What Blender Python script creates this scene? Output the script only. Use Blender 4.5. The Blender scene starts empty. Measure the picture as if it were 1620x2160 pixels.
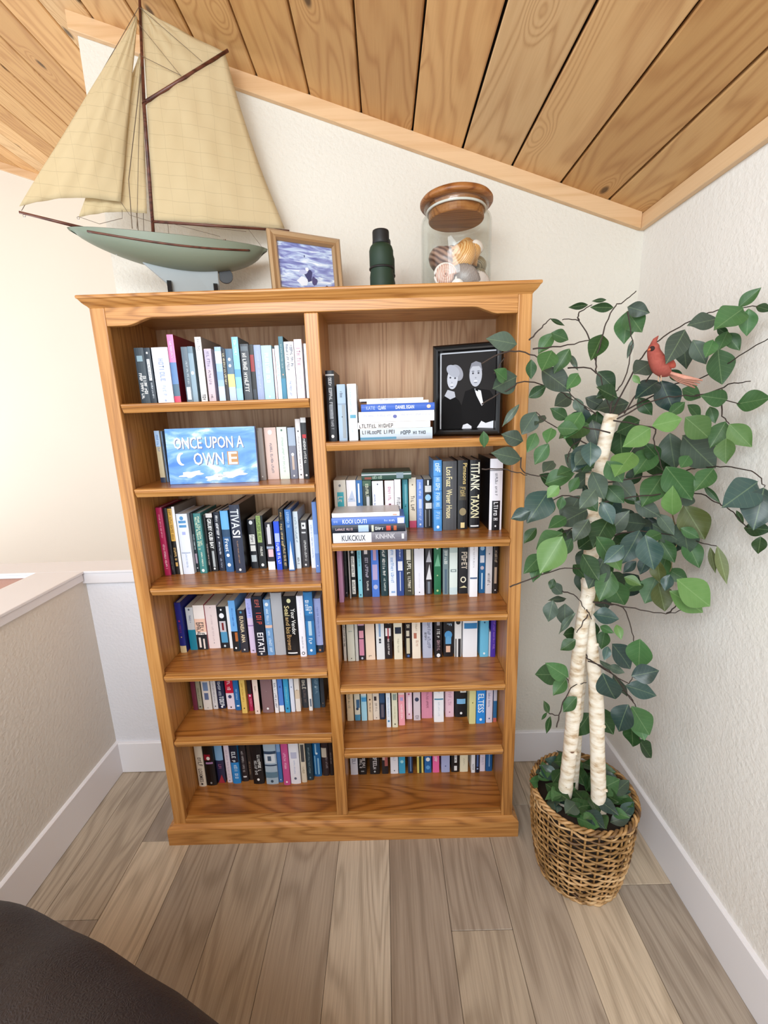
import bpy, math, random
from math import sin, cos, pi, sqrt, atan2
from mathutils import Vector, Matrix, Quaternion
random.seed(7)
sc = bpy.context.scene
col = sc.collection
# ---------------------------------------------------------------- camera
F_PX, PITCH, ROLL, YAW = 920.57, 0.2200515, -0.031744, -0.005938
cam_d = bpy.data.cameras.new('camera'); cam = bpy.data.objects.new('camera', cam_d); col.objects.link(cam)
fw = Vector((sin(YAW)*cos(PITCH), cos(YAW)*cos(PITCH), -sin(PITCH)))
rt = fw.cross(Vector((0, 0, 1))).normalized(); up = rt.cross(fw)
r2 = rt*cos(ROLL)+up*sin(ROLL); u2 = -rt*sin(ROLL)+up*cos(ROLL)
M = Matrix((r2, u2, -fw)).transposed().to_4x4(); M.translation = Vector((0, 0, 1.49))
cam.matrix_world = M
cam_d.sensor_fit = 'HORIZONTAL'; cam_d.sensor_width = 36.0; cam_d.lens = F_PX/1620*36.0
cam_d.clip_start = 0.02
sc.camera = cam
# ---------------------------------------------------------------- light
w = bpy.data.worlds.new('daylight'); sc.world = w; w.use_nodes = True
w.node_tree.nodes['Background'].inputs[0].default_value = (0.86, 0.94, 1.0, 1)
w.node_tree.nodes['Background'].inputs[1].default_value = 1.62
def area(name, loc, target, sx, sy, power, c):
    l = bpy.data.lights.new(name, 'AREA'); l.shape = 'RECTANGLE'; l.size = sx; l.size_y = sy; l.energy = power; l.color = c
    o = bpy.data.objects.new(name, l); col.objects.link(o); o.location = loc
    o.rotation_euler = (Vector(target)-Vector(loc)).to_track_quat('-Z', 'Y').to_euler(); return o
area('window_light_rear', (-1.2, -2.3, 1.6), (0.5, 1.2, 0.7), 2.4, 1.9, 32, (0.90, 0.96, 1.0))
area('overhead_fill', (-0.35, -0.75, 2.38), (-0.15, 1.05, 0.0), 1.5, 0.8, 46, (0.88, 0.95, 1.0))  # added overhead fill to brighten floor and shelf tops, no opening in this ceiling
area('stair_fill', (-4.3, 1.9, 1.1), (-1.6, 2.2, 2.9), 1.8, 1.6, 34, (1.0, 0.98, 0.95))  # added unseen lamp aimed up to lift the left ceiling, no window modelled
sc.view_settings.view_transform = 'Standard'; sc.view_settings.look = 'None'
sc.view_settings.gamma = 1.0; sc.view_settings.use_curve_mapping = False
sc.view_settings.exposure = 0.15
# ---------------------------------------------------------------- helpers
def lin(c):
    if isinstance(c, str): c = [int(c[i:i+2], 16) for i in (0, 2, 4)]
    r = []
    for v in c[:3]:
        v /= 255.0; r.append(v/12.92 if v <= .04045 else ((v+.055)/1.055)**2.4)
    return (*r, 1.0)
class MB:
    def __init__(s): s.v = []; s.f = []; s.mi = []
    def add(s, vs, fs, mi=0):
        o = len(s.v); s.v += [tuple(p) for p in vs]
        for f in fs: s.f.append([i+o for i in f]); s.mi.append(mi)
        return s
    def box(s, x0, x1, y0, y1, z0, z1, mi=0):
        return s.add([(x0,y0,z0),(x1,y0,z0),(x1,y1,z0),(x0,y1,z0),(x0,y0,z1),(x1,y0,z1),(x1,y1,z1),(x0,y1,z1)],
                     [(0,3,2,1),(4,5,6,7),(0,1,5,4),(1,2,6,5),(2,3,7,6),(3,0,4,7)], mi)
    def prism(s, prof, axis, a, b, mi=0):
        # prof in the two other axes (order x,y,z minus axis), extruded from a to b
        def P(p, t):
            if axis == 'x': return (t, p[0], p[1])
            if axis == 'y': return (p[0], t, p[1])
            return (p[0], p[1], t)
        n = len(prof)
        vs = [P(p, a) for p in prof]+[P(p, b) for p in prof]
        fs = [(i, (i+1) % n, n+(i+1) % n, n+i) for i in range(n)]+[tuple(range(n-1, -1, -1)), tuple(range(n, 2*n))]
        return s.add(vs, fs, mi)
    def tube(s, pts, rad, n=6, mi=0, cap=True):
        pts = [Vector(p) for p in pts]; m = len(pts)
        rs = rad if isinstance(rad, (list, tuple)) else [rad]*m
        vs = []; prev = None
        for i, p in enumerate(pts):
            t = (pts[min(i+1, m-1)]-pts[max(i-1, 0)]).normalized()
            if prev is None:
                a = t.orthogonal().normalized()
            else:
                a = (prev-t*prev.dot(t))
                a = a.normalized() if a.length > 1e-6 else t.orthogonal().normalized()
            prev = a; b = t.cross(a)
            for k in range(n):
                an = 2*pi*k/n; vs.append(p+(a*cos(an)+b*sin(an))*rs[i])
        fs = [(i*n+k, i*n+(k+1) % n, (i+1)*n+(k+1) % n, (i+1)*n+k) for i in range(m-1) for k in range(n)]
        if cap: fs += [tuple(range(n-1, -1, -1)), tuple(range((m-1)*n, m*n))]
        return s.add(vs, fs, mi)
    def loop(s, pts, rad, n=5, mi=0):
        pts = [Vector(p) for p in pts]; m = len(pts); vs = []
        rs = rad if isinstance(rad, (list, tuple)) else [rad]*m
        for i, p in enumerate(pts):
            t = (pts[(i+1) % m]-pts[i-1]).normalized(); b = t.cross(Vector((0, 0, 1))).normalized(); a = b.cross(t)
            for k in range(n):
                an = 2*pi*k/n; vs.append(p+(a*cos(an)+b*sin(an))*rs[i])
        fs = [(i*n+k, i*n+(k+1) % n, ((i+1) % m)*n+(k+1) % n, ((i+1) % m)*n+k) for i in range(m) for k in range(n)]
        return s.add(vs, fs, mi)
    def lathe(s, prof, n=32, c=(0, 0, 0), mi=0, axis='z'):
        vs = []
        for (r, z) in prof:
            for k in range(n):
                an = 2*pi*k/n
                q = (r*cos(an), r*sin(an), z) if axis == 'z' else ((r*cos(an), z, r*sin(an)) if axis == 'y' else (z, r*cos(an), r*sin(an)))
                vs.append((c[0]+q[0], c[1]+q[1], c[2]+q[2]))
        m = len(prof)
        fs = [(i*n+k, i*n+(k+1) % n, (i+1)*n+(k+1) % n, (i+1)*n+k) for i in range(m-1) for k in range(n)]
        if prof[0][0] > 1e-5: fs.append(tuple(range(n-1, -1, -1)))
        if prof[-1][0] > 1e-5: fs.append(tuple(range((m-1)*n, m*n)))
        return s.add(vs, fs, mi)
    def ell(s, c, r, nu=16, nv=10, e=1.0, mi=0, fn=None):
        def sp(v): return math.copysign(abs(v)**e, v)
        vs = []
        for j in range(nv+1):
            ph = -pi/2+pi*j/nv
            for i in range(nu):
                th = 2*pi*i/nu
                p = Vector((c[0]+r[0]*sp(cos(ph))*sp(cos(th)), c[1]+r[1]*sp(cos(ph))*sp(sin(th)), c[2]+r[2]*sp(sin(ph))))
                vs.append(fn(p) if fn else p)
        fs = [(j*nu+i, j*nu+(i+1) % nu, (j+1)*nu+(i+1) % nu, (j+1)*nu+i) for j in range(nv) for i in range(nu)]
        return s.add(vs, fs, mi)
    def quad(s, a, b, c, d, mi=0): return s.add([a, b, c, d], [(0, 1, 2, 3)], mi)
    def build(s, name, mats, parent=None, org=(0, 0, 0), smooth=False, bevel=0, seg=2, solid=0, sub=0):
        me = bpy.data.meshes.new(name)
        o3 = Vector(org)
        me.from_pydata([tuple(Vector(p)-o3) for p in s.v], [], s.f)
        if not isinstance(mats, (list, tuple)): mats = [mats]
        for m_ in mats: me.materials.append(m_)
        if len(mats) > 1: me.polygons.foreach_set('material_index', s.mi)
        if smooth: me.polygons.foreach_set('use_smooth', [True]*len(me.polygons))
        me.update(); me.validate()
        o = bpy.data.objects.new(name, me); col.objects.link(o)
        if parent: o.parent = parent
        else: o.location = o3
        if solid:
            md = o.modifiers.new('solid', 'SOLIDIFY'); md.thickness = solid; md.offset = 0
        if bevel:
            md = o.modifiers.new('bevel', 'BEVEL'); md.width = bevel; md.segments = seg; md.limit_method = 'ANGLE'; md.angle_limit = .6
            md.harden_normals = False
        if sub:
            md = o.modifiers.new('sub', 'SUBSURF'); md.levels = sub; md.render_levels = sub
        return o
def empty(name, loc):
    o = bpy.data.objects.new(name, None); col.objects.link(o); o.location = loc; o.empty_display_size = .05; return o
def tag(o, label=None, cat=None, group=None, kind=None):
    if label: o['label'] = label
    if cat: o['category'] = cat
    if group: o['group'] = group
    if kind: o['kind'] = kind
    return o
def struct(o, label, cat='room'): return tag(o, label, cat, kind='structure')
# ---------------------------------------------------------------- materials
def newmat(name):
    m = bpy.data.materials.new(name); m.use_nodes = True
    nt = m.node_tree; return m, nt, nt.nodes['Principled BSDF']
_mc = {}
def flat(c, rough=.5, metal=0, name=None, spec=.5, coat=0):
    k = (str(c), rough, metal, spec, coat)
    if k in _mc: return _mc[k]
    m, nt, b = newmat(name or 'paint')
    b.inputs['Base Color'].default_value = lin(c) if not (isinstance(c, tuple) and len(c) == 4) else c
    b.inputs['Roughness'].default_value = rough; b.inputs['Metallic'].default_value = metal
    b.inputs['Specular IOR Level'].default_value = spec; b.inputs['Coat Weight'].default_value = coat
    _mc[k] = m; return m
def N(nt, t, **kw):
    n = nt.nodes.new(t)
    for k, v in kw.items():
        if k.startswith('i_'):
            key = k[2:].replace('_', ' ')
            n.inputs[int(key) if key.isdigit() else key].default_value = v
        else: setattr(n, k, v)
    return n
def ramp(nt, stops):
    r = nt.nodes.new('ShaderNodeValToRGB'); e = r.color_ramp.elements
    while len(e) < len(stops): e.new(.5)
    for i, (p, c) in enumerate(stops):
        e[i].position = p; e[i].color = lin(c) if isinstance(c, str) else ((c, c, c, 1) if isinstance(c, (int, float)) else c)
    return r
def math_(nt, op, a, b=None, c=None):
    n = nt.nodes.new('ShaderNodeMath'); n.operation = op
    for i, v in enumerate((a, b, c)):
        if v is None: continue
        if isinstance(v, (int, float)): n.inputs[i].default_value = v
        else: nt.links.new(v, n.inputs[i])
    return n.outputs[0]
def mix(nt, fac, a, b, blend='MIX'):
    n = nt.nodes.new('ShaderNodeMix'); n.data_type = 'RGBA'; n.blend_type = blend
    for sk, v in ((n.inputs[0], fac), (n.inputs[6], a), (n.inputs[7], b)):
        if isinstance(v, (int, float)): sk.default_value = v
        elif isinstance(v, str): sk.default_value = lin(v)
        elif isinstance(v, tuple): sk.default_value = v
        else: nt.links.new(v, sk)
    return n.outputs[2]
def bump(nt, b, h, strength, dist):
    n = nt.nodes.new('ShaderNodeBump'); n.inputs['Strength'].default_value = strength; n.inputs['Distance'].default_value = dist
    nt.links.new(h, n.inputs['Height']); nt.links.new(n.outputs[0], b.inputs['Normal'])
def paint_wall(name, c, bscale=85, bs=.6):
    m, nt, b = newmat(name); b.inputs['Roughness'].default_value = .75; b.inputs['Specular IOR Level'].default_value = .25
    tc = N(nt, 'ShaderNodeTexCoord')
    n1 = N(nt, 'ShaderNodeTexNoise', i_Scale=bscale, i_Detail=3.0, i_Roughness=.55); nt.links.new(tc.outputs['Object'], n1.inputs['Vector'])
    n2 = N(nt, 'ShaderNodeTexNoise', i_Scale=1.7, i_Detail=2.0); nt.links.new(tc.outputs['Object'], n2.inputs['Vector'])
    l = lin(c); d = tuple(v*.95 for v in l[:3])+(1,)
    nt.links.new(mix(nt, n2.outputs[0], d, l), b.inputs['Base Color'])
    bump(nt, b, n1.outputs[0], bs, .004); return m
def wood(name, light, mid, dark, axis='x', ring=5.0, freq=26.0, aniso=.10, pore=.35, rough=.38, spec=.5, rnd=False, tint=False, knots=False, coat=0.0, contrast=1.0, bumps=.08, sharp=2.2):
    m, nt, b = newmat(name); L = nt.links
    b.inputs['Roughness'].default_value = rough; b.inputs['Specular IOR Level'].default_value = spec; b.inputs['Coat Weight'].default_value = coat
    b.inputs['Coat Roughness'].default_value = .25
    tc = N(nt, 'ShaderNodeTexCoord'); vec = tc.outputs['Object']
    oi = N(nt, 'ShaderNodeObjectInfo')
    if rnd:
        va = N(nt, 'ShaderNodeVectorMath', operation='SCALE'); va.inputs[0].default_value = (17.0, 31.0, 23.0); L.new(oi.outputs['Random'], va.inputs['Scale'])
        vb = N(nt, 'ShaderNodeVectorMath', operation='ADD'); L.new(vec, vb.inputs[0]); L.new(va.outputs[0], vb.inputs[1]); vec = vb.outputs[0]
    def mapped(al, ac):
        mp = N(nt, 'ShaderNodeMapping'); mp.inputs['Scale'].default_value = tuple(al if a == axis else ac for a in 'xyz'); L.new(vec, mp.inputs['Vector']); return mp.outputs[0]
    n1 = N(nt, 'ShaderNodeTexNoise', i_Scale=ring, i_Detail=2.5, i_Roughness=.45, i_Distortion=.35); L.new(mapped(aniso, 1.0), n1.inputs['Vector'])
    val = n1.outputs[0]
    if knots:
        mpk = N(nt, 'ShaderNodeMapping'); mpk.inputs['Scale'].default_value = tuple(.42 if a == axis else 1.0 for a in 'xyz'); L.new(vec, mpk.inputs['Vector'])
        vo = N(nt, 'ShaderNodeTexVoronoi', i_Scale=4.6); vo.voronoi_dimensions = '2D'; L.new(mpk.outputs[0], vo.inputs['Vector'])
        kd = vo.outputs['Distance']
        near = N(nt, 'ShaderNodeMapRange', interpolation_type='SMOOTHSTEP', i_1=.0, i_2=.20, i_3=1.0, i_4=.0); L.new(kd, near.inputs[0])
        val = math_(nt, 'ADD', val, math_(nt, 'MULTIPLY', near.outputs[0], .20))
    rings = math_(nt, 'SINE', math_(nt, 'MULTIPLY', val, freq*6.4))
    rings = math_(nt, 'MULTIPLY_ADD', rings, .5, .5)
    rings = math_(nt, 'POWER', rings, sharp)
    n2 = N(nt, 'ShaderNodeTexNoise', i_Scale=230.0, i_Detail=2.0, i_Roughness=.6); L.new(mapped(.025, 1.0), n2.inputs['Vector'])
    n3 = N(nt, 'ShaderNodeTexNoise', i_Scale=2.2, i_Detail=2.0); L.new(mapped(.3, 1.0), n3.inputs['Vector'])
    pr = N(nt, 'ShaderNodeMapRange', i_1=.35, i_2=.7, i_3=0.0, i_4=1.0); L.new(n2.outputs[0], pr.inputs[0])
    f = math_(nt, 'ADD', math_(nt, 'MULTIPLY', rings, .6*contrast), math_(nt, 'MULTIPLY', pr.outputs[0], pore))
    f = math_(nt, 'ADD', f, math_(nt, 'MULTIPLY_ADD', n3.outputs[0], .5, -.18))
    rp = ramp(nt, [(.0, light), (.45, mid), (1.0, dark)]); L.new(f, rp.inputs[0])
    c = rp.outputs[0]
    if knots:
        kn = N(nt, 'ShaderNodeMapRange', interpolation_type='SMOOTHSTEP', i_1=.022, i_2=.062, i_3=1.0, i_4=.0); L.new(kd, kn.inputs[0])
        sep = N(nt, 'ShaderNodeSeparateColor'); L.new(vo.outputs['Color'], sep.inputs[0])
        on = math_(nt, 'GREATER_THAN', sep.outputs[0], .35)
        c = mix(nt, math_(nt, 'MULTIPLY', math_(nt, 'MULTIPLY', kn.outputs[0], on), .85), c, '4a3628')
    if tint: c = mix(nt, 1.0, c, oi.outputs['Color'], 'MULTIPLY')
    L.new(c, b.inputs['Base Color'])
    bump(nt, b, f, bumps, .0015)
    return m
OAKX = wood('oak_horizontal', 'cc9556', 'b47a3c', '744318', 'x', ring=7.0, freq=22, aniso=.085, contrast=.62, coat=.15, rough=.4)
OAKY = wood('oak_shelf_board', 'bc7c3c', 'a5652a', '5e3310', 'x', ring=4.4, freq=25, aniso=.15, contrast=.72, coat=.35, rough=.33)
OAKZ = wood('oak_vertical', 'cc9556', 'b47a3c', '744318', 'z', ring=8.0, freq=18, aniso=.05, contrast=.6, coat=.15, rough=.4)
OAKB = wood('oak_back_veneer', 'd8b28c', 'c69a74', '966a48', 'z', ring=4.0, freq=30, aniso=.08, rough=.5, contrast=.7)
PINE = wood('cedar_board', 'e0bb8a', 'cda374', '9a6c3e', 'y', ring=5.0, freq=17, aniso=.16, pore=.12, rough=.55, rnd=True, tint=True, knots=True, contrast=.62, spec=.3)
TRIMW = wood('pine_trim', 'e0bc92', 'd2a97c', 'b88c5e', 'x', ring=6, freq=10, aniso=.08, pore=.15, rough=.5, contrast=.4)
TRIMY = wood('pine_trim_side', 'e0bc92', 'd2a97c', 'b88c5e', 'y', ring=6, freq=10, aniso=.08, pore=.15, rough=.5, contrast=.4)
PLANK = wood('vinyl_plank', 'd4cabd', 'b5aa9d', '8a7f74', 'y', ring=5.0, freq=15, aniso=.13, pore=.28, rough=.42, rnd=True, tint=True, contrast=.5, spec=.4, bumps=.05)
WALLB = paint_wall('wall_paint_cream', 'e0dbd0')
WALLR = paint_wall('wall_paint_beige', 'eeeae4')
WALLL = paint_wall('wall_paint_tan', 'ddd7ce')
WALLF = paint_wall('wall_paint_pale', 'e6dfd2', bs=.1)
WHITE = flat('eeecf0', .35, name='white_trim_paint')
DARKGAP = flat('2a1c10', .9, name='dark_gap')
# ---------------------------------------------------------------- room shell
XR, YB, XL = 0.887, 1.625, -1.197
def zc(x): return 2.398-.3335*x
fl = MB().box(XL-.16, XR+.1, -1.6, YB+.08, -.06, -.004).build('floor', flat('5a4a3c', .9, name='subfloor'))
struct(fl, 'grey brown wood plank floor of the loft', 'floor')
bw = .180; x = -.206-7*bw; k = 0
tones = ['d2ccc8', 'fffcf6', 'd8d2cc', 'e6e0d8', 'dcd4cc', 'fff8ec', 'd6cec8', 'ebe4da', 'dad4ce', 'fff6e8', 'd4cec8', 'e4dcd2']
joint = {2: 1.038, 3: 1.29, 4: .35, 5: 1.45, 6: .62, 7: 1.36, 8: .30, 9: .985, 10: 1.4, 11: .52, 1: .8, 0: .5, 12: 1.1, 13: .7}
while x < XR:
    js = [joint.get(k, .9)-1.22*i for i in range(-1, 3)]
    ends = sorted([j for j in js if -1.6 < j < YB]+[-1.6, YB])
    for j in range(len(ends)-1):
        a, b_ = ends[j], ends[j+1]
        x0, x1 = max(x, XL), min(x+bw, XR)
        if x1-x0 < .02: continue
        o = MB().box(x0+.0005, x1-.0005, a+.0005, b_-.0005, -.004, 0).build('floor_plank', PLANK, fl, bevel=.0012, seg=1)
        t = lin(tones[(k*5+j*7) % len(tones)])
        o.color = t
    x += bw; k += 1
o = MB().box(-.902, XR, YB, YB+.115, .0, zc(-.902)+.1).build('wall_back', WALLB)
for v in o.data.vertices:
    if v.co.z > 1: v.co.z = zc(v.co.x)+.01
struct(o, 'cream textured wall behind the bookcase under the sloped ceiling', 'wall')
o = MB().box(XL-.14, -.902, YB, YB+.09, -1.4, .893).build('wall_stair', paint_wall('wall_paint_white', 'e4e4ea')); struct(o, 'low white wall between bookcase and stairwell', 'wall')
o = MB().box(-4.5, XL-.14, YB, YB+.09, -1.4, .909).build('wall_stairwell', paint_wall('wall_bounce_pink', 'b48a7a')); struct(o, 'low wall with painted pinkish bounce light beyond the stair opening', 'wall')  # pink base colour stands in for light bounced off the stair wood
o = MB().box(XR, XR+.1, -1.6, YB+.1, 0, zc(XR)+.03).build('wall_right', WALLR); struct(o, 'beige textured side wall beside the potted tree', 'wall')
o = MB().box(XL-.135, XL, -1.6, YB, -1.4, .893).build('wall_left', WALLL); struct(o, 'shaded tan half wall with white cap at left', 'wall')
o = MB().box(-5.0, 1.2, 3.45, 3.55, -1.4, 4.1).build('wall_far', WALLF)
for v in o.data.vertices:
    if v.co.z > 1: v.co.z = zc(v.co.x)+.02
struct(o, 'bright far wall across the stairwell', 'wall')
o = MB().box(-5, XL-.135, -1.6, 3.45, -1.45, -1.4).build('floor_lower', wood('stair_wood', 'b08a70', '9c755c', '7a5844', 'x')); struct(o, 'lower wood floor below the stair opening', 'floor')
# baseboards
o = MB().prism([(XR, 0), (XR-.014, 0), (XR-.014, .148), (XR-.011, .151), (XR, .151)], 'y', -1.6, YB).build('baseboard_right', WHITE); struct(o, 'white baseboard along the right wall', 'baseboard')
o = MB().prism([(YB, .003), (YB-.014, .003), (YB-.014, .144), (YB-.011, .147), (YB, .147)], 'x', XL+.014, XR-.014).build('baseboard_back', WHITE); struct(o, 'white baseboard along the back wall', 'baseboard')
o = MB().prism([(XL, .003), (XL, .151), (XL+.011, .151), (XL+.014, .148), (XL+.014, .003)], 'y', -1.6, YB).build('baseboard_left', WHITE); struct(o, 'white baseboard along the left half wall', 'baseboard')
# half wall caps
CAP = flat('e0dee2', .4, name='white_cap_paint')
o = MB().box(XL-.172, XL+.014, -1.6, YB-.022, .922, .932).box(XL-.168, XL+.010, -1.6, YB-.0225, .893, .9215).build('trim_1', CAP, bevel=.002); struct(o, 'white wooden cap on the left half wall', 'trim')
o = MB().box(-4.5, -.90, YB-.022, YB+.108, .922, .932).box(XL-.14, -.90, YB-.018, YB+.104, .88, .9215).box(-4.5, XL-.14, YB-.018, YB+.104, .909, .9215).build('trim_2', CAP, bevel=.002); struct(o, 'white wooden cap on the low wall by the stairwell', 'trim')
# ceiling
ce = MB().quad((-4.8, -1.2, zc(-4.8)+.03), (XR+.1, -1.2, zc(XR+.1)+.03), (XR+.1, 3.5, zc(XR+.1)+.03), (-4.8, 3.5, zc(-4.8)+.03)).build('ceiling', DARKGAP, solid=.01)
struct(ce, 'sloped ceiling of knotty wooden boards', 'ceiling')
sl = atan2(-.3335, 1)
pw = .1592; x = .754+pw; k = 0
ct = ['f4ead8', 'ffffff', 'f0e2cc', 'e8d8c0', 'fff2e0', 'efe0c8', 'fff8ee', 'eadac4']
pm = None
while x > -4.7:
    x0, x1 = x-pw, x
    if pm is None:
        L_ = (pw-.006)/cos(sl)
        pb = MB().box(-L_/2, L_/2, -1.2, 3.45, 0, .018)
        po = pb.build('ceiling_board', PINE, ce, bevel=.003, seg=1); pm = po.data
    else:
        po = bpy.data.objects.new('ceiling_board', pm); col.objects.link(po); po.parent = ce
        md = po.modifiers.new('bevel', 'BEVEL'); md.width = .003; md.segments = 1
    xm = (x0+x1)/2
    po.location = (xm, 0, zc(xm)+.0); po.rotation_euler = (0, -sl, 0)
    t = lin(ct[(k*3) % 8]); po.color = t
    x -= pw; k += 1
def trim_slope(name, y0, y1, xa, xb, mat):
    n = MB().add([(xa, y0, zc(xa)-.048), (xb, y0, zc(xb)-.048), (xb, y1, zc(xb)-.048), (xa, y1, zc(xa)-.048), (xa, y0, zc(xa)+.002), (xb, y0, zc(xb)+.002), (xb, y1, zc(xb)+.002), (xa, y1, zc(xa)+.002)],
        [(0,3,2,1),(4,5,6,7),(0,1,5,4),(1,2,6,5),(2,3,7,6),(3,0,4,7)])
    return n.build(name, mat, bevel=.0015, seg=1)
o = trim_slope('trim_3', YB-.02, YB, -.918, XR-.0205, TRIMW); struct(o, 'pale wooden trim along the slope above the back wall', 'trim')
o = MB().box(XR-.02, XR, -1.2, YB, zc(XR-.02)-.048, zc(XR)+.004).build('trim_4', TRIMY, bevel=.0015, seg=1); struct(o, 'pale wooden trim along the right wall under the ceiling', 'trim')
o = trim_slope('trim_5', 3.43, 3.45, -5.0, .8, TRIMW); struct(o, 'pale wooden trim above the far stairwell wall', 'trim')
o = trim_slope('trim_6', YB, YB+.115, -.918, -.9025, TRIMY); struct(o, 'short wooden trim return at the end of the back wall', 'trim')
# ---------------------------------------------------------------- bookcase
bc = empty('bookcase', (-.19, 1.45, 0)); BO = (-.19, 1.45, 0)
tag(bc, 'tall honey oak double bookcase with cornice and adjustable shelves', 'bookcase')
YF = 1.29
def bpart(mb, name, mat, **kw): return mb.build(name, mat, bc, BO, **kw)
bpart(MB().box(-.795, -.772, YF+.018, 1.605, .0, 1.80), 'side_panel', OAKZ)
bpart(MB().box(.393, .414, YF+.018, 1.605, .0, 1.80), 'side_panel', OAKZ)
bpart(MB().box(-.203, -.181, YF+.018, 1.595, .06, 1.795), 'divider_panel', OAKZ)
bpart(MB().box(-.772, .393, 1.595, 1.605, .02, 1.80), 'back_panel', OAKB)
bpart(MB().box(-.772, .393, YF+.018, 1.595, 1.795, 1.812), 'top_panel', OAKX)
for a, b_ in ((-.799, -.757), (-.211, -.172), (.378, .417)):
    z0, z1 = (.066, 1.80) if a != -.211 else (.0925, 1.7695)
    bpart(MB().box(a, b_, YF, YF+.018, z0, z1), 'face_stile', OAKZ, bevel=.003, seg=3)
# top rail with arched lower edge
def smooth01(t): t = max(0, min(1, t)); return t*t*(3-2*t)
prof = [(-.757, 1.80)]
xs = [-.757+i*(.378+.757)/80 for i in range(81)]
low = []
for xx in xs:
    lo = 1.751+.0195*min(smooth01((xx+.705)/.075), smooth01((.325-xx)/.07))
    low.append((xx, lo))
prof = [(-.757, 1.80)]+low+[(.378, 1.80)]
bpart(MB().prism([(p[0], p[1]) for p in prof], 'y', YF, YF+.018), 'top_rail', OAKX, bevel=.002, seg=2)
# cornice with side returns
cp = [(.000, 1.799), (.003, 1.8025), (.006, 1.804), (.010, 1.8065), (.014, 1.810), (.0185, 1.8155), (.0205, 1.8175), (.0235, 1.8185), (.0245, 1.8205), (.0245, 1.824), (.023, 1.8265), (.020, 1.8275)]
mb = MB(); vs = []
for (o_, z) in cp:
    vs += [(-.799-o_*.7, 1.607, z), (-.799-o_*.7, YF-o_, z), (.417+o_*.7, YF-o_, z), (.417+o_*.7, 1.607, z)]
fs = []
for i in range(len(cp)-1):
    for k in range(3): fs.append((i*4+k, i*4+k+1, (i+1)*4+k+1, (i+1)*4+k))
    fs.append((i*4+3, i*4, (i+1)*4, (i+1)*4+3))
e = (len(cp)-1)*4; fs += [(e, e+1, e+2, e+3), (3, 2, 1, 0)]
bpart(mb.add(vs, fs), 'cornice', OAKX)
bpart(MB().box(-.757, .378, YF, YF+.018, .056, .0915), 'bottom_rail', OAKX, bevel=.002)
mb = MB(); vs = []
cp = [(0, .0), (.0185, .0), (.0185, .060), (.0175, .065), (.010, .069), (.002, .074), (0, .074)]
cp = cp[1:-1]+[(.0, .0745)]
for (o_, z) in cp:
    vs += [(-.799-o_, 1.6, z), (-.799-o_, YF-o_, z), (.417+o_, YF-o_, z), (.417+o_, 1.6, z)]
fs = []
for i in range(len(cp)-1):
    for k in range(3): fs.append((i*4+k, i*4+k+1, (i+1)*4+k+1, (i+1)*4+k))
    fs.append((i*4+3, i*4, (i+1)*4, (i+1)*4+3))
e = (len(cp)-1)*4; fs += [(e, e+1, e+2, e+3), (3, 2, 1, 0)]
bpart(mb.add(vs, fs), 'base_moulding', OAKX)
def shelf(xa, xb, xa2, xb2, zt):
    o = bpart(MB().box(xa2, xb2, YF+.0215, 1.594, zt-.022, zt), 'shelf', OAKY, bevel=.001, seg=1)
    p = [(YF+.021, zt), (YF-.001, zt), (YF-.004, zt-.002), (YF-.004, zt-.006), (YF-.002, zt-.0075), (YF-.003, zt-.010), (YF+.006, zt-.0255), (YF+.021, zt-.0255)]
    MB().prism(p, 'x', xa, xb).build('shelf_edge', OAKX, o, BO)
for zt in (1.542, 1.294, .977, .667, .416): shelf(-.751, -.2125, -.7715, -.2035, zt)
for zt in (1.415, 1.106, .857, .603, .351): shelf(-.171, .3765, -.1805, .3925, zt)
bpart(MB().box(-.7715, -.2035, YF+.0185, 1.594, .07, .092), 'bottom_shelf', OAKY)
bpart(MB().box(-.1805, .3925, YF+.0185, 1.594, .07, .092), 'bottom_shelf', OAKY)
# ---------------------------------------------------------------- books
_tx = {}
def text_geo(s):
    if s in _tx: return _tx[s]
    cu = bpy.data.curves.new('t', 'FONT'); cu.body = s; cu.resolution_u = 2; cu.offset = .012
    ob = bpy.data.objects.new('t', cu); me = bpy.data.meshes.new_from_object(ob)
    vs = [tuple(v.co) for v in me.vertices]; fs = [tuple(p.vertices) for p in me.polygons]
    bpy.data.objects.remove(ob); bpy.data.curves.remove(cu); bpy.data.meshes.remove(me)
    x0 = min(v[0] for v in vs); x1 = max(v[0] for v in vs); y0 = min(v[1] for v in vs); y1 = max(v[1] for v in vs)
    _tx[s] = ([((v[0]-x0)/(x1-x0), (v[1]-y0)/(y1-y0)) for v in vs], fs); return _tx[s]
GL = [[(0,0,.25,1),(.25,0,.8,.18)], [(0,0,.22,1),(.58,0,.8,1),(.2,.42,.6,.58)], [(0,0,.22,1),(.2,.8,.8,1),(.2,.42,.65,.58)], [(.28,0,.52,1),(0,.82,.8,1)],
      [(0,0,.22,1),(.58,0,.8,1),(.2,.82,.6,1),(.2,0,.6,.18)], [(0,0,.22,1),(.2,.8,.8,1),(.2,.42,.65,.58),(.2,0,.8,.18)], [(.1,0,.35,1)], [(0,0,.22,1),(.58,.4,.8,1),(.2,.82,.6,1),(.2,.38,.6,.54)]]
rng = random.Random(3)
PAGE = flat('d8cdb8', .9, name='book_pages'); PAGE2 = flat('e9e4da', .9, name='book_pages_white')
def bookmat(c): return flat(c, .38, name='book_print', spec=.45)
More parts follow.
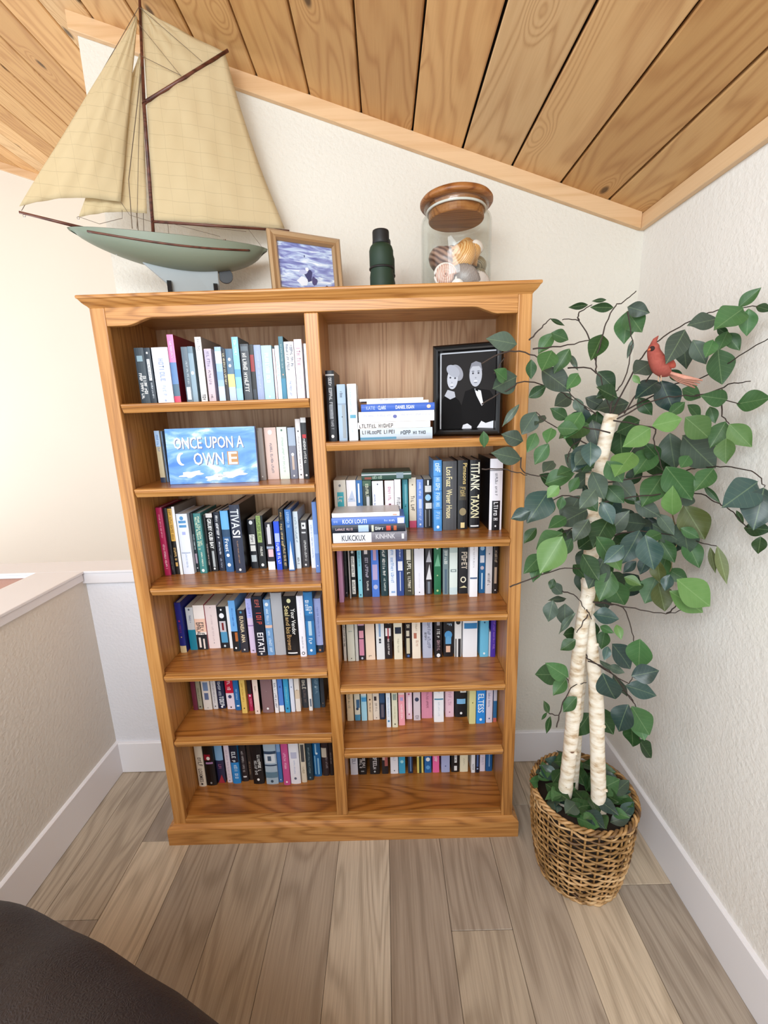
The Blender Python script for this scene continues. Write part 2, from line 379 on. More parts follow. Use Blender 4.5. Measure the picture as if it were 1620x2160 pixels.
def make_book(rec):
    kind, label, group, loc, W, D, H, base, cov, hard, marks = rec
    t = .0026 if hard else .0009
    t = min(t, W*.2)
    bul = min(.003, W*.1) if hard else min(.0012, W*.06)
    n = 4
    def curve(off):
        return [(-W/2+W*i/n, -bul*(1-(2*i/n-1)**2)-off) for i in range(n+1)]
    outer = [(-W/2, D)]+[(p[0], p[1]+bul*.0) for p in curve(0)]+[(W/2, D)]
    inner = [(W/2-t, D), (W/2-t, t), (-W/2+t, t), (-W/2+t, D)]
    mb = MB(); poly = outer+inner; m_ = len(poly)
    vs = [(p[0], p[1], 0) for p in poly]+[(p[0], p[1], H) for p in poly]
    no = len(outer)
    for i in range(m_):
        j = (i+1) % m_
        spine = 1 <= i < no-2
        mb.add([vs[i], vs[j], vs[m_+j], vs[m_+i]], [(0, 1, 2, 3)], 0 if spine else 1)
    # end caps as strips
    for zz in (0, m_):
        a = vs[zz]; 
        mb.add([vs[zz+0], vs[zz+1], vs[zz+m_-2], vs[zz+m_-1]], [(0, 1, 2, 3)], 1)
        mb.add([vs[zz+no-1], vs[zz+no-2], vs[zz+no+1], vs[zz+no]], [(0, 1, 2, 3)], 1)
        mb.add([vs[zz+i] for i in range(1, no-1)]+[vs[zz+no+1], vs[zz+no+2]], [tuple(range(no))], 0)
    mats = [bookmat(base), bookmat(cov or base)]
    nm = 'hardback_book' if hard else 'paperback_book'
    if 'magazine' in label: nm = 'magazine'
    if 'booklet' in label: nm = 'booklet'
    root = mb.build(nm, mats)
    tag(root, label, nm.split('_')[-1], group)
    ins = .003 if hard else .0003
    e = .0002
    MB().box(-W/2+t+e, W/2-t-e, t+e, D-(.004 if hard else .0004), ins, H-ins).build('page_block', PAGE2 if hard else PAGE, root)
    cols = []; pm = MB(); tm = MB(); tcols = []; lay = 0
    def ci(lst, c):
        if c not in lst: lst.append(c)
        return lst.index(c)
    def done(nm):
        if pm.v: pm.build(nm, [bookmat(c) for c in cols], root); pm.v = []; pm.f = []; pm.mi = []; cols.clear()
    for mk in marks:
        lay += 1; off = .00025+.00012*lay
        k = mk[0]
        if k in ('b', 'bx'):
            c = ci(cols, mk[3]); z1, z0 = H*(1-mk[1]), H*(1-mk[2]); cv = curve(off)
            for i in range(n): pm.quad((cv[i][0], cv[i][1], z0), (cv[i+1][0], cv[i+1][1], z0), (cv[i+1][0], cv[i+1][1], z1), (cv[i][0], cv[i][1], z1), c)
            done('spine_band')
        elif k == 'r':
            c = ci(cols, mk[5]); z1, z0 = H*(1-mk[1]), H*(1-mk[2]); xa, xb = -W/2+W*mk[3], -W/2+W*mk[4]
            for i in range(3):
                p, q = xa+(xb-xa)*i/3, xa+(xb-xa)*(i+1)/3
                yp, yq = [-bul*(1-(2*v/W)**2)-off for v in (p, q)]
                pm.quad((p, yp, z0), (q, yq, z0), (q, yq, z1), (p, yp, z1), c)
            done('spine_panel')
        elif k == 'o':
            c = ci(cols, mk[2]); r = W*mk[3]/2; zc_ = H*(1-mk[1])
            pts = [(r*cos(2*pi*i/12), -bul-off, zc_+r*sin(2*pi*i/12)*1.15) for i in range(12)]
            pm.add(pts, [tuple(range(12))], c); done('spine_emblem')
        elif k == 'tri':
            c = ci(cols, mk[3]); z1, z0 = H*(1-mk[1]), H*(1-mk[2])
            pm.add([(-W*.42, -bul-off, z0), (W*.42, -bul-off, z0), (W*.1, -bul-off, z1)], [(0, 1, 2)], c); done('spine_emblem')
        elif k == 't':
            _, t0, t1, cc, size, s, xo = mk
            c = ci(tcols, cc); zt, zb = H*(1-t0), H*(1-t1); hgt = W*size; xc = W*xo; y = -bul-off
            if s:
                gv, gf = text_geo(s)
                tm.add([(xc-hgt/2+g[1]*hgt, y, zt-g[0]*(zt-zb)) for g in gv], gf, c)
            else:
                Lr = zt-zb; cell = max(hgt*.66, .0026); pos = 0; wl = rng.randint(3, 8)
                while pos+cell*.8 < Lr:
                    if wl == 0:
                        pos += cell*.8; wl = rng.randint(3, 8); continue
                    wl -= 1
                    hh = hgt*(1 if rng.random() > .3 else .78)
                    for (a, b0, a2, b2) in rng.choice(GL):
                        za, zb_ = zt-pos-a*cell, zt-pos-a2*cell; xa, xb = xc-hgt/2+b0*hh, xc-hgt/2+b2*hh
                        tm.quad((xa, y, zb_), (xb, y, zb_), (xb, y, za), (xa, y, za), c)
                    pos += cell
            if tm.v: tm.build('spine_title', [flat(c_, .5, name='ink') for c_ in tcols], root)
            tm.v = []; tm.f = []; tm.mi = []; tcols.clear()
    if kind == 1:
        root.rotation_euler = (0, -pi/2, 0)
    root.location = loc
    return root
BOOKS = [
[0, 'slate black paperback with grey emblem and white title at far left on top left shelf', 'books on the top left shelf', [-0.7028, 1.335, 1.5424], 0.0274, 0.108, 0.1571, '23303a', '', 0, [('r', 0.14, 0.24, 0.2, 0.8, '7f98a4'), ('t', 0.45, 0.92, 'e6e6e6', 0.3, None, -0.16), ('t', 0.5, 0.86, 'f4f4f4', 0.34, None, 0.22)]],
[0, 'navy black book with white boxed title beside thick white book on top left shelf', 'books on the top left shelf', [-0.6793, 1.335, 1.5424], 0.0182, 0.108, 0.1563, '1c2733', '', 0, [('o', 0.09, 'e8e8e8', 0.3), ('r', 0.2, 0.58, 0.3, 0.75, 'e9ecf2'), ('t', 0.22, 0.56, '1c2733', 0.3, None, 0), ('t', 0.62, 0.92, 'c8d0da', 0.26, None, 0.1)]],
[0, 'thickest white book with pale blue lettering on top left shelf', 'books on the top left shelf', [-0.6428, 1.335, 1.5424], 0.0463, 0.108, 0.1565, 'e3e6f4', '', 0, [('t', 0.2, 0.62, '8fa0cc', 0.3, None, 0), ('t', 0.68, 0.88, '9fb0d6', 0.2, None, 0), ('o', 0.95, '9fb0d6', 0.12)]],
[0, 'tall pink spined book with dark red cover on top left shelf', 'books on the top left shelf', [-0.6099, 1.34, 1.5424], 0.0183, 0.16, 0.1911, 'e884b4', '7a0f24', 0, [('b', 0.4, 0.72, '5f83b5'), ('b', 0.72, 0.9, '4d6a80'), ('b', 0.9, 1, 'd84a6a'), ('t', 0.1, 0.34, 'f6d5e4', 0.3, None, 0)]],
[0, 'slate grey paperback with dim vertical title on top left shelf', 'books on the top left shelf', [-0.5712, 1.335, 1.5424], 0.0183, 0.108, 0.1556, '5b6a77', '', 0, [('t', 0.25, 0.68, 'b9c4cc', 0.3, None, 0.15), ('r', 0.72, 0.95, 0.2, 0.8, 'dfe8ee')]],
[0, 'pale slate paperback with white star mark on top left shelf', 'books on the top left shelf', [-0.554, 1.335, 1.5424], 0.0147, 0.108, 0.1564, '8aa2b2', '', 0, [('o', 0.47, 'f2f6f8', 0.6), ('b', 0.0, 0.12, '6a8190')]],
[0, 'tall off white book with grey cover and black mark on top left shelf', 'books on the top left shelf', [-0.5284, 1.335, 1.5424], 0.0183, 0.16, 0.1813, 'dcd9d8', '8c8580', 0, [('t', 0.03, 0.22, 'a4a2a8', 0.4, None, 0), ('t', 0.88, 0.98, '26262a', 0.5, None, 0)]],
[0, 'mauve pink paperback with violet title on top left shelf', 'books on the top left shelf', [-0.5041, 1.335, 1.5424], 0.0204, 0.108, 0.1483, 'cbb8c0', '', 0, [('b', 0.02, 0.38, 'b9aec4'), ('t', 0.05, 0.34, '6f6284', 0.4, None, 0), ('t', 0.4, 0.68, '7f7690', 0.34, None, 0), ('t', 0.86, 0.96, '4a3f44', 0.3, None, 0)]],
[0, 'cloudy pale blue book right of mauve one on top left shelf', 'books on the top left shelf', [-0.4743, 1.335, 1.5424], 0.0183, 0.108, 0.1526, '9dbbe6', '', 0, [('b', 0.08, 0.3, 'dfe9f6'), ('b', 0.45, 0.6, '86a9dc'), ('b', 0.72, 1, 'c4d6f0')]],
[0, 'thin brown black paperback with cream title on top left shelf', 'books on the top left shelf', [-0.4592, 1.335, 1.5424], 0.0105, 0.108, 0.1457, '231c1e', '', 0, [('t', 0.08, 0.68, 'd9cfae', 0.5, None, 0)]],
[0, 'slate blue paperback with pale yellow middle band on top left shelf', 'books on the top left shelf', [-0.4427, 1.335, 1.5424], 0.0197, 0.108, 0.1464, '53738f', '', 0, [('b', 0.48, 0.73, 'e8d68a'), ('b', 0.73, 1, 'b9c9ec'), ('o', 0.2, 'eef2f4', 0.4), ('o', 0.32, 'eef2f4', 0.4)]],
[0, 'tall sky blue book with clouded spine on top left shelf', 'books on the top left shelf', [-0.4223, 1.335, 1.5424], 0.0183, 0.108, 0.1781, '86c0ea', '5c6a74', 0, [('t', 0.05, 0.3, 'd8eef8', 0.4, None, 0), ('b', 0.5, 0.62, '5f9fdc'), ('b', 0.8, 1, '9ccdf0')]],
[0, 'charcoal paperback with bold white title on top left shelf', 'books on the top left shelf', [-0.3971, 1.335, 1.5424], 0.0239, 0.108, 0.158, '3c4149', '', 0, [('r', 0.04, 0.12, 0.1, 0.9, '5d6770'), ('t', 0.16, 0.9, 'f2f2ee', 0.5, None, -0.05)]],
[0, 'black paperback with dark red panel on top left shelf', 'books on the top left shelf', [-0.3771, 1.335, 1.5424], 0.0133, 0.108, 0.1561, '15110f', '', 0, [('r', 0.18, 0.48, 0.1, 0.9, '8e1f24'), ('r', 0.8, 0.98, 0.15, 0.85, '2c3440')]],
[0, 'lavender grey paperback with faint title on top left shelf', 'books on the top left shelf', [-0.3599, 1.335, 1.5424], 0.0197, 0.108, 0.1543, '97a6cc', '', 0, [('t', 0.12, 0.8, 'b7c3df', 0.3, None, 0)]],
[0, 'broad pale aqua book with white letters on top left shelf', 'books on the top left shelf', [-0.3339, 1.335, 1.5424], 0.0295, 0.108, 0.1522, 'aed6e4', '', 0, [('t', 0.14, 0.7, 'f1fafa', 0.36, None, 0), ('o', 0.94, 'dff1f6', 0.2)]],
[0, 'thin pale pink paperback on top left shelf', 'books on the top left shelf', [-0.3135, 1.335, 1.5424], 0.0056, 0.108, 0.1425, 'f0c9cc', '', 0, []],
[0, 'narrow white and aqua paperback on top left shelf', 'books on the top left shelf', [-0.3033, 1.335, 1.5424], 0.0119, 0.108, 0.1512, 'cfe6f2', '', 0, [('b', 0.3, 0.62, 'f4fafc'), ('t', 0.3, 0.6, '4f9dbb', 0.4, None, 0)]],
[0, 'tall teal book with dark cover on top left shelf', 'books on the top left shelf', [-0.29, 1.335, 1.5424], 0.0133, 0.108, 0.1753, '3e6f7e', '0e1718', 0, [('t', 0.12, 0.5, '9db2b6', 0.3, None, 0), ('o', 0.6, 'd7a58c', 0.3), ('b', 0.66, 1, '3b83a4')]],
[0, 'white paperback with dark blue title lines on top left shelf', 'books on the top left shelf', [-0.2682, 1.335, 1.5424], 0.0274, 0.108, 0.1605, 'eef0f8', '', 0, [('t', 0.04, 0.5, '3c4258', 0.26, None, -0.2), ('t', 0.06, 0.45, '3c4258', 0.26, None, 0.24), ('t', 0.68, 0.95, '6f86c0', 0.2, None, -0.1)]],
[0, 'pale pink white paperback with rose title near centre post on top left shelf', 'books on the top left shelf', [-0.2415, 1.335, 1.5424], 0.0218, 0.108, 0.1661, 'f1e3e9', '', 0, [('t', 0.14, 0.48, 'b98aa2', 0.5, None, 0), ('t', 0.52, 0.85, 'd3b9c6', 0.3, None, 0)]],
[0, 'thin white book half behind centre post on top left shelf', 'books on the top left shelf', [-0.2215, 1.335, 1.5424], 0.007, 0.108, 0.1539, 'e8eef0', '', 0, []],
[0, 'tan book with pale blue top and navy foot on second left shelf', 'books on the second left shelf', [-0.7275, 1.418, 1.2944], 0.016, 0.108, 0.1668, 'c3b594', '', 0, [('b', 0, 0.3, 'a9c4e2'), ('b', 0.9, 1, '2c3850'), ('t', 0.08, 0.42, '4c72ae', 0.4, None, 0)]],
[0, 'thin slate blue book left of painted picture book on second left shelf', 'books on the second left shelf', [-0.7166, 1.426, 1.2944], 0.0045, 0.108, 0.1647, '6f86a6', '', 0, [('t', 0.2, 0.7, '3d4a60', 0.4, None, 0)]],
[0, 'thin black book half behind painted picture book on second left shelf', 'books on the second left shelf', [-0.7122, 1.436, 1.2944], 0.0032, 0.108, 0.1642, '15171d', '', 0, []],
[0, 'taupe grey book right of painted picture book on second left shelf', 'books on the second left shelf', [-0.3963, 1.402, 1.2944], 0.0215, 0.108, 0.1659, '877d77', '', 0, [('r', 0.05, 0.95, 0.3, 0.5, 'a59a92'), ('o', 0.93, 'd9d4d0', 0.2)]],
[0, 'broad dusty pink paperback with small white emblem on second left shelf', 'books on the second left shelf', [-0.3648, 1.416, 1.2944], 0.0379, 0.108, 0.166, 'dcc0b6', '', 0, [('o', 0.09, 'f6eeee', 0.35), ('t', 0.3, 0.9, '6d6a78', 0.2, None, 0)]],
[0, 'pale mint white paperback on second left shelf', 'books on the second left shelf', [-0.3265, 1.413, 1.2944], 0.0309, 0.108, 0.1664, 'dfe9df', '', 0, [('o', 0.06, '5a7c6a', 0.2), ('t', 0.2, 0.88, 'a6bcae', 0.2, None, 0)]],
[0, 'grey paperback with tiny white figure on second left shelf', 'books on the second left shelf', [-0.2961, 1.412, 1.2944], 0.0232, 0.108, 0.164, '76798a', '', 0, [('b', 0, 0.35, 'a3b2c6'), ('o', 0.52, 'efeeee', 0.4), ('r', 0.55, 0.82, 0.35, 0.65, 'c5b0a2'), ('o', 0.94, 'e8e8e8', 0.24)]],
[0, 'tall narrow white book with dark dots on second left shelf', 'books on the second left shelf', [-0.2727, 1.407, 1.2944], 0.0154, 0.1291, 0.1899, 'ece6e6', '', 0, [('o', 0.2, '222222', 0.3), ('t', 0.28, 0.86, '8a8488', 0.3, None, 0), ('o', 0.93, '222222', 0.3)]],
[0, 'tall black book with white top block and red mark on second left shelf', 'books on the second left shelf', [-0.2543, 1.403, 1.2944], 0.0169, 0.1317, 0.1937, '1c1b20', '3a0d10', 0, [('b', 0, 0.08, 'eeeeee'), ('r', 0.27, 0.33, 0.2, 0.9, 'c2202a'), ('t', 0.34, 0.75, 'e6e6e6', 0.45, None, 0), ('o', 0.94, 'dcdcdc', 0.4)]],
[0, 'crimson hardback with small pink lettering at left end on third left shelf', 'books on the third left shelf', [-0.7515, 1.407, 0.9774], 0.0195, 0.15, 0.2359, 'a81f50', '', 1, [('t', 0.1, 0.45, 'e8a0b4', 0.26, None, 0), ('t', 0.53, 0.92, 'f0c0d0', 0.34, None, 0.05)]],
[0, 'black hardback squeezed beside crimson one on third left shelf', 'books on the third left shelf', [-0.7348, 1.413, 0.9774], 0.0125, 0.15, 0.2325, '181418', '', 1, [('t', 0.7, 0.95, '6a6468', 0.3, None, 0)]],
[0, 'book with gold upper spine and black foot on third left shelf', 'books on the third left shelf', [-0.7207, 1.417, 0.9774], 0.0146, 0.15, 0.2344, '1d1a18', '', 1, [('b', 0.02, 0.5, 'd6a850'), ('t', 0.04, 0.48, '7a5518', 0.5, None, 0), ('t', 0.6, 0.8, 'd8b070', 0.5, None, 0), ('r', 0.82, 0.88, 0.25, 0.75, 'caa05a')]],
[0, 'thin white tall book with grey cover on third left shelf', 'books on the third left shelf', [-0.7056, 1.41, 0.9774], 0.009, 0.17, 0.237, 'f2efee', '78726e', 1, []],
[0, 'broad white book with blue emblem on third left shelf', 'books on the third left shelf', [-0.6824, 1.414, 0.9774], 0.0364, 0.1436, 0.2112, 'e2e8f6', '', 1, [('o', 0.07, '4f8fc4', 0.34), ('r', 0.11, 0.15, 0.18, 0.85, '4f8fc4'), ('r', 0.18, 0.22, 0.2, 0.85, '4f8fc4'), ('r', 0.29, 0.34, 0.4, 0.7, 'aab2e4'), ('r', 0.63, 0.65, 0.1, 0.9, 'a9b4cc'), ('t', 0.66, 0.9, 'a4b4d4', 0.16, None, 0)]],
[0, 'narrow black teal book with white dots on third left shelf', 'books on the third left shelf', [-0.6585, 1.432, 0.9774], 0.0102, 0.1415, 0.2081, '17262c', '', 1, [('t', 0.35, 0.62, 'c4d4d6', 0.4, None, 0), ('r', 0.68, 0.85, 0.2, 0.8, 'a895a4'), ('o', 0.93, 'e8e8e8', 0.4)]],
[0, 'teal green hardback with cream title on third left shelf', 'books on the third left shelf', [-0.6331, 1.418, 0.9774], 0.0241, 0.1431, 0.2104, '3f8080', '', 1, [('t', 0.06, 0.62, 'dfe6c8', 0.3, None, -0.16), ('t', 0.05, 0.55, 'dfe6c8', 0.3, None, 0.2), ('t', 0.64, 0.88, 'eaeedc', 0.2, None, 0.05), ('o', 0.95, 'e8eee8', 0.4)]],
[0, 'narrow black book beside teal one on third left shelf', 'books on the third left shelf', [-0.6159, 1.43, 0.9774], 0.009, 0.1365, 0.2007, '151316', '', 0, [('t', 0.5, 0.9, 'c4b4b0', 0.4, None, 0)]],
[0, 'black book with big white title on third left shelf', 'books on the third left shelf', [-0.5999, 1.434, 0.9774], 0.0217, 0.1399, 0.2058, '1b1b1e', '', 1, [('b', 0.0, 0.07, 'ddd6d4'), ('t', 0.09, 0.6, 'f4f4f2', 0.6, 'GRUBY OLIBI BAY', 0), ('r', 0.64, 0.92, 0.35, 0.7, 'a7adb0'), ('o', 0.95, 'eeeeee', 0.3)]],
[0, 'navy black book with white upper title on third left shelf', 'books on the third left shelf', [-0.5753, 1.436, 0.9774], 0.0206, 0.1424, 0.2095, '1a2030', '', 1, [('t', 0.06, 0.44, 'f0f2f6', 0.4, None, 0), ('t', 0.5, 0.74, 'dfe6f4', 0.26, None, 0.02), ('t', 0.78, 0.95, '8d93a4', 0.3, None, 0.02)]],
[0, 'blue book with bright sky upper spine on third left shelf', 'books on the third left shelf', [-0.5443, 1.424, 0.9774], 0.0261, 0.1464, 0.2153, '2f5c8e', '', 1, [('b', 0, 0.3, '6ab0e8'), ('b', 0.3, 0.42, '2b4a6a'), ('t', 0.45, 0.66, 'e2e8ee', 0.5, 'Frest', 0), ('o', 0.72, 'f2f2f2', 0.4), ('o', 0.88, 'dfe4e4', 0.45)]],
[0, 'tall broad dark slate book with huge silver letters on third left shelf', 'books on the third left shelf', [-0.5033, 1.411, 0.9774], 0.034, 0.179, 0.2369, '2c3348', '15100f', 1, [('t', 0.06, 0.34, 'd3d8de', 0.8, 'TIVA', 0), ('t', 0.36, 0.47, 'e8eaec', 0.75, 'SI', 0), ('t', 0.52, 0.86, 'b08a6c', 0.12, None, 0), ('o', 0.95, 'e4e4e4', 0.24)]],
[0, 'black paperback with three white panels on third left shelf', 'books on the third left shelf', [-0.4661, 1.451, 0.9774], 0.0249, 0.108, 0.1761, '141820', '', 0, [('o', 0.06, 'd8dadc', 0.5), ('r', 0.3, 0.5, 0.12, 0.85, 'dcdcd8'), ('r', 0.52, 0.64, 0.15, 0.85, 'dcdcd8'), ('r', 0.72, 0.86, 0.15, 0.85, 'b9c2c6'), ('t', 0.32, 0.48, '202020', 0.4, None, 0)]],
[0, 'black book with green upper title panel on third left shelf', 'books on the third left shelf', [-0.437, 1.448, 0.9774], 0.0249, 0.1287, 0.1892, '161c20', '', 0, [('r', 0.0, 0.5, 0.12, 0.72, '8fa860'), ('t', 0.02, 0.48, '49582c', 0.4, None, -0.06), ('t', 0.58, 0.78, 'e4e4dc', 0.3, None, 0), ('o', 0.93, 'e8e8e8', 0.4)]],
[0, 'dark paperback with white candle emblem and pink knot on third left shelf', 'books on the third left shelf', [-0.4016, 1.431, 0.9774], 0.0238, 0.108, 0.1691, '2a2630', '', 0, [('r', 0.04, 0.1, 0.4, 0.7, 'f4f4f4'), ('r', 0.1, 0.45, 0.25, 0.75, 'c9c6cc'), ('b', 0.5, 0.55, '9aa6bc'), ('r', 0.56, 0.72, 0.2, 0.9, 'e6bcc4'), ('b', 0.82, 1, 'eceaee')]],
[0, 'royal blue paperback with white letters on third left shelf', 'books on the third left shelf', [-0.3741, 1.428, 0.9774], 0.018, 0.108, 0.1723, '2350d8', '', 0, [('r', 0.24, 0.42, 0.1, 0.95, 'a9b9ec'), ('t', 0.44, 0.62, 'f0f2fa', 0.5, None, 0), ('t', 0.64, 0.88, 'f0f2fa', 0.5, None, 0.1)]],
[0, 'tall navy book with gold lettering on third left shelf', 'books on the third left shelf', [-0.3564, 1.433, 0.9774], 0.0164, 0.1449, 0.2131, '1d2a38', '', 1, [('b', 0, 0.2, '141414'), ('t', 0.05, 0.18, 'd8b070', 0.3, None, 0), ('t', 0.24, 0.62, 'd8bc88', 0.44, None, -0.1), ('t', 0.6, 0.95, 'd8bc88', 0.44, None, 0.15)]],
[0, 'medium blue book with white lower peak on third left shelf', 'books on the third left shelf', [-0.3296, 1.417, 0.9774], 0.0205, 0.1456, 0.2141, '3d74b6', '', 1, [('t', 0.04, 0.3, 'a8c8e8', 0.4, None, 0), ('tri', 0.5, 0.98, 'f0f4f8')]],
[0, 'narrow pale white blue book with grey title on third left shelf', 'books on the third left shelf', [-0.309, 1.435, 0.9774], 0.0164, 0.1381, 0.203, 'dbe5ea', '', 0, [('t', 0.1, 0.55, '7d93a2', 0.4, None, 0), ('t', 0.8, 0.93, '4a4f58', 0.4, None, 0)]],
[0, 'dark grey paperback with white square emblem on third left shelf', 'books on the third left shelf', [-0.2861, 1.445, 0.9774], 0.0232, 0.108, 0.1695, '3f3d40', '', 0, [('r', 0.05, 0.18, 0.25, 0.85, 'f0f0ee'), ('o', 0.11, '2b2b2b', 0.3), ('r', 0.24, 0.27, 0.2, 0.8, 'dddddd'), ('t', 0.42, 0.88, 'd8d8d4', 0.3, None, 0.1), ('o', 0.94, 'e8e8e8', 0.3)]],
[0, 'narrow white paperback right of dark grey one on third left shelf', 'books on the third left shelf', [-0.2581, 1.437, 0.9774], 0.0145, 0.108, 0.1714, 'eceff6', '', 0, [('t', 0.1, 0.8, '93a0bc', 0.3, None, 0)]],
[0, 'tall periwinkle blue book beside centre post on third left shelf', 'books on the third left shelf', [-0.2357, 1.39, 0.9774], 0.0144, 0.15, 0.2423, '6688c8', '', 1, [('b', 0.45, 0.72, '8aa8dc'), ('o', 0.9, 'dfe6f4', 0.3)]],
[0, 'royal navy hardback with tan foot label on fourth left shelf', 'books on the fourth left shelf', [-0.752, 1.439, 0.6674], 0.0217, 0.1324, 0.1946, '1b2172', '', 1, [('b', 0.86, 1, 'cdb78c'), ('o', 0.36, 'a02858', 0.3), ('t', 0.42, 0.6, '7a2a70', 0.3, None, 0), ('o', 0.68, 'c8a868', 0.2)]],
[0, 'grey and teal two tone paperback on fourth left shelf', 'books on the fourth left shelf', [-0.7215, 1.456, 0.6674], 0.0264, 0.108, 0.1679, 'bfc0c2', '', 0, [('b', 0.52, 1, '197a92'), ('t', 0.18, 0.36, '4b5b80', 0.25, None, 0), ('o', 0.05, '444a5a', 0.25)]],
[0, 'white and peach paperback with crowded black foot on fourth left shelf', 'books on the fourth left shelf', [-0.6882, 1.457, 0.6674], 0.0388, 0.108, 0.1744, 'efe4de', 'a83a48', 0, [('b', 0.3, 0.6, 'eec4ae'), ('b', 0.66, 1, '1d2028'), ('t', 0.38, 0.72, '22242c', 0.34, None, -0.2), ('t', 0.38, 0.72, '22242c', 0.34, None, 0.14), ('r', 0.72, 0.95, 0.2, 0.4, 'e8d8d0'), ('r', 0.75, 0.98, 0.6, 0.75, 'e8d8d0')]],
[0, 'broad blush white paperback on fourth left shelf', 'books on the fourth left shelf', [-0.6473, 1.463, 0.6674], 0.0418, 0.108, 0.1709, 'e6d4d2', '', 0, [('t', 0.22, 0.85, 'c3adb0', 0.14, None, 0), ('o', 0.87, '6c6470', 0.08), ('o', 0.05, '9a8c98', 0.08)]],
[0, 'black paperback with white oval and blue glass on fourth left shelf', 'books on the fourth left shelf', [-0.6088, 1.462, 0.6674], 0.0323, 0.108, 0.1641, '14181f', '', 0, [('o', 0.07, 'f0f0f0', 0.2), ('o', 0.21, 'f2f2f6', 0.55), ('r', 0.34, 0.6, 0.15, 0.85, 'c9c2c8'), ('r', 0.38, 0.56, 0.4, 0.62, '7a1f22'), ('r', 0.6, 0.86, 0.18, 0.9, '4f94bc'), ('o', 0.94, 'c9d2d8', 0.25)]],
[0, 'thin white paperback beside blue black one on fourth left shelf', 'books on the fourth left shelf', [-0.5843, 1.458, 0.6674], 0.0105, 0.108, 0.167, 'efeef0', '', 0, []],
[0, 'light blue topped book with black foot on fourth left shelf', 'books on the fourth left shelf', [-0.5593, 1.437, 0.6674], 0.0229, 0.1344, 0.1976, '6aa8e4', '', 0, [('b', 0.6, 1, '14161c'), ('r', 0.62, 0.8, 0.55, 0.95, 'b06432'), ('o', 0.93, 'eeeeee', 0.3), ('t', 0.15, 0.5, '2f62b0', 0.2, None, 0)]],
[0, 'charcoal paperback with cream title on fourth left shelf', 'books on the fourth left shelf', [-0.5258, 1.428, 0.6674], 0.026, 0.108, 0.1646, '2e2e38', '', 0, [('o', 0.05, '4a8cb0', 0.3), ('t', 0.14, 0.52, 'ecd9b4', 0.5, 'EUVAEIA', 0), ('t', 0.56, 0.76, 'ecd9b4', 0.5, 'AINA', 0), ('o', 0.93, 'c8c8c8', 0.25)]],
[0, 'pale lavender paperback on fourth left shelf', 'books on the fourth left shelf', [-0.4941, 1.423, 0.6674], 0.0196, 0.1426, 0.2096, 'd6c2e0', '', 1, [('b', 0, 0.35, 'b4b8f0'), ('t', 0.08, 0.32, '7078c0', 0.4, None, 0), ('b', 0.48, 0.5, '9a78b0'), ('t', 0.94, 0.97, '3a2a3a', 0.4, None, 0)]],
[0, 'dark navy book with red and white lettering on fourth left shelf', 'books on the fourth left shelf', [-0.4573, 1.403, 0.6674], 0.0352, 0.15, 0.2254, '161c2c', '', 1, [('t', 0.05, 0.22, 'b05a50', 0.5, None, 0.05), ('t', 0.26, 0.5, 'b8483e', 0.5, None, 0.08), ('t', 0.6, 0.93, 'eceaf0', 0.6, 'EITATI', 0.05), ('o', 0.96, 'e0e0e0', 0.2)]],
[0, 'blue paperback with pale ball and brown curve on fourth left shelf', 'books on the fourth left shelf', [-0.4245, 1.405, 0.6674], 0.0243, 0.1436, 0.2112, '6f9ac8', '', 1, [('o', 0.08, 'dfe2e4', 0.5), ('t', 0.16, 0.42, 'dfe8f0', 0.3, None, 0), ('b', 0.45, 0.5, 'e0b8a4'), ('t', 0.55, 0.65, 'c9dcec', 0.4, None, 0), ('t', 0.68, 0.95, 'c9dcec', 0.4, None, 0.05)]],
[0, 'plain grey hardback on fourth left shelf', 'books on the fourth left shelf', [-0.3909, 1.405, 0.6674], 0.0381, 0.15, 0.2355, 'a9a9ae', '', 1, [('o', 0.77, '84848a', 0.05)]],
[0, 'broad black book with gold gothic title on fourth left shelf', 'books on the fourth left shelf', [-0.346, 1.4, 0.6674], 0.0476, 0.15, 0.2232, '0f0e11', '', 1, [('o', 0.07, 'd2cfa0', 0.3), ('t', 0.15, 0.32, 'cfc08c', 0.36, 'Seal', -0.18), ('t', 0.34, 0.48, 'b89a68', 0.3, 'and', -0.18), ('t', 0.51, 0.62, 'b89a68', 0.34, 'bis', -0.18), ('t', 0.64, 0.9, 'b08a5c', 0.34, 'Browns', -0.16), ('t', 0.2, 0.64, 'e4e2de', 0.3, 'Your Vendor', 0.24), ('r', 0.945, 0.965, 0.15, 0.85, 'f0f0f0')]],
[0, 'white paperback with black ring at foot on fourth left shelf', 'books on the fourth left shelf', [-0.3064, 1.389, 0.6674], 0.022, 0.15, 0.2285, 'eceaf4', '', 1, [('t', 0.06, 0.4, 'd0cce0', 0.2, None, 0), ('t', 0.66, 0.86, '8a8894', 0.2, None, 0), ('o', 0.94, '2a2a2e', 0.5), ('o', 0.94, 'eceaf4', 0.3)]],
[0, 'mid blue book with white title blocks on fourth left shelf', 'books on the fourth left shelf', [-0.2797, 1.399, 0.6674], 0.0302, 0.15, 0.2372, '3a80bc', '', 1, [('t', 0.12, 0.34, 'f0f4f8', 0.4, None, -0.12), ('t', 0.22, 0.34, 'f0f4f8', 0.34, None, 0.22), ('b', 0.36, 0.45, '2f6aa2'), ('r', 0.45, 0.68, 0.35, 0.72, 'b4d0e4'), ('t', 0.72, 0.83, 'dfecf4', 0.4, None, 0), ('o', 0.92, 'eef4f8', 0.3)]],
[0, 'lavender blue book with dark foot beside centre post on fourth left shelf', 'books on the fourth left shelf', [-0.2518, 1.414, 0.6674], 0.0244, 0.1401, 0.206, 'a2aede', '', 1, [('b', 0.86, 1, '1f2c3c'), ('o', 0.95, 'c88a60', 0.3), ('t', 0.15, 0.7, '6a78ae', 0.25, None, 0)]],
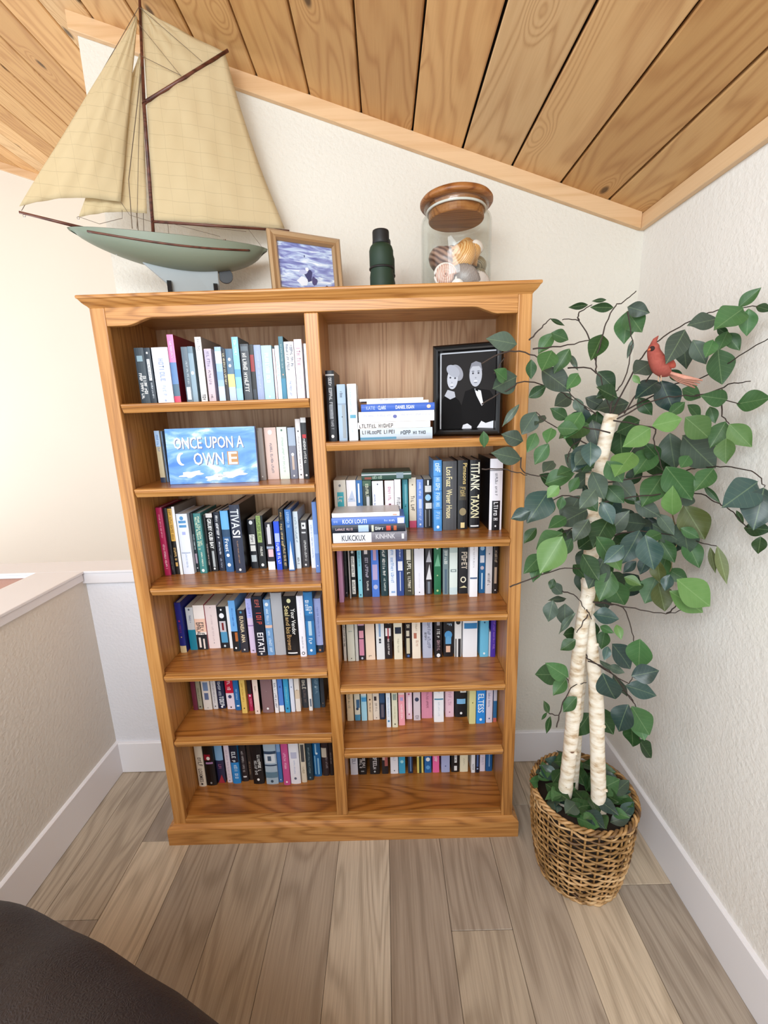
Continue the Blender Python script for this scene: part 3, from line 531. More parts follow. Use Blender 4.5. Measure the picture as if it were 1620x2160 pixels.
[0, 'plum maroon paperback at left end on fifth left shelf', 'books on the fifth left shelf', [-0.7468, 1.455, 0.4164], 0.0158, 0.108, 0.18, '6e2c40', '', 0, []],
[0, 'olive grey paperback on fifth left shelf', 'books on the fifth left shelf', [-0.7303, 1.46, 0.4164], 0.0158, 0.108, 0.18, '9c9780', '', 0, [('t', 0.5, 0.8, '6a664e', 0.3, None, 0), ('o', 0.94, '4a3838', 0.4)]],
[0, 'broad beige paperback with blue window emblem on fifth left shelf', 'books on the fifth left shelf', [-0.6993, 1.455, 0.4164], 0.0311, 0.108, 0.18, 'ddd3ca', '', 0, [('r', 0.35, 0.55, 0.2, 0.8, '6f84a6'), ('r', 0.6, 0.76, 0.25, 0.75, '5c6a8c'), ('o', 0.95, '8a8078', 0.12)]],
[0, 'light grey paperback with faint grey title on fifth left shelf', 'books on the fifth left shelf', [-0.6714, 1.458, 0.4164], 0.0178, 0.108, 0.18, 'd6d0d0', '', 0, [('t', 0.3, 0.85, '8c8890', 0.3, None, 0), ('o', 0.93, '333333', 0.25)]],
[0, 'dark navy paperback with white script on fifth left shelf', 'books on the fifth left shelf', [-0.6468, 1.459, 0.4164], 0.0271, 0.108, 0.18, '162040', '', 0, [('t', 0.35, 0.7, 'c4c8d4', 0.35, None, -0.1), ('t', 0.7, 0.93, 'e8eaf0', 0.6, None, 0.05), ('o', 0.95, 'f0f0f0', 0.3)]],
[0, 'paperback with red top and pale pink foot on fifth left shelf', 'books on the fifth left shelf', [-0.611, 1.455, 0.4164], 0.0293, 0.108, 0.18, 'e9d8e2', '', 0, [('b', 0, 0.62, 'c2183a'), ('t', 0.3, 0.56, 'f0d8dc', 0.4, None, 0), ('o', 0.7, '3c4468', 0.45), ('o', 0.95, '222222', 0.2)]],
[0, 'blue paperback left of yellow one on fifth left shelf', 'books on the fifth left shelf', [-0.5824, 1.448, 0.4164], 0.0195, 0.108, 0.18, '1d68a8', '', 0, [('t', 0.5, 0.75, 'a8d0ec', 0.3, None, 0), ('r', 0.88, 0.91, 0.3, 0.8, 'eef4f8')]],
[0, 'yellow paperback on fifth left shelf', 'books on the fifth left shelf', [-0.5517, 1.429, 0.4164], 0.0193, 0.108, 0.18, 'e2be66', '', 0, [('t', 0.3, 0.75, 'b48c30', 0.3, None, 0), ('o', 0.88, '4a3a1c', 0.25)]],
[0, 'crimson paperback with black upper spine on fifth left shelf', 'books on the fifth left shelf', [-0.5305, 1.441, 0.4164], 0.0146, 0.108, 0.18, 'b3204e', '', 0, [('b', 0, 0.6, '241d22'), ('o', 0.64, 'f0c8d8', 0.5), ('t', 0.7, 0.9, 'e88aa4', 0.4, None, 0.1)]],
[0, 'cream pink paperback on fifth left shelf', 'books on the fifth left shelf', [-0.5017, 1.423, 0.4164], 0.0192, 0.108, 0.18, 'f0d8cc', '140f10', 0, [('t', 0.35, 0.5, '8c7a70', 0.3, None, 0), ('o', 0.93, '7a5a50', 0.25)]],
[0, 'broad mauve brown hardback on fifth left shelf', 'books on the fifth left shelf', [-0.4639, 1.43, 0.4164], 0.0408, 0.108, 0.18, '86696c', '', 1, [('o', 0.9, 'f0f0f0', 0.2), ('o', 0.5, 'c0aeb0', 0.05)]],
[0, 'thin white paperback with dark letters on fifth left shelf', 'books on the fifth left shelf', [-0.4306, 1.426, 0.4164], 0.0131, 0.108, 0.18, 'f0eef2', '', 0, [('t', 0.3, 0.9, '44485c', 0.5, None, 0)]],
[0, 'cornflower blue paperback with white foot on fifth left shelf', 'books on the fifth left shelf', [-0.4134, 1.432, 0.4164], 0.017, 0.108, 0.18, '5386d6', '', 0, [('b', 0.85, 1, 'eef0f4'), ('o', 0.42, '2f58a4', 0.4)]],
[0, 'cyan blue paperback on fifth left shelf', 'books on the fifth left shelf', [-0.39, 1.426, 0.4164], 0.0175, 0.108, 0.18, '3ba0d0', '', 0, [('t', 0.4, 0.8, '8fd0c8', 0.3, None, 0), ('o', 0.9, '16506c', 0.4)]],
[0, 'narrow bluish white paperback on fifth left shelf', 'books on the fifth left shelf', [-0.3704, 1.429, 0.4164], 0.0142, 0.108, 0.18, 'e2e8f8', '', 0, [('o', 0.42, '5a7ca0', 0.3)]],
[0, 'cream white paperback with worn edge on fifth left shelf', 'books on the fifth left shelf', [-0.3513, 1.431, 0.4164], 0.0177, 0.108, 0.18, 'eae2da', '', 0, [('b', 0.5, 0.7, 'dcc8b0'), ('o', 0.5, '7a6a50', 0.2)]],
[0, 'charcoal paperback with brown scribble on fifth left shelf', 'books on the fifth left shelf', [-0.3285, 1.451, 0.4164], 0.0208, 0.108, 0.18, '33363c', '', 0, [('t', 0.35, 0.6, 'cfc8b8', 0.7, None, 0), ('t', 0.58, 0.88, '7a6860', 0.4, None, 0)]],
[0, 'thin white paperback with dark label on fifth left shelf', 'books on the fifth left shelf', [-0.305, 1.433, 0.4164], 0.013, 0.108, 0.18, 'f0ece8', '', 0, [('r', 0.72, 0.9, 0.35, 0.8, '6c7888')]],
[0, 'slate blue paperback near centre post on fifth left shelf', 'books on the fifth left shelf', [-0.2849, 1.448, 0.4164], 0.0258, 0.108, 0.18, '43647a', '', 0, [('t', 0.3, 0.7, '7d98a8', 0.4, None, 0.1), ('o', 0.5, '9fb4be', 0.3)]],
[0, 'dark slate book against centre post on fifth left shelf', 'books on the fifth left shelf', [-0.2615, 1.45, 0.4164], 0.0143, 0.108, 0.18, '2a323a', '', 0, [('o', 0.9, 'c89a70', 0.2)]],
[0, 'cream book with dark brown vertical title at left end on bottom left shelf', 'books on the bottom left shelf', [-0.7508, 1.434, 0.0924], 0.0284, 0.1462, 0.215, 'dccfbc', '', 1, [('t', 0.38, 0.6, '6c5a50', 0.55, None, 0.1), ('t', 0.62, 0.9, '4c4440', 0.5, 'LOXMIES', 0), ('o', 0.94, '3a3432', 0.3)]],
[0, 'broad black hardback with red and white top emblem on bottom left shelf', 'books on the bottom left shelf', [-0.7166, 1.438, 0.0924], 0.0389, 0.1462, 0.215, '0d0a0c', '', 1, [('r', 0.34, 0.46, 0.1, 0.7, '8e1026'), ('o', 0.42, 'e0dcd4', 0.35), ('r', 0.5, 0.54, 0.2, 0.9, 'a078a0'), ('o', 0.94, '9a9a9a', 0.2)]],
[0, 'navy purple book with pale blue top and red foot on bottom left shelf', 'books on the bottom left shelf', [-0.6808, 1.45, 0.0924], 0.0299, 0.14, 0.215, '272646', '', 1, [('b', 0, 0.52, '7fa8cc'), ('t', 0.6, 0.72, '9a5a80', 0.4, None, 0), ('tri', 0.82, 1, 'a83040')]],
[0, 'pale pinkish white book on bottom left shelf', 'books on the bottom left shelf', [-0.649, 1.449, 0.0924], 0.0196, 0.141, 0.215, 'e6d6e0', '', 1, [('t', 0.3, 0.9, 'b4a0b0', 0.3, None, 0), ('o', 0.95, '50485a', 0.2)]],
[0, 'book with navy top and bright blue lower half on bottom left shelf', 'books on the bottom left shelf', [-0.6199, 1.444, 0.0924], 0.0304, 0.146, 0.215, '2a86cc', '', 1, [('b', 0, 0.55, '121a30'), ('t', 0.32, 0.54, 'e8ecf0', 0.5, None, 0), ('t', 0.6, 0.9, 'd4e8f4', 0.4, None, 0.1)]],
[0, 'brown black book with grey curved title on bottom left shelf', 'books on the bottom left shelf', [-0.5898, 1.453, 0.0924], 0.0262, 0.137, 0.215, '241d22', '', 1, [('t', 0.35, 0.8, 'b0a8a8', 0.3, None, 0), ('r', 0.88, 0.91, 0.3, 0.8, 'dcdcdc')]],
[0, 'narrow dark brown book on bottom left shelf', 'books on the bottom left shelf', [-0.5679, 1.458, 0.0924], 0.0152, 0.132, 0.215, '2f2624', '', 1, [('t', 0.6, 0.92, '9a7c62', 0.4, None, 0)]],
[0, 'black book with white letters and white dot on bottom left shelf', 'books on the bottom left shelf', [-0.5316, 1.439, 0.0924], 0.0413, 0.1462, 0.215, '0e0e14', '', 1, [('t', 0.38, 0.75, 'ecece8', 0.28, None, 0.22), ('t', 0.5, 0.8, 'c8c8c8', 0.24, None, -0.12), ('o', 0.9, 'f0f0f0', 0.24)]],
[0, 'broad blue grey photographic spine book on bottom left shelf', 'books on the bottom left shelf', [-0.4776, 1.436, 0.0924], 0.0462, 0.1462, 0.215, 'a9bccb', '', 1, [('b', 0.3, 0.36, '2f4660'), ('r', 0.36, 0.55, 0.1, 0.9, 'd6dde4'), ('r', 0.4, 0.5, 0.3, 0.6, '44586e'), ('b', 0.58, 0.61, '2f4660'), ('b', 0.74, 0.86, '5f8094'), ('o', 0.93, '33485a', 0.24)]],
[0, 'narrow steel blue book on bottom left shelf', 'books on the bottom left shelf', [-0.4461, 1.443, 0.0924], 0.0155, 0.1462, 0.215, '3f74b0', '', 1, [('b', 0, 0.35, '86a8d0'), ('o', 0.94, 'dfe6ec', 0.3)]],
[0, 'pink book with pale title on bottom left shelf', 'books on the bottom left shelf', [-0.4191, 1.43, 0.0924], 0.0251, 0.1462, 0.215, 'cc5490', '', 1, [('t', 0.32, 0.68, 'f0c4dc', 0.34, None, 0), ('o', 0.93, 'f6eef2', 0.3)]],
[0, 'broad white book with grey shield on bottom left shelf', 'books on the bottom left shelf', [-0.3855, 1.435, 0.0924], 0.0376, 0.1462, 0.215, 'f2f1f8', '', 1, [('r', 0.33, 0.46, 0.2, 0.8, 'c3c4dc'), ('t', 0.5, 0.8, 'b4bcd8', 0.14, None, 0), ('o', 0.88, '5c6278', 0.26)]],
[0, 'cream book with dark upper panel on bottom left shelf', 'books on the bottom left shelf', [-0.3534, 1.44, 0.0924], 0.0195, 0.1462, 0.215, 'e2d6c0', '', 1, [('r', 0.2, 0.56, 0.2, 0.85, '4a4a4c'), ('t', 0.66, 0.8, 'a89878', 0.4, None, 0)]],
[0, 'dark teal slate book on bottom left shelf', 'books on the bottom left shelf', [-0.3313, 1.45, 0.0924], 0.0234, 0.14, 0.215, '1f3844', '', 1, [('t', 0.3, 0.85, '7c939a', 0.3, None, 0), ('o', 0.94, '6a8ca0', 0.3)]],
[0, 'blue book with pale streaks on bottom left shelf', 'books on the bottom left shelf', [-0.3037, 1.468, 0.0924], 0.0298, 0.122, 0.215, '1a6aa4', '', 1, [('r', 0.3, 0.5, 0.3, 0.5, '9ac8e4'), ('r', 0.55, 0.95, 0.15, 0.3, '8cc0e0'), ('r', 0.6, 0.95, 0.55, 0.75, '8cc0e0'), ('o', 0.5, 'dfeef4', 0.3)]],
[0, 'brown black book with cream splash on bottom left shelf', 'books on the bottom left shelf', [-0.2721, 1.47, 0.0924], 0.0264, 0.12, 0.215, '2c2126', '', 1, [('r', 0.4, 0.6, 0.0, 0.75, 'cbbfae'), ('t', 0.6, 0.85, '9a8e90', 0.3, None, 0.2)]],
[0, 'very dark book against centre post on bottom left shelf', 'books on the bottom left shelf', [-0.2491, 1.47, 0.0924], 0.0151, 0.12, 0.215, '171014', '', 1, [('t', 0.5, 0.75, '8a7c7c', 0.3, None, 0)]],
[0, 'tall black hardback with silver title at left end on top right shelf', 'books on the top right shelf', [-0.1551, 1.34, 1.4154], 0.0253, 0.17, 0.2047, '20232a', '', 1, [('b', 0.05, 0.07, 'c8c8c8'), ('t', 0.1, 0.5, 'c4c8ce', 0.36, None, 0), ('r', 0.48, 0.68, 0.25, 0.7, '7f858e'), ('t', 0.55, 0.85, 'a8acb4', 0.3, None, 0.05), ('o', 0.93, 'f0f0f0', 0.35)]],
[0, 'pale blue grey paperback on top right shelf', 'books on the top right shelf', [-0.1239, 1.34, 1.4154], 0.0244, 0.108, 0.165, 'a4bcd4', '', 0, [('t', 0.12, 0.28, '4a4c60', 0.3, None, 0), ('b', 0.33, 0.36, '8fa2b8'), ('r', 0.36, 0.95, 0.5, 0.9, '9aa4ac'), ('o', 0.57, '484c56', 0.14)]],
[0, 'white paperback with aqua marks beside stacked books on top right shelf', 'books on the top right shelf', [-0.0925, 1.34, 1.4154], 0.0267, 0.108, 0.1654, 'e8f1f6', '', 0, [('t', 0.06, 0.5, '8fc0d4', 0.2, None, -0.2), ('r', 0.54, 0.6, 0.2, 0.85, '5aa0bc'), ('t', 0.66, 0.9, 'b4d4e2', 0.16, None, -0.1)]],
[1, 'blue and white book at bottom of lying stack on top right shelf', 'books on the top right shelf', [0.1452, 1.335, 1.4319], 0.0329, 0.14, 0.2175, 'c4d2de', '', 1, [('t', 0.03, 0.5, '4a3a34', 0.34, None, 0.2), ('r', 0.0, 0.5, 0.05, 0.25, '6aa4c4'), ('t', 0.56, 0.92, '2c2e38', 0.36, None, 0.1)]],
[1, 'slim cream book with black letters in lying stack on top right shelf', 'books on the top right shelf', [0.1391, 1.335, 1.4581], 0.0187, 0.14, 0.2171, 'efe9e4', '', 1, [('t', 0.02, 0.5, '3a3640', 0.6, None, -0.05)]],
[1, 'thick greyish white book in lying stack on top right shelf', 'books on the top right shelf', [0.1512, 1.335, 1.4832], 0.0306, 0.14, 0.2259, 'e4e2e8', '', 1, [('t', 0.06, 0.44, 'b4b8d0', 0.2, None, 0.1), ('o', 0.48, '5c64a4', 0.34), ('t', 0.56, 0.95, 'c0c4d4', 0.16, None, 0.12)]],
[1, 'blue book with white lettering in lying stack on top right shelf', 'books on the top right shelf', [0.1522, 1.335, 1.5096], 0.0213, 0.14, 0.2184, '3762c0', '', 1, [('t', 0.07, 0.19, 'a4b8e8', 0.5, 'KATIE', 0), ('t', 0.23, 0.34, 'dfe8fa', 0.55, 'CLARK', 0), ('t', 0.47, 0.72, 'f4f6fc', 0.5, 'DANIEL EGAN', 0), ('o', 0.92, 'f0c8b8', 0.5)]],
[1, 'thin cream magazine second from top of lying stack on top right shelf', 'books on the top right shelf', [0.1353, 1.341, 1.5246], 0.0079, 0.14, 0.1843, 'efebe2', '', 0, []],
[1, 'thin white magazine topping lying stack on top right shelf', 'books on the top right shelf', [0.1193, 1.341, 1.5325], 0.0072, 0.14, 0.1895, 'f1eeec', '', 0, [('t', 0.3, 0.6, '8a86a0', 0.5, None, 0)]],
[0, 'beige paperback with teal label at left end on second right shelf', 'books on the second right shelf', [-0.1498, 1.405, 1.1064], 0.0386, 0.108, 0.1798, 'cfc8bc', '', 0, [('o', 0.1, '6c6c70', 0.2), ('r', 0.22, 0.5, 0.25, 0.8, '35a0ae'), ('t', 0.3, 0.42, 'cfc8bc', 0.4, None, 0)]],
[0, 'white paperback with pale blue spire emblem on second right shelf', 'books on the second right shelf', [-0.1132, 1.405, 1.1064], 0.0299, 0.108, 0.1787, 'e6e3e8', '', 0, [('tri', 0.18, 0.4, 'b9c4dc'), ('r', 0.34, 0.36, 0.15, 0.8, '8ea0b8')]],
[0, 'narrow blue paperback with white stripe on second right shelf', 'books on the second right shelf', [-0.087, 1.405, 1.1064], 0.02, 0.108, 0.1779, '2c66a4', '', 0, [('r', 0.06, 0.42, 0.3, 0.55, 'dfe6ec'), ('o', 0.5, 'cfe0ee', 0.4)]],
[0, 'dark green black paperback with pale title on second right shelf', 'books on the second right shelf', [-0.0616, 1.405, 1.1064], 0.0276, 0.108, 0.1755, '22302c', '', 0, [('b', 0, 0.1, '3d5c48'), ('t', 0.06, 0.36, 'cfd2b8', 0.34, None, 0), ('r', 0.3, 0.6, 0.4, 0.75, 'b9bcc0')]],
[0, 'broad lavender white paperback on second right shelf', 'books on the second right shelf', [-0.0269, 1.405, 1.1064], 0.0355, 0.108, 0.1729, 'e3e7f4', '15151c', 0, [('t', 0.25, 0.5, '7c86ac', 0.16, None, -0.3), ('o', 0.06, '33384a', 0.12)]],
[0, 'white pink paperback with maroon edges on second right shelf', 'books on the second right shelf', [0.0113, 1.405, 1.1064], 0.0299, 0.108, 0.1733, 'eee0e8', '6e1226', 0, [('t', 0.12, 0.4, 'b05a7c', 0.3, None, 0), ('r', 0.44, 0.5, 0.4, 0.65, '6a3048')]],
[0, 'white paperback with dark lower letters on second right shelf', 'books on the second right shelf', [0.0381, 1.405, 1.1064], 0.0205, 0.108, 0.1763, 'ebe9ee', '', 0, [('t', 0.34, 0.6, '2c3038', 0.5, None, 0.1)]],
[0, 'teal paperback on second right shelf', 'books on the second right shelf', [0.0649, 1.459, 1.1064], 0.018, 0.108, 0.1676, '43a0b0', '', 0, [('r', 0.1, 0.5, 0.4, 0.75, '7cc0cc'), ('o', 0.55, '1c3c44', 0.2)]],
[0, 'cream paperback with rose foot on second right shelf', 'books on the second right shelf', [0.0898, 1.456, 1.1064], 0.0238, 0.108, 0.1735, 'e9ddc8', '', 0, [('b', 0.86, 1, 'd8587c'), ('t', 0.36, 0.7, '4a3c34', 0.5, None, 0), ('o', 0.14, '7a6a5a', 0.2)]],
[0, 'periwinkle blue paperback on second right shelf', 'books on the second right shelf', [0.1148, 1.453, 1.1064], 0.022, 0.108, 0.1669, '6b90d8', '', 0, [('t', 0.06, 0.36, 'dfe6f6', 0.34, None, 0), ('r', 0.4, 0.6, 0.3, 0.75, 'c9d4f0'), ('t', 0.62, 0.86, 'dfe6f6', 0.34, None, 0), ('o', 0.93, 'f0f4fa', 0.3)]],
[0, 'black paperback with white skeleton figure on second right shelf', 'books on the second right shelf', [0.141, 1.446, 1.1064], 0.0278, 0.108, 0.1679, '131317', '', 0, [('r', 0.02, 0.12, 0.42, 0.62, 'e8e8e8'), ('r', 0.13, 0.26, 0.15, 0.9, 'd6d2cc'), ('o', 0.37, '9cc8e4', 0.7), ('r', 0.48, 0.6, 0.2, 0.95, 'dcd8d2'), ('r', 0.62, 0.98, 0.15, 0.25, '9a9a9c'), ('r', 0.62, 0.96, 0.6, 0.7, '8a8a8c')]],
[0, 'tall bright blue book on second right shelf', 'books on the second right shelf', [0.1688, 1.403, 1.1064], 0.0265, 0.15, 0.2347, '4d97dc', '', 1, [('t', 0.04, 0.2, 'dceefa', 0.6, None, 0), ('b', 0.215, 0.225, '2f6cb0'), ('t', 0.24, 0.42, 'c9e2f6', 0.5, None, 0), ('b', 0.42, 0.43, '2f6cb0'), ('t', 0.45, 0.66, 'c4e0f6', 0.5, None, 0), ('b', 0.68, 0.69, '2f6cb0'), ('t', 0.72, 0.86, 'a4cdf0', 0.5, None, 0), ('o', 0.94, 'e6f2fa', 0.35)]],
[0, 'broad charcoal hardback with gold gothic title on second right shelf', 'books on the second right shelf', [0.2088, 1.41, 1.1064], 0.0455, 0.15, 0.2297, '4e4f54', '', 1, [('t', 0.08, 0.2, 'ecdcaa', 0.42, 'Los', -0.05), ('t', 0.22, 0.36, 'ecdcaa', 0.42, 'Fuaz', -0.05), ('t', 0.4, 0.82, 'ecdcaa', 0.42, 'Waver House', -0.05)]],
[0, 'black hardback with slim gold ornament on second right shelf', 'books on the second right shelf', [0.2529, 1.418, 1.1064], 0.0328, 0.15, 0.2305, '1b1b1f', '', 1, [('t', 0.04, 0.34, 'dcc27c', 0.4, 'Pimsons', 0.2), ('r', 0.36, 0.57, 0.1, 0.85, '3d382e'), ('t', 0.38, 0.56, 'b09a64', 0.5, None, 0), ('o', 0.74, '8f8060', 0.7), ('r', 0.9, 0.98, 0.3, 0.7, 'e4cf98')]],
[0, 'black book with jagged silver and gold title on second right shelf', 'books on the second right shelf', [0.2944, 1.425, 1.1064], 0.0336, 0.15, 0.2293, '14141a', '', 1, [('t', 0.03, 0.44, 'f2ecd4', 0.85, 'TITANK', 0), ('t', 0.5, 0.84, 'f0e6bc', 0.8, 'TAXXN', 0), ('r', 0.955, 0.975, 0.1, 0.9, 'f2f2f2')]],
[0, 'tall white spined book with black lower panel on second right shelf', 'books on the second right shelf', [0.356, 1.393, 1.1064], 0.0407, 0.18, 0.235, 'e9e6ee', '0f0e12', 1, [('r', 0.155, 0.165, 0.0, 1, '4a4a50'), ('t', 0.2, 0.52, '5a5a66', 0.2, None, 0), ('r', 0.58, 1, 0.2, 0.84, '15151d'), ('t', 0.6, 0.86, 'f0f0f4', 0.34, None, 0), ('o', 0.94, 'dcdce0', 0.14)]],
[1, 'white and grey two tone book at bottom of front stack on second right shelf', 'books on the second right shelf', [0.0604, 1.295, 1.122], 0.0311, 0.105, 0.2275, 'e6e8f4', '', 1, [('bx', 0.52, 1, '74707a'), ('t', 0.12, 0.44, '2c2a30', 0.6, 'KUKCKUX', 0), ('t', 0.58, 0.84, 'c9c6cc', 0.5, 'KINHNK', 0.1), ('r', 0.93, 0.96, 0.3, 0.8, 'f4f4f4')]],
[1, 'dark book with pale cup and red marks in front stack on second right shelf', 'books on the second right shelf', [0.0563, 1.295, 1.1504], 0.0249, 0.105, 0.2255, '1d2230', '', 1, [('t', 0.05, 0.3, 'c4a8b0', 0.3, None, 0), ('r', 0.36, 0.5, 0.1, 0.95, 'a8c0dc'), ('r', 0.54, 0.57, 0.1, 0.9, 'c9ccb8'), ('t', 0.59, 0.72, 'd8dcdc', 0.4, None, 0), ('r', 0.74, 0.8, 0.2, 0.8, 'c4402e'), ('r', 0.84, 0.88, 0.2, 0.8, 'b4582e')]],
[1, 'blue book with pale title in front stack on second right shelf', 'books on the second right shelf', [0.0549, 1.295, 1.1743], 0.022, 0.105, 0.2237, '4a70c4', '', 1, [('t', 0.03, 0.11, 'a8bce8', 0.3, None, 0), ('t', 0.15, 0.48, 'dfe8fa', 0.6, 'KOOI LOUTI', 0), ('t', 0.72, 0.88, 'c9d8f4', 0.26, None, 0), ('r', 0.9, 0.99, 0.05, 0.85, 'e8e4f0')]],
[1, 'silver white book topping front stack on second right shelf', 'books on the second right shelf', [0.0395, 1.301, 1.1924], 0.0133, 0.105, 0.207, 'f2f2f4', 'cfc9c4', 1, [('r', 0.9, 0.96, 0.2, 0.5, 'd8a890')]],
[1, 'dark green and silver book lying on upright paperbacks on second right shelf', 'books on the second right shelf', [0.0836, 1.405, 1.2953], 0.024, 0.11, 0.1614, '24463a', '', 0, [('r', 0, 1, 0.62, 0.8, 'b4bcc0'), ('r', 0.7, 0.84, 0.15, 0.9, '7f909c'), ('t', 0.22, 0.46, '9fb4a4', 0.4, None, -0.15), ('r', 0.06, 0.2, 0.1, 0.4, '8a4a3a')]],
[0, 'mauve pink paperback standing proud at left end on third right shelf', 'books on the third right shelf', [-0.1647, 1.411, 0.8574], 0.0155, 0.1292, 0.19, 'c08fb4', '', 0, []],
[0, 'thin black book beside mauve one on third right shelf', 'books on the third right shelf', [-0.1509, 1.458, 0.8574], 0.0108, 0.1292, 0.19, '141416', '', 0, [('t', 0.3, 0.6, '5a5a48', 0.3, None, 0), ('o', 0.92, 'a89a9a', 0.4)]],
[0, 'very thin grey booklet on third right shelf', 'books on the third right shelf', [-0.1361, 1.442, 0.8574], 0.0044, 0.1292, 0.19, 'a9a5a2', '', 0, []],
[0, 'black book with boxed white title left of cyan one on third right shelf', 'books on the third right shelf', [-0.1245, 1.456, 0.8574], 0.0177, 0.1292, 0.19, '16181a', '', 0, [('o', 0.12, 'dcdcdc', 0.5), ('r', 0.2, 0.6, 0.2, 0.85, 'e8e6e0'), ('t', 0.22, 0.58, '1c1c1c', 0.4, None, 0), ('r', 0.66, 0.94, 0.2, 0.85, 'e8e6e0'), ('t', 0.7, 0.92, '1c1c1c', 0.4, None, 0)]],
[0, 'narrow light cyan paperback on third right shelf', 'books on the third right shelf', [-0.1005, 1.45, 0.8574], 0.0143, 0.1292, 0.19, '86cfe0', '', 0, [('t', 0.1, 0.4, '2c5c6c', 0.3, None, 0), ('o', 0.66, '1c4a58', 0.3), ('o', 0.95, '2c5c7c', 0.4)]],
[0, 'navy black paperback with grey title on third right shelf', 'books on the third right shelf', [-0.0758, 1.453, 0.8574], 0.0289, 0.1292, 0.19, '1a1c28', '', 0, [('r', 0.08, 0.16, 0.25, 0.65, 'e4dcdc'), ('t', 0.23, 0.62, 'b9b4c4', 0.36, None, 0), ('t', 0.68, 0.88, 'dcdcd8', 0.24, None, 0.05)]],
[0, 'bright blue paperback with pink ornament on third right shelf', 'books on the third right shelf', [-0.0464, 1.45, 0.8574], 0.026, 0.1292, 0.19, '4a78d0', '', 0, [('r', 0.04, 0.28, 0.3, 0.7, 'c49ab4'), ('r', 0.36, 0.66, 0.15, 0.8, 'b4a4cc'), ('o', 0.8, 'b0b8dc', 0.6)]],
[0, 'dark teal paperback with white script on third right shelf', 'books on the third right shelf', [-0.0153, 1.456, 0.8574], 0.0247, 0.1292, 0.19, '16383f', '', 0, [('tri', 0, 0.08, 'c9d2cc'), ('t', 0.1, 0.62, 'e6e8e4', 0.4, None, 0), ('t', 0.64, 0.92, 'c9d4d0', 0.26, None, 0.05)]],
[0, 'white paperback with blue letters on third right shelf', 'books on the third right shelf', [0.014, 1.454, 0.8574], 0.027, 0.1292, 0.19, 'e6ecf8', '', 0, [('t', 0.08, 0.75, '6f9ad0', 0.36, None, 0), ('r', 0.9, 0.94, 0.3, 0.8, '8fb0dc')]],
[0, 'navy paperback with white square panel on third right shelf', 'books on the third right shelf', [0.0415, 1.454, 0.8574], 0.0245, 0.1292, 0.19, '2f4a8c', '', 0, [('t', 0.02, 0.28, 'dfe4ee', 0.2, None, 0), ('r', 0.32, 0.5, 0.2, 0.85, 'e8e8ee'), ('r', 0.52, 0.9, 0.42, 0.56, 'c4cce0')]],
[0, 'olive black paperback with cream title on third right shelf', 'books on the third right shelf', [0.0728, 1.454, 0.8574], 0.0331, 0.1292, 0.19, '3b3a2c', '', 0, [('r', 0.1, 0.3, 0.25, 0.7, 'e2dfd0'), ('t', 0.32, 0.6, 'f0ede0', 0.4, None, 0), ('t', 0.62, 0.92, 'e4e0d0', 0.3, None, 0), ('r', 0.02, 0.98, 0.84, 0.95, '8a8468')]],
[0, 'broad lavender white paperback on third right shelf', 'books on the third right shelf', [0.1086, 1.453, 0.8574], 0.0338, 0.1292, 0.19, 'e8e8f2', '', 0, [('o', 0.08, '3a3a4a', 0.14), ('o', 0.94, '3a3a4a', 0.12), ('t', 0.56, 0.86, 'cfcfdc', 0.12, None, 0)]],
[0, 'charcoal paperback with pale silhouettes on third right shelf', 'books on the third right shelf', [0.1426, 1.458, 0.8574], 0.023, 0.1292, 0.19, '2f2a30', '', 0, [('o', 0.06, 'dcdcdc', 0.3), ('tri', 0.12, 0.36, 'b4b4bc'), ('tri', 0.4, 0.7, 'd6d6da'), ('r', 0.74, 0.98, 0.3, 0.7, '77808c')]],
[0, 'green paperback on third right shelf', 'books on the third right shelf', [0.1728, 1.455, 0.8574], 0.0242, 0.1292, 0.19, '1f6e48', '0f1410', 0, [('o', 0.09, 'e8ece8', 0.34), ('tri', 0.2, 0.44, '6fb08c'), ('o', 0.62, 'a8c090', 0.2), ('o', 0.92, 'b9d08c', 0.3)]],
[0, 'grey teal paperback with white upright letters on third right shelf', 'books on the third right shelf', [0.2019, 1.453, 0.8574], 0.0194, 0.1292, 0.19, '75888c', '', 0, [('b', 0, 0.12, '33484a'), ('t', 0.14, 0.42, 'f0f4f0', 0.5, None, 0), ('r', 0.5, 0.98, 0.3, 0.7, '53687c')]],
[0, 'pale green white paperback on third right shelf', 'books on the third right shelf', [0.2286, 1.451, 0.8574], 0.0278, 0.1292, 0.19, 'dde8e2', '', 0, [('b', 0, 0.18, 'b9ccc8'), ('t', 0.5, 0.56, '7c8c8c', 0.7, None, 0), ('b', 0.86, 1, 'cbdde0')]],
[0, 'black paperback with cream ornate title on third right shelf', 'books on the third right shelf', [0.2641, 1.457, 0.8574], 0.0327, 0.1292, 0.19, '15161b', '', 0, [('o', 0.06, 'e8e4dc', 0.35), ('t', 0.18, 0.52, 'd8c8b4', 0.6, None, 0.1), ('o', 0.72, 'e4dcc4', 0.62), ('o', 0.72, '15161b', 0.4), ('tri', 0.84, 0.88, 'd8cca0')]],
[0, 'white paperback standing proud with dark blue line on third right shelf', 'books on the third right shelf', [0.2947, 1.426, 0.8574], 0.0272, 0.1292, 0.19, 'f0eff4', '', 0, [('t', 0.04, 0.44, 'aaa4ac', 0.16, None, 0), ('r', 0.62, 0.65, 0.05, 0.95, '4c6488')]],
[0, 'blue paperback with pale ovals on third right shelf', 'books on the third right shelf', [0.3303, 1.457, 0.8574], 0.021, 0.1292, 0.19, '196094', '', 0, [('o', 0.12, 'a8cce8', 0.7), ('r', 0.26, 0.4, 0.15, 0.85, 'dcdce4'), ('o', 0.5, 'c4b8c0', 0.6), ('r', 0.6, 0.92, 0.4, 0.6, 'cfe4f0')]],
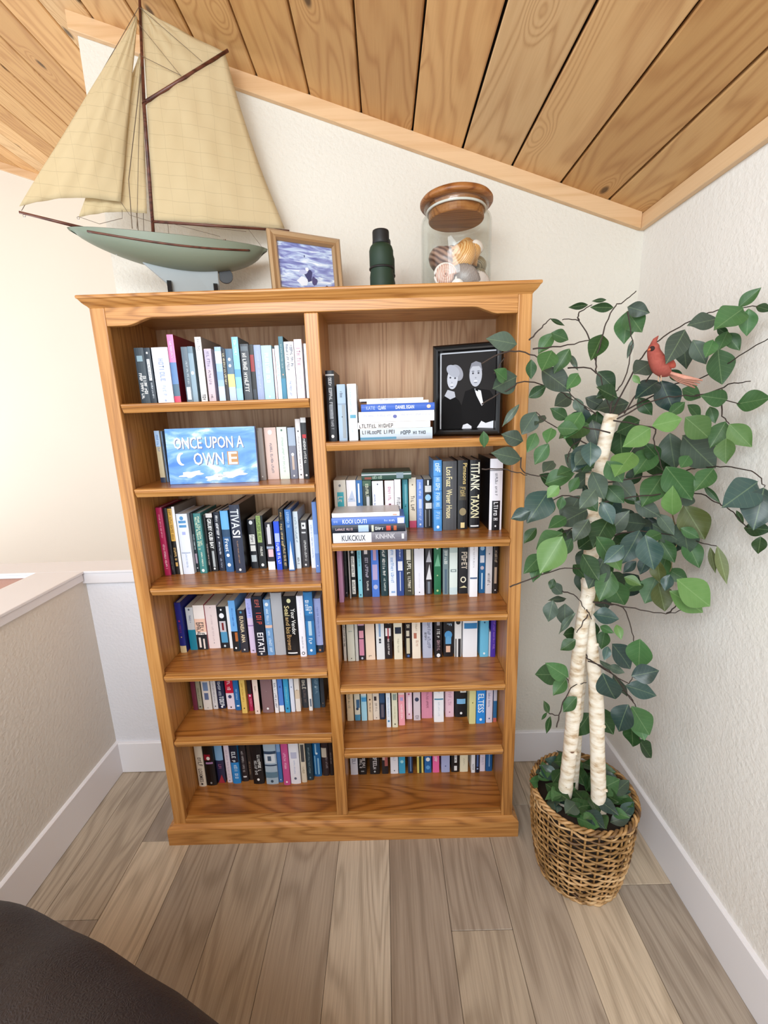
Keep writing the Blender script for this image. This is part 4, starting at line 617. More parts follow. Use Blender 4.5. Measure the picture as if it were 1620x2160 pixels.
[0, 'light grey paperback on third right shelf', 'books on the third right shelf', [0.3534, 1.451, 0.8574], 0.0226, 0.1292, 0.19, 'd3cfd2', '', 0, [('t', 0.6, 0.84, '25252a', 0.4, None, 0), ('o', 0.22, '6a6a78', 0.2)]],
[0, 'brown black paperback at right end on third right shelf', 'books on the third right shelf', [0.376, 1.449, 0.8574], 0.0168, 0.1292, 0.19, '201a1a', '', 0, [('t', 0.16, 0.4, 'b9a48c', 0.5, None, 0), ('r', 0.48, 0.8, 0.25, 0.75, 'a8907c'), ('o', 0.93, 'cfc8c8', 0.3)]],
[0, 'thin black and white paperback at left end on fourth right shelf', 'books on the fourth right shelf', [-0.1688, 1.458, 0.6034], 0.0097, 0.108, 0.185, 'dcdad2', '', 0, [('t', 0.2, 0.7, '33332f', 0.6, None, 0)]],
[0, 'pale green white paperback with small grey mark on fourth right shelf', 'books on the fourth right shelf', [-0.1455, 1.456, 0.6034], 0.0265, 0.108, 0.185, 'e4e8da', '', 0, [('t', 0.34, 0.42, '8ea8a0', 0.5, None, 0), ('o', 0.94, '33382f', 0.14)]],
[0, 'thin greyish white paperback on fourth right shelf', 'books on the fourth right shelf', [-0.1243, 1.455, 0.6034], 0.0105, 0.108, 0.185, 'd4d6d2', '', 0, []],
[0, 'dark paperback with pink figure on fourth right shelf', 'books on the fourth right shelf', [-0.1062, 1.462, 0.6034], 0.0229, 0.108, 0.185, '2a2430', '', 0, [('b', 0, 0.25, 'd8b0cc'), ('r', 0.36, 0.52, 0.15, 0.85, 'e4a0b4'), ('r', 0.54, 0.9, 0.1, 0.85, 'd890ac'), ('o', 0.96, 'c4ccdc', 0.35)]],
[0, 'broad peach paperback with red cover edge on fourth right shelf', 'books on the fourth right shelf', [-0.0746, 1.461, 0.6034], 0.0338, 0.108, 0.185, 'f0dac4', '8c1420', 0, [('t', 0.5, 0.56, '6a5a58', 0.7, None, 0), ('t', 0.9, 0.95, '8a7a6a', 0.4, None, 0)]],
[0, 'bluish white paperback with two dark squares on fourth right shelf', 'books on the fourth right shelf', [-0.0375, 1.461, 0.6034], 0.0299, 0.108, 0.185, 'e4e8ea', '', 0, [('r', 0.1, 0.5, 0.35, 0.6, '8aa8cc'), ('r', 0.54, 0.59, 0.35, 0.6, '2c3440'), ('r', 0.6, 0.64, 0.35, 0.6, '2c3440')]],
[0, 'black paperback with red and white cross panel on fourth right shelf', 'books on the fourth right shelf', [-0.0075, 1.465, 0.6034], 0.0264, 0.108, 0.185, '18141a', '', 0, [('t', 0.05, 0.26, 'dcdcdc', 0.3, None, 0), ('r', 0.33, 0.5, 0.1, 0.85, 'e8e4e4'), ('r', 0.33, 0.6, 0.4, 0.58, 'a83848'), ('t', 0.56, 0.92, 'e4e0e0', 0.24, None, 0)]],
[0, 'cream paperback with navy label on fourth right shelf', 'books on the fourth right shelf', [0.0279, 1.459, 0.6034], 0.0306, 0.108, 0.185, 'e8e3cc', '', 0, [('r', 0.3, 0.44, 0.15, 0.9, '1d2a3c'), ('t', 0.54, 0.86, 'b4ae94', 0.2, None, 0)]],
[0, 'black paperback with cream title panel on fourth right shelf', 'books on the fourth right shelf', [0.0653, 1.466, 0.6034], 0.022, 0.108, 0.185, '1e191c', '', 0, [('t', 0.04, 0.36, 'd4ccb8', 0.5, None, 0), ('r', 0.4, 0.52, 0.2, 0.7, 'cfc8b4'), ('r', 0.56, 0.9, 0.2, 0.75, 'c9c0a4'), ('o', 0.95, '4a6ca8', 0.4)]],
[0, 'peach cream paperback with rust marks on fourth right shelf', 'books on the fourth right shelf', [0.0949, 1.461, 0.6034], 0.0308, 0.108, 0.185, 'efe2d0', '', 0, [('t', 0.12, 0.4, 'a89478', 0.2, None, 0), ('r', 0.44, 0.56, 0.2, 0.55, 'b4705c'), ('t', 0.6, 0.78, 'c49a84', 0.3, None, 0.1)]],
[0, 'lavender grey book with slanted script on fourth right shelf', 'books on the fourth right shelf', [0.136, 1.463, 0.6034], 0.0352, 0.108, 0.185, 'b6b9cc', '', 0, [('t', 0.2, 0.85, '6c7088', 0.34, None, 0.15), ('t', 0.44, 0.64, '22242c', 0.2, None, -0.2)]],
[0, 'black paperback with stacked white lettering on fourth right shelf', 'books on the fourth right shelf', [0.1762, 1.464, 0.6034], 0.0273, 0.108, 0.185, '1a161a', '', 0, [('r', 0.02, 0.3, 0.3, 0.7, '9a969c'), ('t', 0.38, 0.58, 'e4e2e0', 0.4, None, 0), ('t', 0.62, 0.88, 'b08c94', 0.4, None, 0), ('o', 0.95, 'f0f0f0', 0.5)]],
[0, 'black paperback with blue jug on fourth right shelf', 'books on the fourth right shelf', [0.2134, 1.468, 0.6034], 0.0353, 0.108, 0.185, '15151b', '', 0, [('t', 0.04, 0.36, '9cb4cc', 0.5, None, 0.1), ('o', 0.52, '4f94c8', 0.8), ('r', 0.55, 0.72, 0.2, 0.8, '62a0cc'), ('r', 0.76, 0.9, 0.25, 0.7, 'dcb49c')]],
[0, 'black and white striped paperback on fourth right shelf', 'books on the fourth right shelf', [0.2488, 1.464, 0.6034], 0.0246, 0.108, 0.185, 'e2e0de', '', 0, [('o', 0.24, '1c1c1c', 0.7), ('r', 0.6, 1, 0.1, 0.25, '2c2c30'), ('r', 0.6, 1, 0.5, 0.9, '2c2c30')]],
[0, 'broad white paperback with blue waves and pink script on fourth right shelf', 'books on the fourth right shelf', [0.2922, 1.461, 0.6034], 0.0527, 0.108, 0.185, 'efeef2', '', 0, [('b', 0, 0.08, '22506c'), ('b', 0.16, 0.19, '3c84b4'), ('r', 0.26, 0.38, 0.08, 0.98, '2f7cb4'), ('t', 0.5, 0.58, '8088a4', 0.9, None, 0), ('t', 0.7, 0.8, 'dca4b8', 0.9, None, 0)]],
[0, 'aqua blue paperback on fourth right shelf', 'books on the fourth right shelf', [0.344, 1.459, 0.6034], 0.0307, 0.108, 0.185, '6cbadc', '', 0, [('tri', 0.06, 0.22, 'dcecec'), ('o', 0.25, '2c5c80', 0.2), ('o', 0.92, 'eef6f8', 0.25)]],
[0, 'thin short pale booklet beside purple one on fourth right shelf', 'books on the fourth right shelf', [0.3644, 1.46, 0.6034], 0.0058, 0.108, 0.1, 'cfd0dc', '', 0, []],
[0, 'purple paperback at right end on fourth right shelf', 'books on the fourth right shelf', [0.3764, 1.457, 0.6034], 0.017, 0.108, 0.185, '4a30a0', '', 0, [('t', 0.1, 0.85, '9a70c4', 0.4, None, 0.1)]],
[0, 'sand beige paperback at left end on fifth right shelf', 'books on the fifth right shelf', [-0.1608, 1.454, 0.3514], 0.0243, 0.108, 0.18, 'e6d2b0', '', 0, [('t', 0.3, 0.7, '8a7a5c', 0.3, None, -0.1)]],
[0, 'cream paperback with blue bird and sea foot on fifth right shelf', 'books on the fifth right shelf', [-0.1335, 1.456, 0.3514], 0.0207, 0.108, 0.18, 'e2e0cf', '', 0, [('r', 0.5, 0.7, 0.35, 0.95, '3f6c94'), ('b', 0.86, 1, '4f94b8'), ('o', 0.72, '24405c', 0.5)]],
[0, 'light blue paperback with blue swoosh on fifth right shelf', 'books on the fifth right shelf', [-0.1082, 1.453, 0.3514], 0.0205, 0.108, 0.18, 'a8dcf0', '', 0, [('b', 0, 0.4, 'e4eef0'), ('r', 0.44, 0.54, 0.1, 1, '4aa0d8')]],
[0, 'tan cream paperback with brown dots on fifth right shelf', 'books on the fifth right shelf', [-0.0849, 1.454, 0.3514], 0.0187, 0.108, 0.18, 'e8d2b4', '', 0, [('o', 0.34, '6a4434', 0.3), ('o', 0.5, '6a4434', 0.36), ('t', 0.58, 0.8, '7a5c48', 0.3, None, 0)]],
[0, 'pale beige paperback with black emblem on fifth right shelf', 'books on the fifth right shelf', [-0.062, 1.457, 0.3514], 0.0236, 0.108, 0.18, 'eadccc', '', 0, [('r', 0.44, 0.54, 0.2, 0.6, '332a30'), ('t', 0.6, 0.84, '8c7c70', 0.3, None, 0), ('o', 0.95, '4a4048', 0.16)]],
[0, 'dark navy paperback between beige and white ones on fifth right shelf', 'books on the fifth right shelf', [-0.0384, 1.458, 0.3514], 0.02, 0.108, 0.18, '1f2c44', '', 0, [('b', 0.36, 0.6, '35567c'), ('r', 0.64, 0.95, 0.25, 0.75, '6a6470')]],
[0, 'narrow white paperback standing proud with blue spot on fifth right shelf', 'books on the fifth right shelf', [-0.0153, 1.413, 0.3514], 0.0159, 0.108, 0.18, 'e4ecf6', '', 0, [('t', 0.3, 0.75, '8ca4c4', 0.3, None, 0), ('o', 0.85, '4f8cbc', 0.5)]],
[0, 'grey cream paperback standing proud on fifth right shelf', 'books on the fifth right shelf', [0.0078, 1.412, 0.3514], 0.0205, 0.108, 0.18, 'e0ddc4', '', 0, [('r', 0.22, 0.36, 0.2, 0.85, '8f9c94'), ('t', 0.5, 0.8, 'bcb898', 0.24, None, 0), ('o', 0.92, '77745c', 0.3)]],
[0, 'salmon pink paperback standing proud on fifth right shelf', 'books on the fifth right shelf', [0.0336, 1.422, 0.3514], 0.0229, 0.108, 0.18, 'f0a2b0', '', 0, [('b', 0, 0.28, 'eed0d0'), ('r', 0.34, 0.42, 0.3, 0.75, 'b0a0cc'), ('t', 0.5, 0.86, 'fbe4e8', 0.3, None, 0)]],
[0, 'pale pink paperback with rose dot on fifth right shelf', 'books on the fifth right shelf', [0.0628, 1.455, 0.3514], 0.0228, 0.108, 0.18, 'f0d2e0', '', 0, [('o', 0.4, 'b85c80', 0.3), ('o', 0.88, 'b85c80', 0.25), ('r', 0.46, 0.84, 0.35, 0.7, 'f8e4ec')]],
[0, 'lavender grey paperback with navy ball on fifth right shelf', 'books on the fifth right shelf', [0.0923, 1.447, 0.3514], 0.0256, 0.108, 0.18, 'd9ccd4', '', 0, [('o', 0.5, '333f5c', 0.6), ('t', 0.88, 0.97, '8c8490', 0.5, None, 0)]],
[0, 'broad rose pink paperback on fifth right shelf', 'books on the fifth right shelf', [0.1308, 1.457, 0.3514], 0.0408, 0.108, 0.18, 'd990a8', '', 0, [('t', 0.2, 0.78, '8c4c64', 0.2, None, 0.04)]],
[0, 'broad white paperback with teal line on fifth right shelf', 'books on the fifth right shelf', [0.1734, 1.434, 0.3514], 0.0365, 0.108, 0.18, 'f1f1f5', '', 0, [('r', 0.44, 0.47, 0.05, 0.95, '3f84a4'), ('t', 0.16, 0.34, 'c4ccdc', 0.3, None, 0), ('t', 0.52, 0.86, 'c4ccd8', 0.16, None, 0)]],
[0, 'blush pink paperback on fifth right shelf', 'books on the fifth right shelf', [0.2174, 1.461, 0.3514], 0.032, 0.108, 0.18, 'eec8d6', '', 0, [('t', 0.4, 0.72, 'd09cb4', 0.4, None, 0), ('o', 0.88, 'a86484', 0.16)]],
[0, 'broad black hardback with white title and blue figure on fifth right shelf', 'books on the fifth right shelf', [0.2609, 1.46, 0.3514], 0.0461, 0.108, 0.18, '14161c', '', 1, [('b', 0, 0.2, '6fa0cc'), ('t', 0.3, 0.48, 'f0f0ee', 0.8, None, 0), ('r', 0.56, 0.68, 0.15, 0.85, '7fb8e4'), ('o', 0.9, 'f0f0f0', 0.2)]],
[0, 'pale yellow green paperback on fifth right shelf', 'books on the fifth right shelf', [0.2964, 1.419, 0.3514], 0.0239, 0.108, 0.18, 'd6d194', '', 0, [('o', 0.5, '7c7a40', 0.2)]],
[0, 'bright blue paperback with bold white letters on fifth right shelf', 'books on the fifth right shelf', [0.3273, 1.42, 0.3514], 0.0326, 0.108, 0.18, '2c8ce0', '', 0, [('o', 0.18, 'f0f6fa', 0.3), ('t', 0.3, 0.74, 'f2f8fc', 0.66, 'ELTESS', 0), ('o', 0.9, 'f0f6fa', 0.3)]],
[0, 'pale lavender paperback on fifth right shelf', 'books on the fifth right shelf', [0.36, 1.424, 0.3514], 0.0231, 0.108, 0.18, 'e2d8e6', '', 0, [('t', 0.3, 0.64, '7c7c9c', 0.3, None, -0.1), ('o', 0.9, '5c6c9c', 0.25)]],
[0, 'narrow blue and white paperback at right end on fifth right shelf', 'books on the fifth right shelf', [0.3817, 1.426, 0.3514], 0.0123, 0.108, 0.18, '6f7ca8', '', 0, [('b', 0, 0.5, 'c9c4d0'), ('b', 0.5, 0.9, '2f6c9c'), ('b', 0.9, 1, 'c4685c')]],
[0, 'lavender white paperback at left end on bottom right shelf', 'books on the bottom right shelf', [-0.1593, 1.47, 0.0924], 0.0283, 0.108, 0.185, 'e3e4f0', '', 0, [('t', 0.55, 0.75, '8a8ca0', 0.5, None, 0)]],
[0, 'black book with two rows of white letters on bottom right shelf', 'books on the bottom right shelf', [-0.1266, 1.47, 0.0924], 0.0311, 0.108, 0.185, '0f0d10', '', 0, [('t', 0.4, 0.86, 'dcd8d8', 0.34, None, -0.2), ('t', 0.4, 0.86, 'dcd8d8', 0.34, None, 0.2), ('r', 0.9, 0.93, 0.3, 0.7, '9a9a9a')]],
[0, 'broad black rounded spine book on bottom right shelf', 'books on the bottom right shelf', [-0.0779, 1.47, 0.0924], 0.0377, 0.108, 0.185, '0c0a0d', '', 0, [('t', 0.5, 0.88, 'dcdadc', 0.4, None, 0.04), ('o', 0.93, 'c9c9c9', 0.2)]],
[0, 'black paperback with red slanted mark on bottom right shelf', 'books on the bottom right shelf', [-0.0364, 1.47, 0.0924], 0.0245, 0.108, 0.185, '1c1a20', '', 0, [('r', 0.5, 0.8, 0.45, 0.95, 'a85c58'), ('r', 0.5, 0.65, 0.1, 0.5, 'c9a8a0')]],
[0, 'white paperback with small grey mark on bottom right shelf', 'books on the bottom right shelf', [0.0002, 1.47, 0.0924], 0.0301, 0.108, 0.185, 'eceaf0', '', 0, [('t', 0.55, 0.7, 'b4b8d0', 0.3, None, 0), ('o', 0.92, '5a5a60', 0.16)]],
[0, 'turquoise paperback on bottom right shelf', 'books on the bottom right shelf', [0.0307, 1.47, 0.0924], 0.0251, 0.108, 0.185, '3fa4cc', '', 0, [('o', 0.7, 'a8e0ea', 0.5)]],
[0, 'narrow navy paperback with pale stripe on bottom right shelf', 'books on the bottom right shelf', [0.0642, 1.47, 0.0924], 0.0189, 0.108, 0.185, '1b2c48', '', 0, [('r', 0.5, 0.95, 0.4, 0.7, '5c7ca8')]],
[0, 'yellow paperback with dark green figure on bottom right shelf', 'books on the bottom right shelf', [0.103, 1.47, 0.0924], 0.0245, 0.108, 0.185, 'e2d072', '', 0, [('r', 0.5, 1, 0.3, 0.7, '1f3c30'), ('r', 0.4, 0.6, 0.1, 0.3, 'f4f0d8')]],
[0, 'blue paperback with white bird shape on bottom right shelf', 'books on the bottom right shelf', [0.1336, 1.47, 0.0924], 0.0273, 0.108, 0.185, '1e66a8', '', 0, [('o', 0.66, 'eef2f4', 0.6), ('o', 0.86, '5fa4dc', 0.6)]],
[0, 'hot pink paperback on bottom right shelf', 'books on the bottom right shelf', [0.1654, 1.47, 0.0924], 0.0258, 0.108, 0.185, 'f06ca8', '', 0, [('t', 0.5, 0.75, 'fbe0ec', 0.5, None, 0)]],
[0, 'periwinkle grey paperback on bottom right shelf', 'books on the bottom right shelf', [0.2033, 1.47, 0.0924], 0.033, 0.108, 0.185, 'aab2da', '', 0, [('o', 0.5, '6c749c', 0.4), ('o', 0.84, '55609c', 0.16)]],
[0, 'black paperback with white boxed letters on bottom right shelf', 'books on the bottom right shelf', [0.2414, 1.47, 0.0924], 0.0301, 0.108, 0.185, '121216', '', 0, [('r', 0.35, 0.76, 0.4, 0.72, 'ecebea'), ('r', 0.84, 0.96, 0.36, 0.74, 'ecebea'), ('t', 0.36, 0.74, '1c1c1c', 0.24, None, 0.06)]],
[0, 'cream paperback on bottom right shelf', 'books on the bottom right shelf', [0.2761, 1.47, 0.0924], 0.0316, 0.108, 0.185, 'ebe2c4', '', 0, [('o', 0.5, '9a948c', 0.5), ('t', 0.66, 0.84, 'bcb498', 0.2, None, 0)]],
[0, 'narrow white paperback standing proud on bottom right shelf', 'books on the bottom right shelf', [0.3118, 1.464, 0.0924], 0.0147, 0.108, 0.185, 'ecebef', '', 0, [('t', 0.78, 0.94, '4a4a52', 0.4, None, 0)]],
[0, 'narrow dark navy paperback standing proud on bottom right shelf', 'books on the bottom right shelf', [0.3289, 1.464, 0.0924], 0.0135, 0.108, 0.185, '1a1c30', '', 0, [('r', 0.55, 0.85, 0.25, 0.75, '4f6ca4'), ('o', 0.9, 'a8b8dc', 0.5)]],
[0, 'pale lilac paperback on bottom right shelf', 'books on the bottom right shelf', [0.3497, 1.47, 0.0924], 0.0207, 0.108, 0.185, 'e8dcea', '', 0, [('t', 0.5, 0.85, 'c4bcd0', 0.4, None, 0)]],
[0, 'deep blue paperback at right end on bottom right shelf', 'books on the bottom right shelf', [0.3755, 1.47, 0.0924], 0.0249, 0.108, 0.185, '1c5c98', '', 0, [('r', 0.5, 0.88, 0.44, 0.6, '8cb4dc')]]]
for rec in BOOKS: make_book(rec)
# painted picture book standing face out
BP = Vector((-.6805, 1.366, 1.2948)); PWd, PHt, PTh = .279, .172, .012
pb = empty('picture_book', BP); tag(pb, 'blue painted picture book facing out with white storybook lettering', 'book')
m, nt, b = newmat('cloud_cover_print'); b.inputs['Roughness'].default_value = .35
tc = N(nt, 'ShaderNodeTexCoord'); mp = N(nt, 'ShaderNodeMapping'); mp.inputs['Scale'].default_value = (9, 1, 22); mp.inputs['Rotation'].default_value = (0, .35, 0); nt.links.new(tc.outputs['Object'], mp.inputs[0])
n1 = N(nt, 'ShaderNodeTexNoise', i_Scale=1.0, i_Detail=5.0, i_Distortion=1.3); nt.links.new(mp.outputs[0], n1.inputs['Vector'])
rp = ramp(nt, [(.3, '3f7cd6'), (.5, '6ba2ea'), (.6, '9cc4f4'), (.68, 'e2edfb')]); nt.links.new(n1.outputs[0], rp.inputs[0]); nt.links.new(rp.outputs[0], b.inputs['Base Color'])
fcv = MB().box(0, PWd, 0, .002, 0, PHt).build('front_cover', m, pb)
MB().box(.001, PWd-.001, .0021, PTh-.0021, .001, PHt-.001).build('page_block', PAGE2, pb)
MB().box(0, PWd, PTh-.002, PTh, 0, PHt).build('back_cover', flat('3c72c4', .4), pb)
wl = flat('f4f6fa', .4, name='white_ink'); shd = flat('5a6488', .5, name='shadow_ink'); gold = flat('b98a58', .5, name='brown_ink')
def cover_text(s, x0, x1, z0, z1, mat, name, y):
    gv, gf = text_geo(s); MB().add([(x0+g[0]*(x1-x0), y, z0+g[1]*(z1-z0)) for g in gv], gf).build(name, mat, fcv)
cover_text('ONCE UPON A', .026, .244, .107, .143, shd, 'title_shadow', -.0004)
cover_text('ONCE UPON A', .024, .242, .109, .145, wl, 'title', -.0008)
cover_text('OWN', .084, .178, .056, .094, shd, 'title_shadow', -.0004)
cover_text('OWN', .082, .176, .058, .096, wl, 'title', -.0008)
MB().add([(.188, -.0004, .056), (.222, -.0004, .056), (.222, -.0004, .098), (.188, -.0004, .098)], [(0, 1, 2, 3)]).build('letter_block', gold, fcv)
cover_text('E', .192, .219, .058, .096, wl, 'title', -.0008)
cr = [(.045+.016*cos(a)*1.0, .078+.02*sin(a)) for a in [pi*.4+i*pi*1.2/10 for i in range(11)]]+[(.05+.011*cos(a), .078+.016*sin(a)) for a in [pi*1.5-i*pi*1.0/8 for i in range(9)]]
MB().add([(p[0], -.0006, p[1]) for p in cr], [tuple(range(len(cr)))]).build('crescent_letter', wl, fcv)
for (cx_, cz_, sx_) in ((.07, .03, .035), (.2, .026, .042), (.145, .018, .03)):
    pts = []
    for i in range(20):
        a = 2*pi*i/20; rr = 1+.25*sin(5*a+cx_*50)
        pts.append((cx_+sx_*rr*cos(a), -.0005, cz_+.009*rr*sin(a)+.004*cos(a)))
    MB().add(pts, [tuple(range(20))]).build('cloud_wisp', wl, fcv)
pb.rotation_euler = (.06*-1, 0, 0)
# ---------------------------------------------------------------- model sailing boat
TOP = 1.8275
BX, BY = -.862, 1.357; AX = Vector((.93892, .34414, 0)); NX = Vector((-.34414, .93892, 0))
bz = 2.02
boat = empty('model_sailboat', Vector((BX, BY, TOP))+AX*.3)
tag(boat, 'model sailing boat with grey green hull and cream canvas sails', 'model boat')
BORG = tuple(boat.location)
def bpt(u, v, z): return Vector((BX, BY, bz))+AX*u+NX*v+Vector((0, 0, z))
HULL = wood('hull_paint', '7c8a7c', '738273', '687668', 'x', contrast=.15, pore=.05, rough=.45)
HULLM = flat('7a8472', .45, name='grey_green_hull_paint'); SPAR = wood('mahogany', '6e4030', '5c3226', '3f2018', 'x', rough=.35)
DECK = flat('8c938c', .5, name='deck_paint'); FIN = flat('979fa1', .5, name='keel_paint'); RUD = flat('3c4044', .5, name='rudder_paint')
LINE = flat('6a5a4a', .8, name='rigging_line'); STEEL = flat('b8b8b8', .25, metal=1, name='steel')
def hb(t): return .074*max(0, sin(pi*min(1, t**1.05)))**.55 if 0 < t < 1 else 0
def hd(t): return .010+.064*max(0, sin(pi*min(1, max(0, t**1.25))))**.60
def sheer(t): return -.010*sin(pi*t)-.008*t
mb = MB(); ns, nr = 40, 14; HL = .540
for i in range(ns+1):
    t = i/ns; tt = .004+.992*t
    bb, dd, sh = hb(tt)+.004, hd(tt), sheer(t)
    for j in range(nr+1):
        s = -1+2*j/nr; a = s*pi/2
        v = math.copysign(abs(sin(a))**.85, a)*bb; z = sh-dd*abs(cos(a))**.8
        rake = (.02*(1-t)**6-.02*t**8)*(-(z-sh)/max(dd, .001))
        mb.v.append(bpt(t*HL+rake, v, z))
for i in range(ns):
    for j in range(nr):
        a = i*(nr+1)+j; mb.f.append([a, a+1, a+nr+2, a+nr+1]); mb.mi.append(0)
mb.f.append([j for j in range(nr+1)]); mb.mi.append(0); mb.f.append([ns*(nr+1)+j for j in range(nr, -1, -1)]); mb.mi.append(0)
mb.build('hull', HULLM, boat, BORG, smooth=True)
mb = MB()
for i in range(ns+1):
    t = i/ns; tt = .004+.992*t; bb = hb(tt)+.004; sh = sheer(t)
    mb.v += [bpt(t*HL, -bb*1.0, sh+.0005), bpt(t*HL, 0, sh+.004), bpt(t*HL, bb*1.0, sh+.0005)]
for i in range(ns):
    for j in range(2): mb.f.append([i*3+j, i*3+j+1, i*3+j+4, i*3+j+3]); mb.mi.append(0)
mb.build('deck', DECK, boat, BORG, smooth=True)
for sd in (-1, 1):
    pts = []
    for i in range(25):
        t = .10+.79*i/24; a = .80*pi/2; bb, dd, sh = hb(t)+.004, hd(t), sheer(t)
        pts.append(bpt(t*HL, sd*(sin(a)**.85*bb+.0012), sh-dd*cos(a)**.8+.002))
    MB().tube(pts, .0028, 6).build('rubbing_strake', SPAR, boat, BORG, smooth=True)
# fin keel and rudder
kp = [(.165, -.062), (.235, -.125), (.25, -.191), (.384, -.191), (.384, -.058), (.30, -.058)]
mb = MB(); 
for sd, th in ((-1, .011), (1, .011)):
    mb.v += [bpt(p[0], sd*(th if 0 < i < 5 else th*.8), p[1]) for i, p in enumerate(kp)]
mb.f = [[0, 1, 2, 3, 4, 5], [11, 10, 9, 8, 7, 6]]+[[i, 6+i, 6+(i+1) % 6, (i+1) % 6] for i in range(6)]; mb.mi = [0]*8
mb.build('keel', FIN, boat, BORG, bevel=.003)
pts = []
mb = MB(); rc = []
for i in range(20):
    a = 2*pi*i/20; rc.append((.405+.022*cos(a), -.092+.022*sin(a)))
rc = [(max(p[0], .386), p[1]) for p in rc]
for sd in (-.004, .004): mb.v += [bpt(p[0], sd, p[1]) for p in rc]
mb.f = [list(range(20)), list(range(39, 19, -1))]+[[i, 20+i, 20+(i+1) % 20, (i+1) % 20] for i in range(20)]; mb.mi = [0]*22
rud_ = mb.build('rudder', RUD, boat, BORG, bevel=.001)
MB().tube([bpt(.402, 0, -.06), bpt(.41, 0, .012)], .0015).build('rudder_post', STEEL, rud_, BORG)
# spars
def spar(name, pts, r): return MB().tube([bpt(*p) for p in pts], r, 8).build(name, SPAR, boat, BORG, smooth=True)
spar('mast', [(.214, 0, -.006), (.234, 0, .33), (.257, 0, .580)], [.0050, .0048, .0036])
spar('bowsprit', [(-.106, 0, .030), (.05, 0, .004)], [.0034, .0045])
spar('boom', [(.218, 0, .041), (.614, 0, .055)], [.0040, .0038])
gaff_ = spar('gaff', [(.234, 0, .337), (.474, 0, .508)], [.0052, .0044])
MB().loop([bpt(.236+.006*cos(a), .0085*sin(a), .338+.003*cos(a)) for a in [2*pi*i/14 for i in range(14)]], .0012).build('gaff_hoop', SPAR, gaff_, BORG)
# sails
m, nt, b = newmat('sail_cloth'); SAIL = m
b.inputs['Roughness'].default_value = .9; b.inputs['Specular IOR Level'].default_value = .1
tc = N(nt, 'ShaderNodeTexCoord')
rotm = N(nt, 'ShaderNodeMapping'); rotm.inputs['Rotation'].default_value = (0, 0, -atan2(AX.y, AX.x)); nt.links.new(tc.outputs['Object'], rotm.inputs[0])
nz = N(nt, 'ShaderNodeTexNoise', i_Scale=14.0, i_Detail=2.0); nt.links.new(rotm.outputs[0], nz.inputs['Vector'])
sp = N(nt, 'ShaderNodeSeparateXYZ'); nt.links.new(rotm.outputs[0], sp.inputs[0])
def gridline(comp, per, wd):
    v = math_(nt, 'MULTIPLY_ADD', nz.outputs[0], .010, comp)
    v = math_(nt, 'FRACT', math_(nt, 'DIVIDE', math_(nt, 'ADD', v, 10.0), per))
    return math_(nt, 'LESS_THAN', v, wd)
g = math_(nt, 'MAXIMUM', gridline(sp.outputs[2], .033, .045), math_(nt, 'MULTIPLY', gridline(sp.outputs[0], .046, .03), .6))
n2 = N(nt, 'ShaderNodeTexNoise', i_Scale=5.0, i_Detail=4.0); nt.links.new(tc.outputs['Object'], n2.inputs['Vector'])
cc = mix(nt, n2.outputs[0], 'e6d6b2', 'd6c298')
cc = mix(nt, math_(nt, 'MULTIPLY', g, .2), cc, '8a744e')
nt.links.new(cc, b.inputs['Base Color'])
n4 = N(nt, 'ShaderNodeTexNoise', i_Scale=900.0); nt.links.new(tc.outputs['Object'], n4.inputs['Vector']); bump(nt, b, n4.outputs[0], .12, .001)
b.inputs['Transmission Weight'].default_value = 0.0
tr = N(nt, 'ShaderNodeBsdfTranslucent'); nt.links.new(cc, tr.inputs['Color'])
mx = N(nt, 'ShaderNodeMixShader'); mx.inputs[0].default_value = .28
out = [n for n in nt.nodes if n.type == 'OUTPUT_MATERIAL'][0]
nt.links.new(b.outputs[0], mx.inputs[1]); nt.links.new(tr.outputs[0], mx.inputs[2]); nt.links.new(mx.outputs[0], out.inputs[0])
def sail(name, c00, c10, c11, c01, belly, v0=0.0, nu=18, nv=24, scallop=0.0, wr=.0018, hollow=0.0):
    # c00 tack, c10 clew, c11 top outer, c01 top inner (u,z pairs)
    mb = MB()
    for j in range(nv+1):
        t = j/nv
        for i in range(nu+1):
            s = i/nu
            lo = Vector(c00).lerp(Vector(c10), s); hi = Vector(c01).lerp(Vector(c11), s); p = lo.lerp(hi, t)
            bz_ = belly*sin(pi*s)*sin(pi*min(1, t*.9+.05))
            z = p.y+scallop*sin(pi*s)*(1-t)**6
            u = p.x-hollow*sin(pi*t)*s
            wv = wr*sin(22*s+7*t+2)*sin(pi*s)+wr*.7*sin(31*s-13*t)
            mb.v.append(bpt(u, v0-bz_+wv, z))
    for j in range(nv):
        for i in range(nu):
            a = j*(nu+1)+i; mb.f.append([a, a+1, a+nu+2, a+nu+1]); mb.mi.append(0)
    o = mb.build(name, SAIL, boat, BORG, smooth=True, solid=.0012)
    return o
sail('outer_jib', (-.100, .040), (.143, .078), (.246, .525), (.243, .530), .016, v0=-.012, scallop=.014, hollow=.0)
sail('inner_jib', (.030, .034), (.205, .062), (.243, .452), (.240, .456), .006, v0=.004, scallop=.008)
sail('mainsail', (.222, .046), (.600, .060), (.466, .496), (.241, .336), .014, hollow=.012)
sail('topsail', (.243, .345), (.467, .505), (.262, .562), (.2575, .566), .004, v0=.006, hollow=.012)
def line(pts, r=.0007): return MB().tube([bpt(*p) for p in pts], r, 4).build('rigging_line', LINE, boat, BORG)
line([(-.1, 0, .034), (.256, 0, .565)]); line([(.245, -.006, .52), (.34, -.004, .418)]); line([(.255, -.006, .555), (.40, -.006, .463)]); line([(.244, -.006, .445), (.34, -.006, .418)])
line([(.143, -.012, .078), (.16, -.004, .05), (.215, 0, .04)]); line([(.03, 0, .034), (.08, -.002, .02), (.14, -.004, .04), (.143, -.008, .06)])
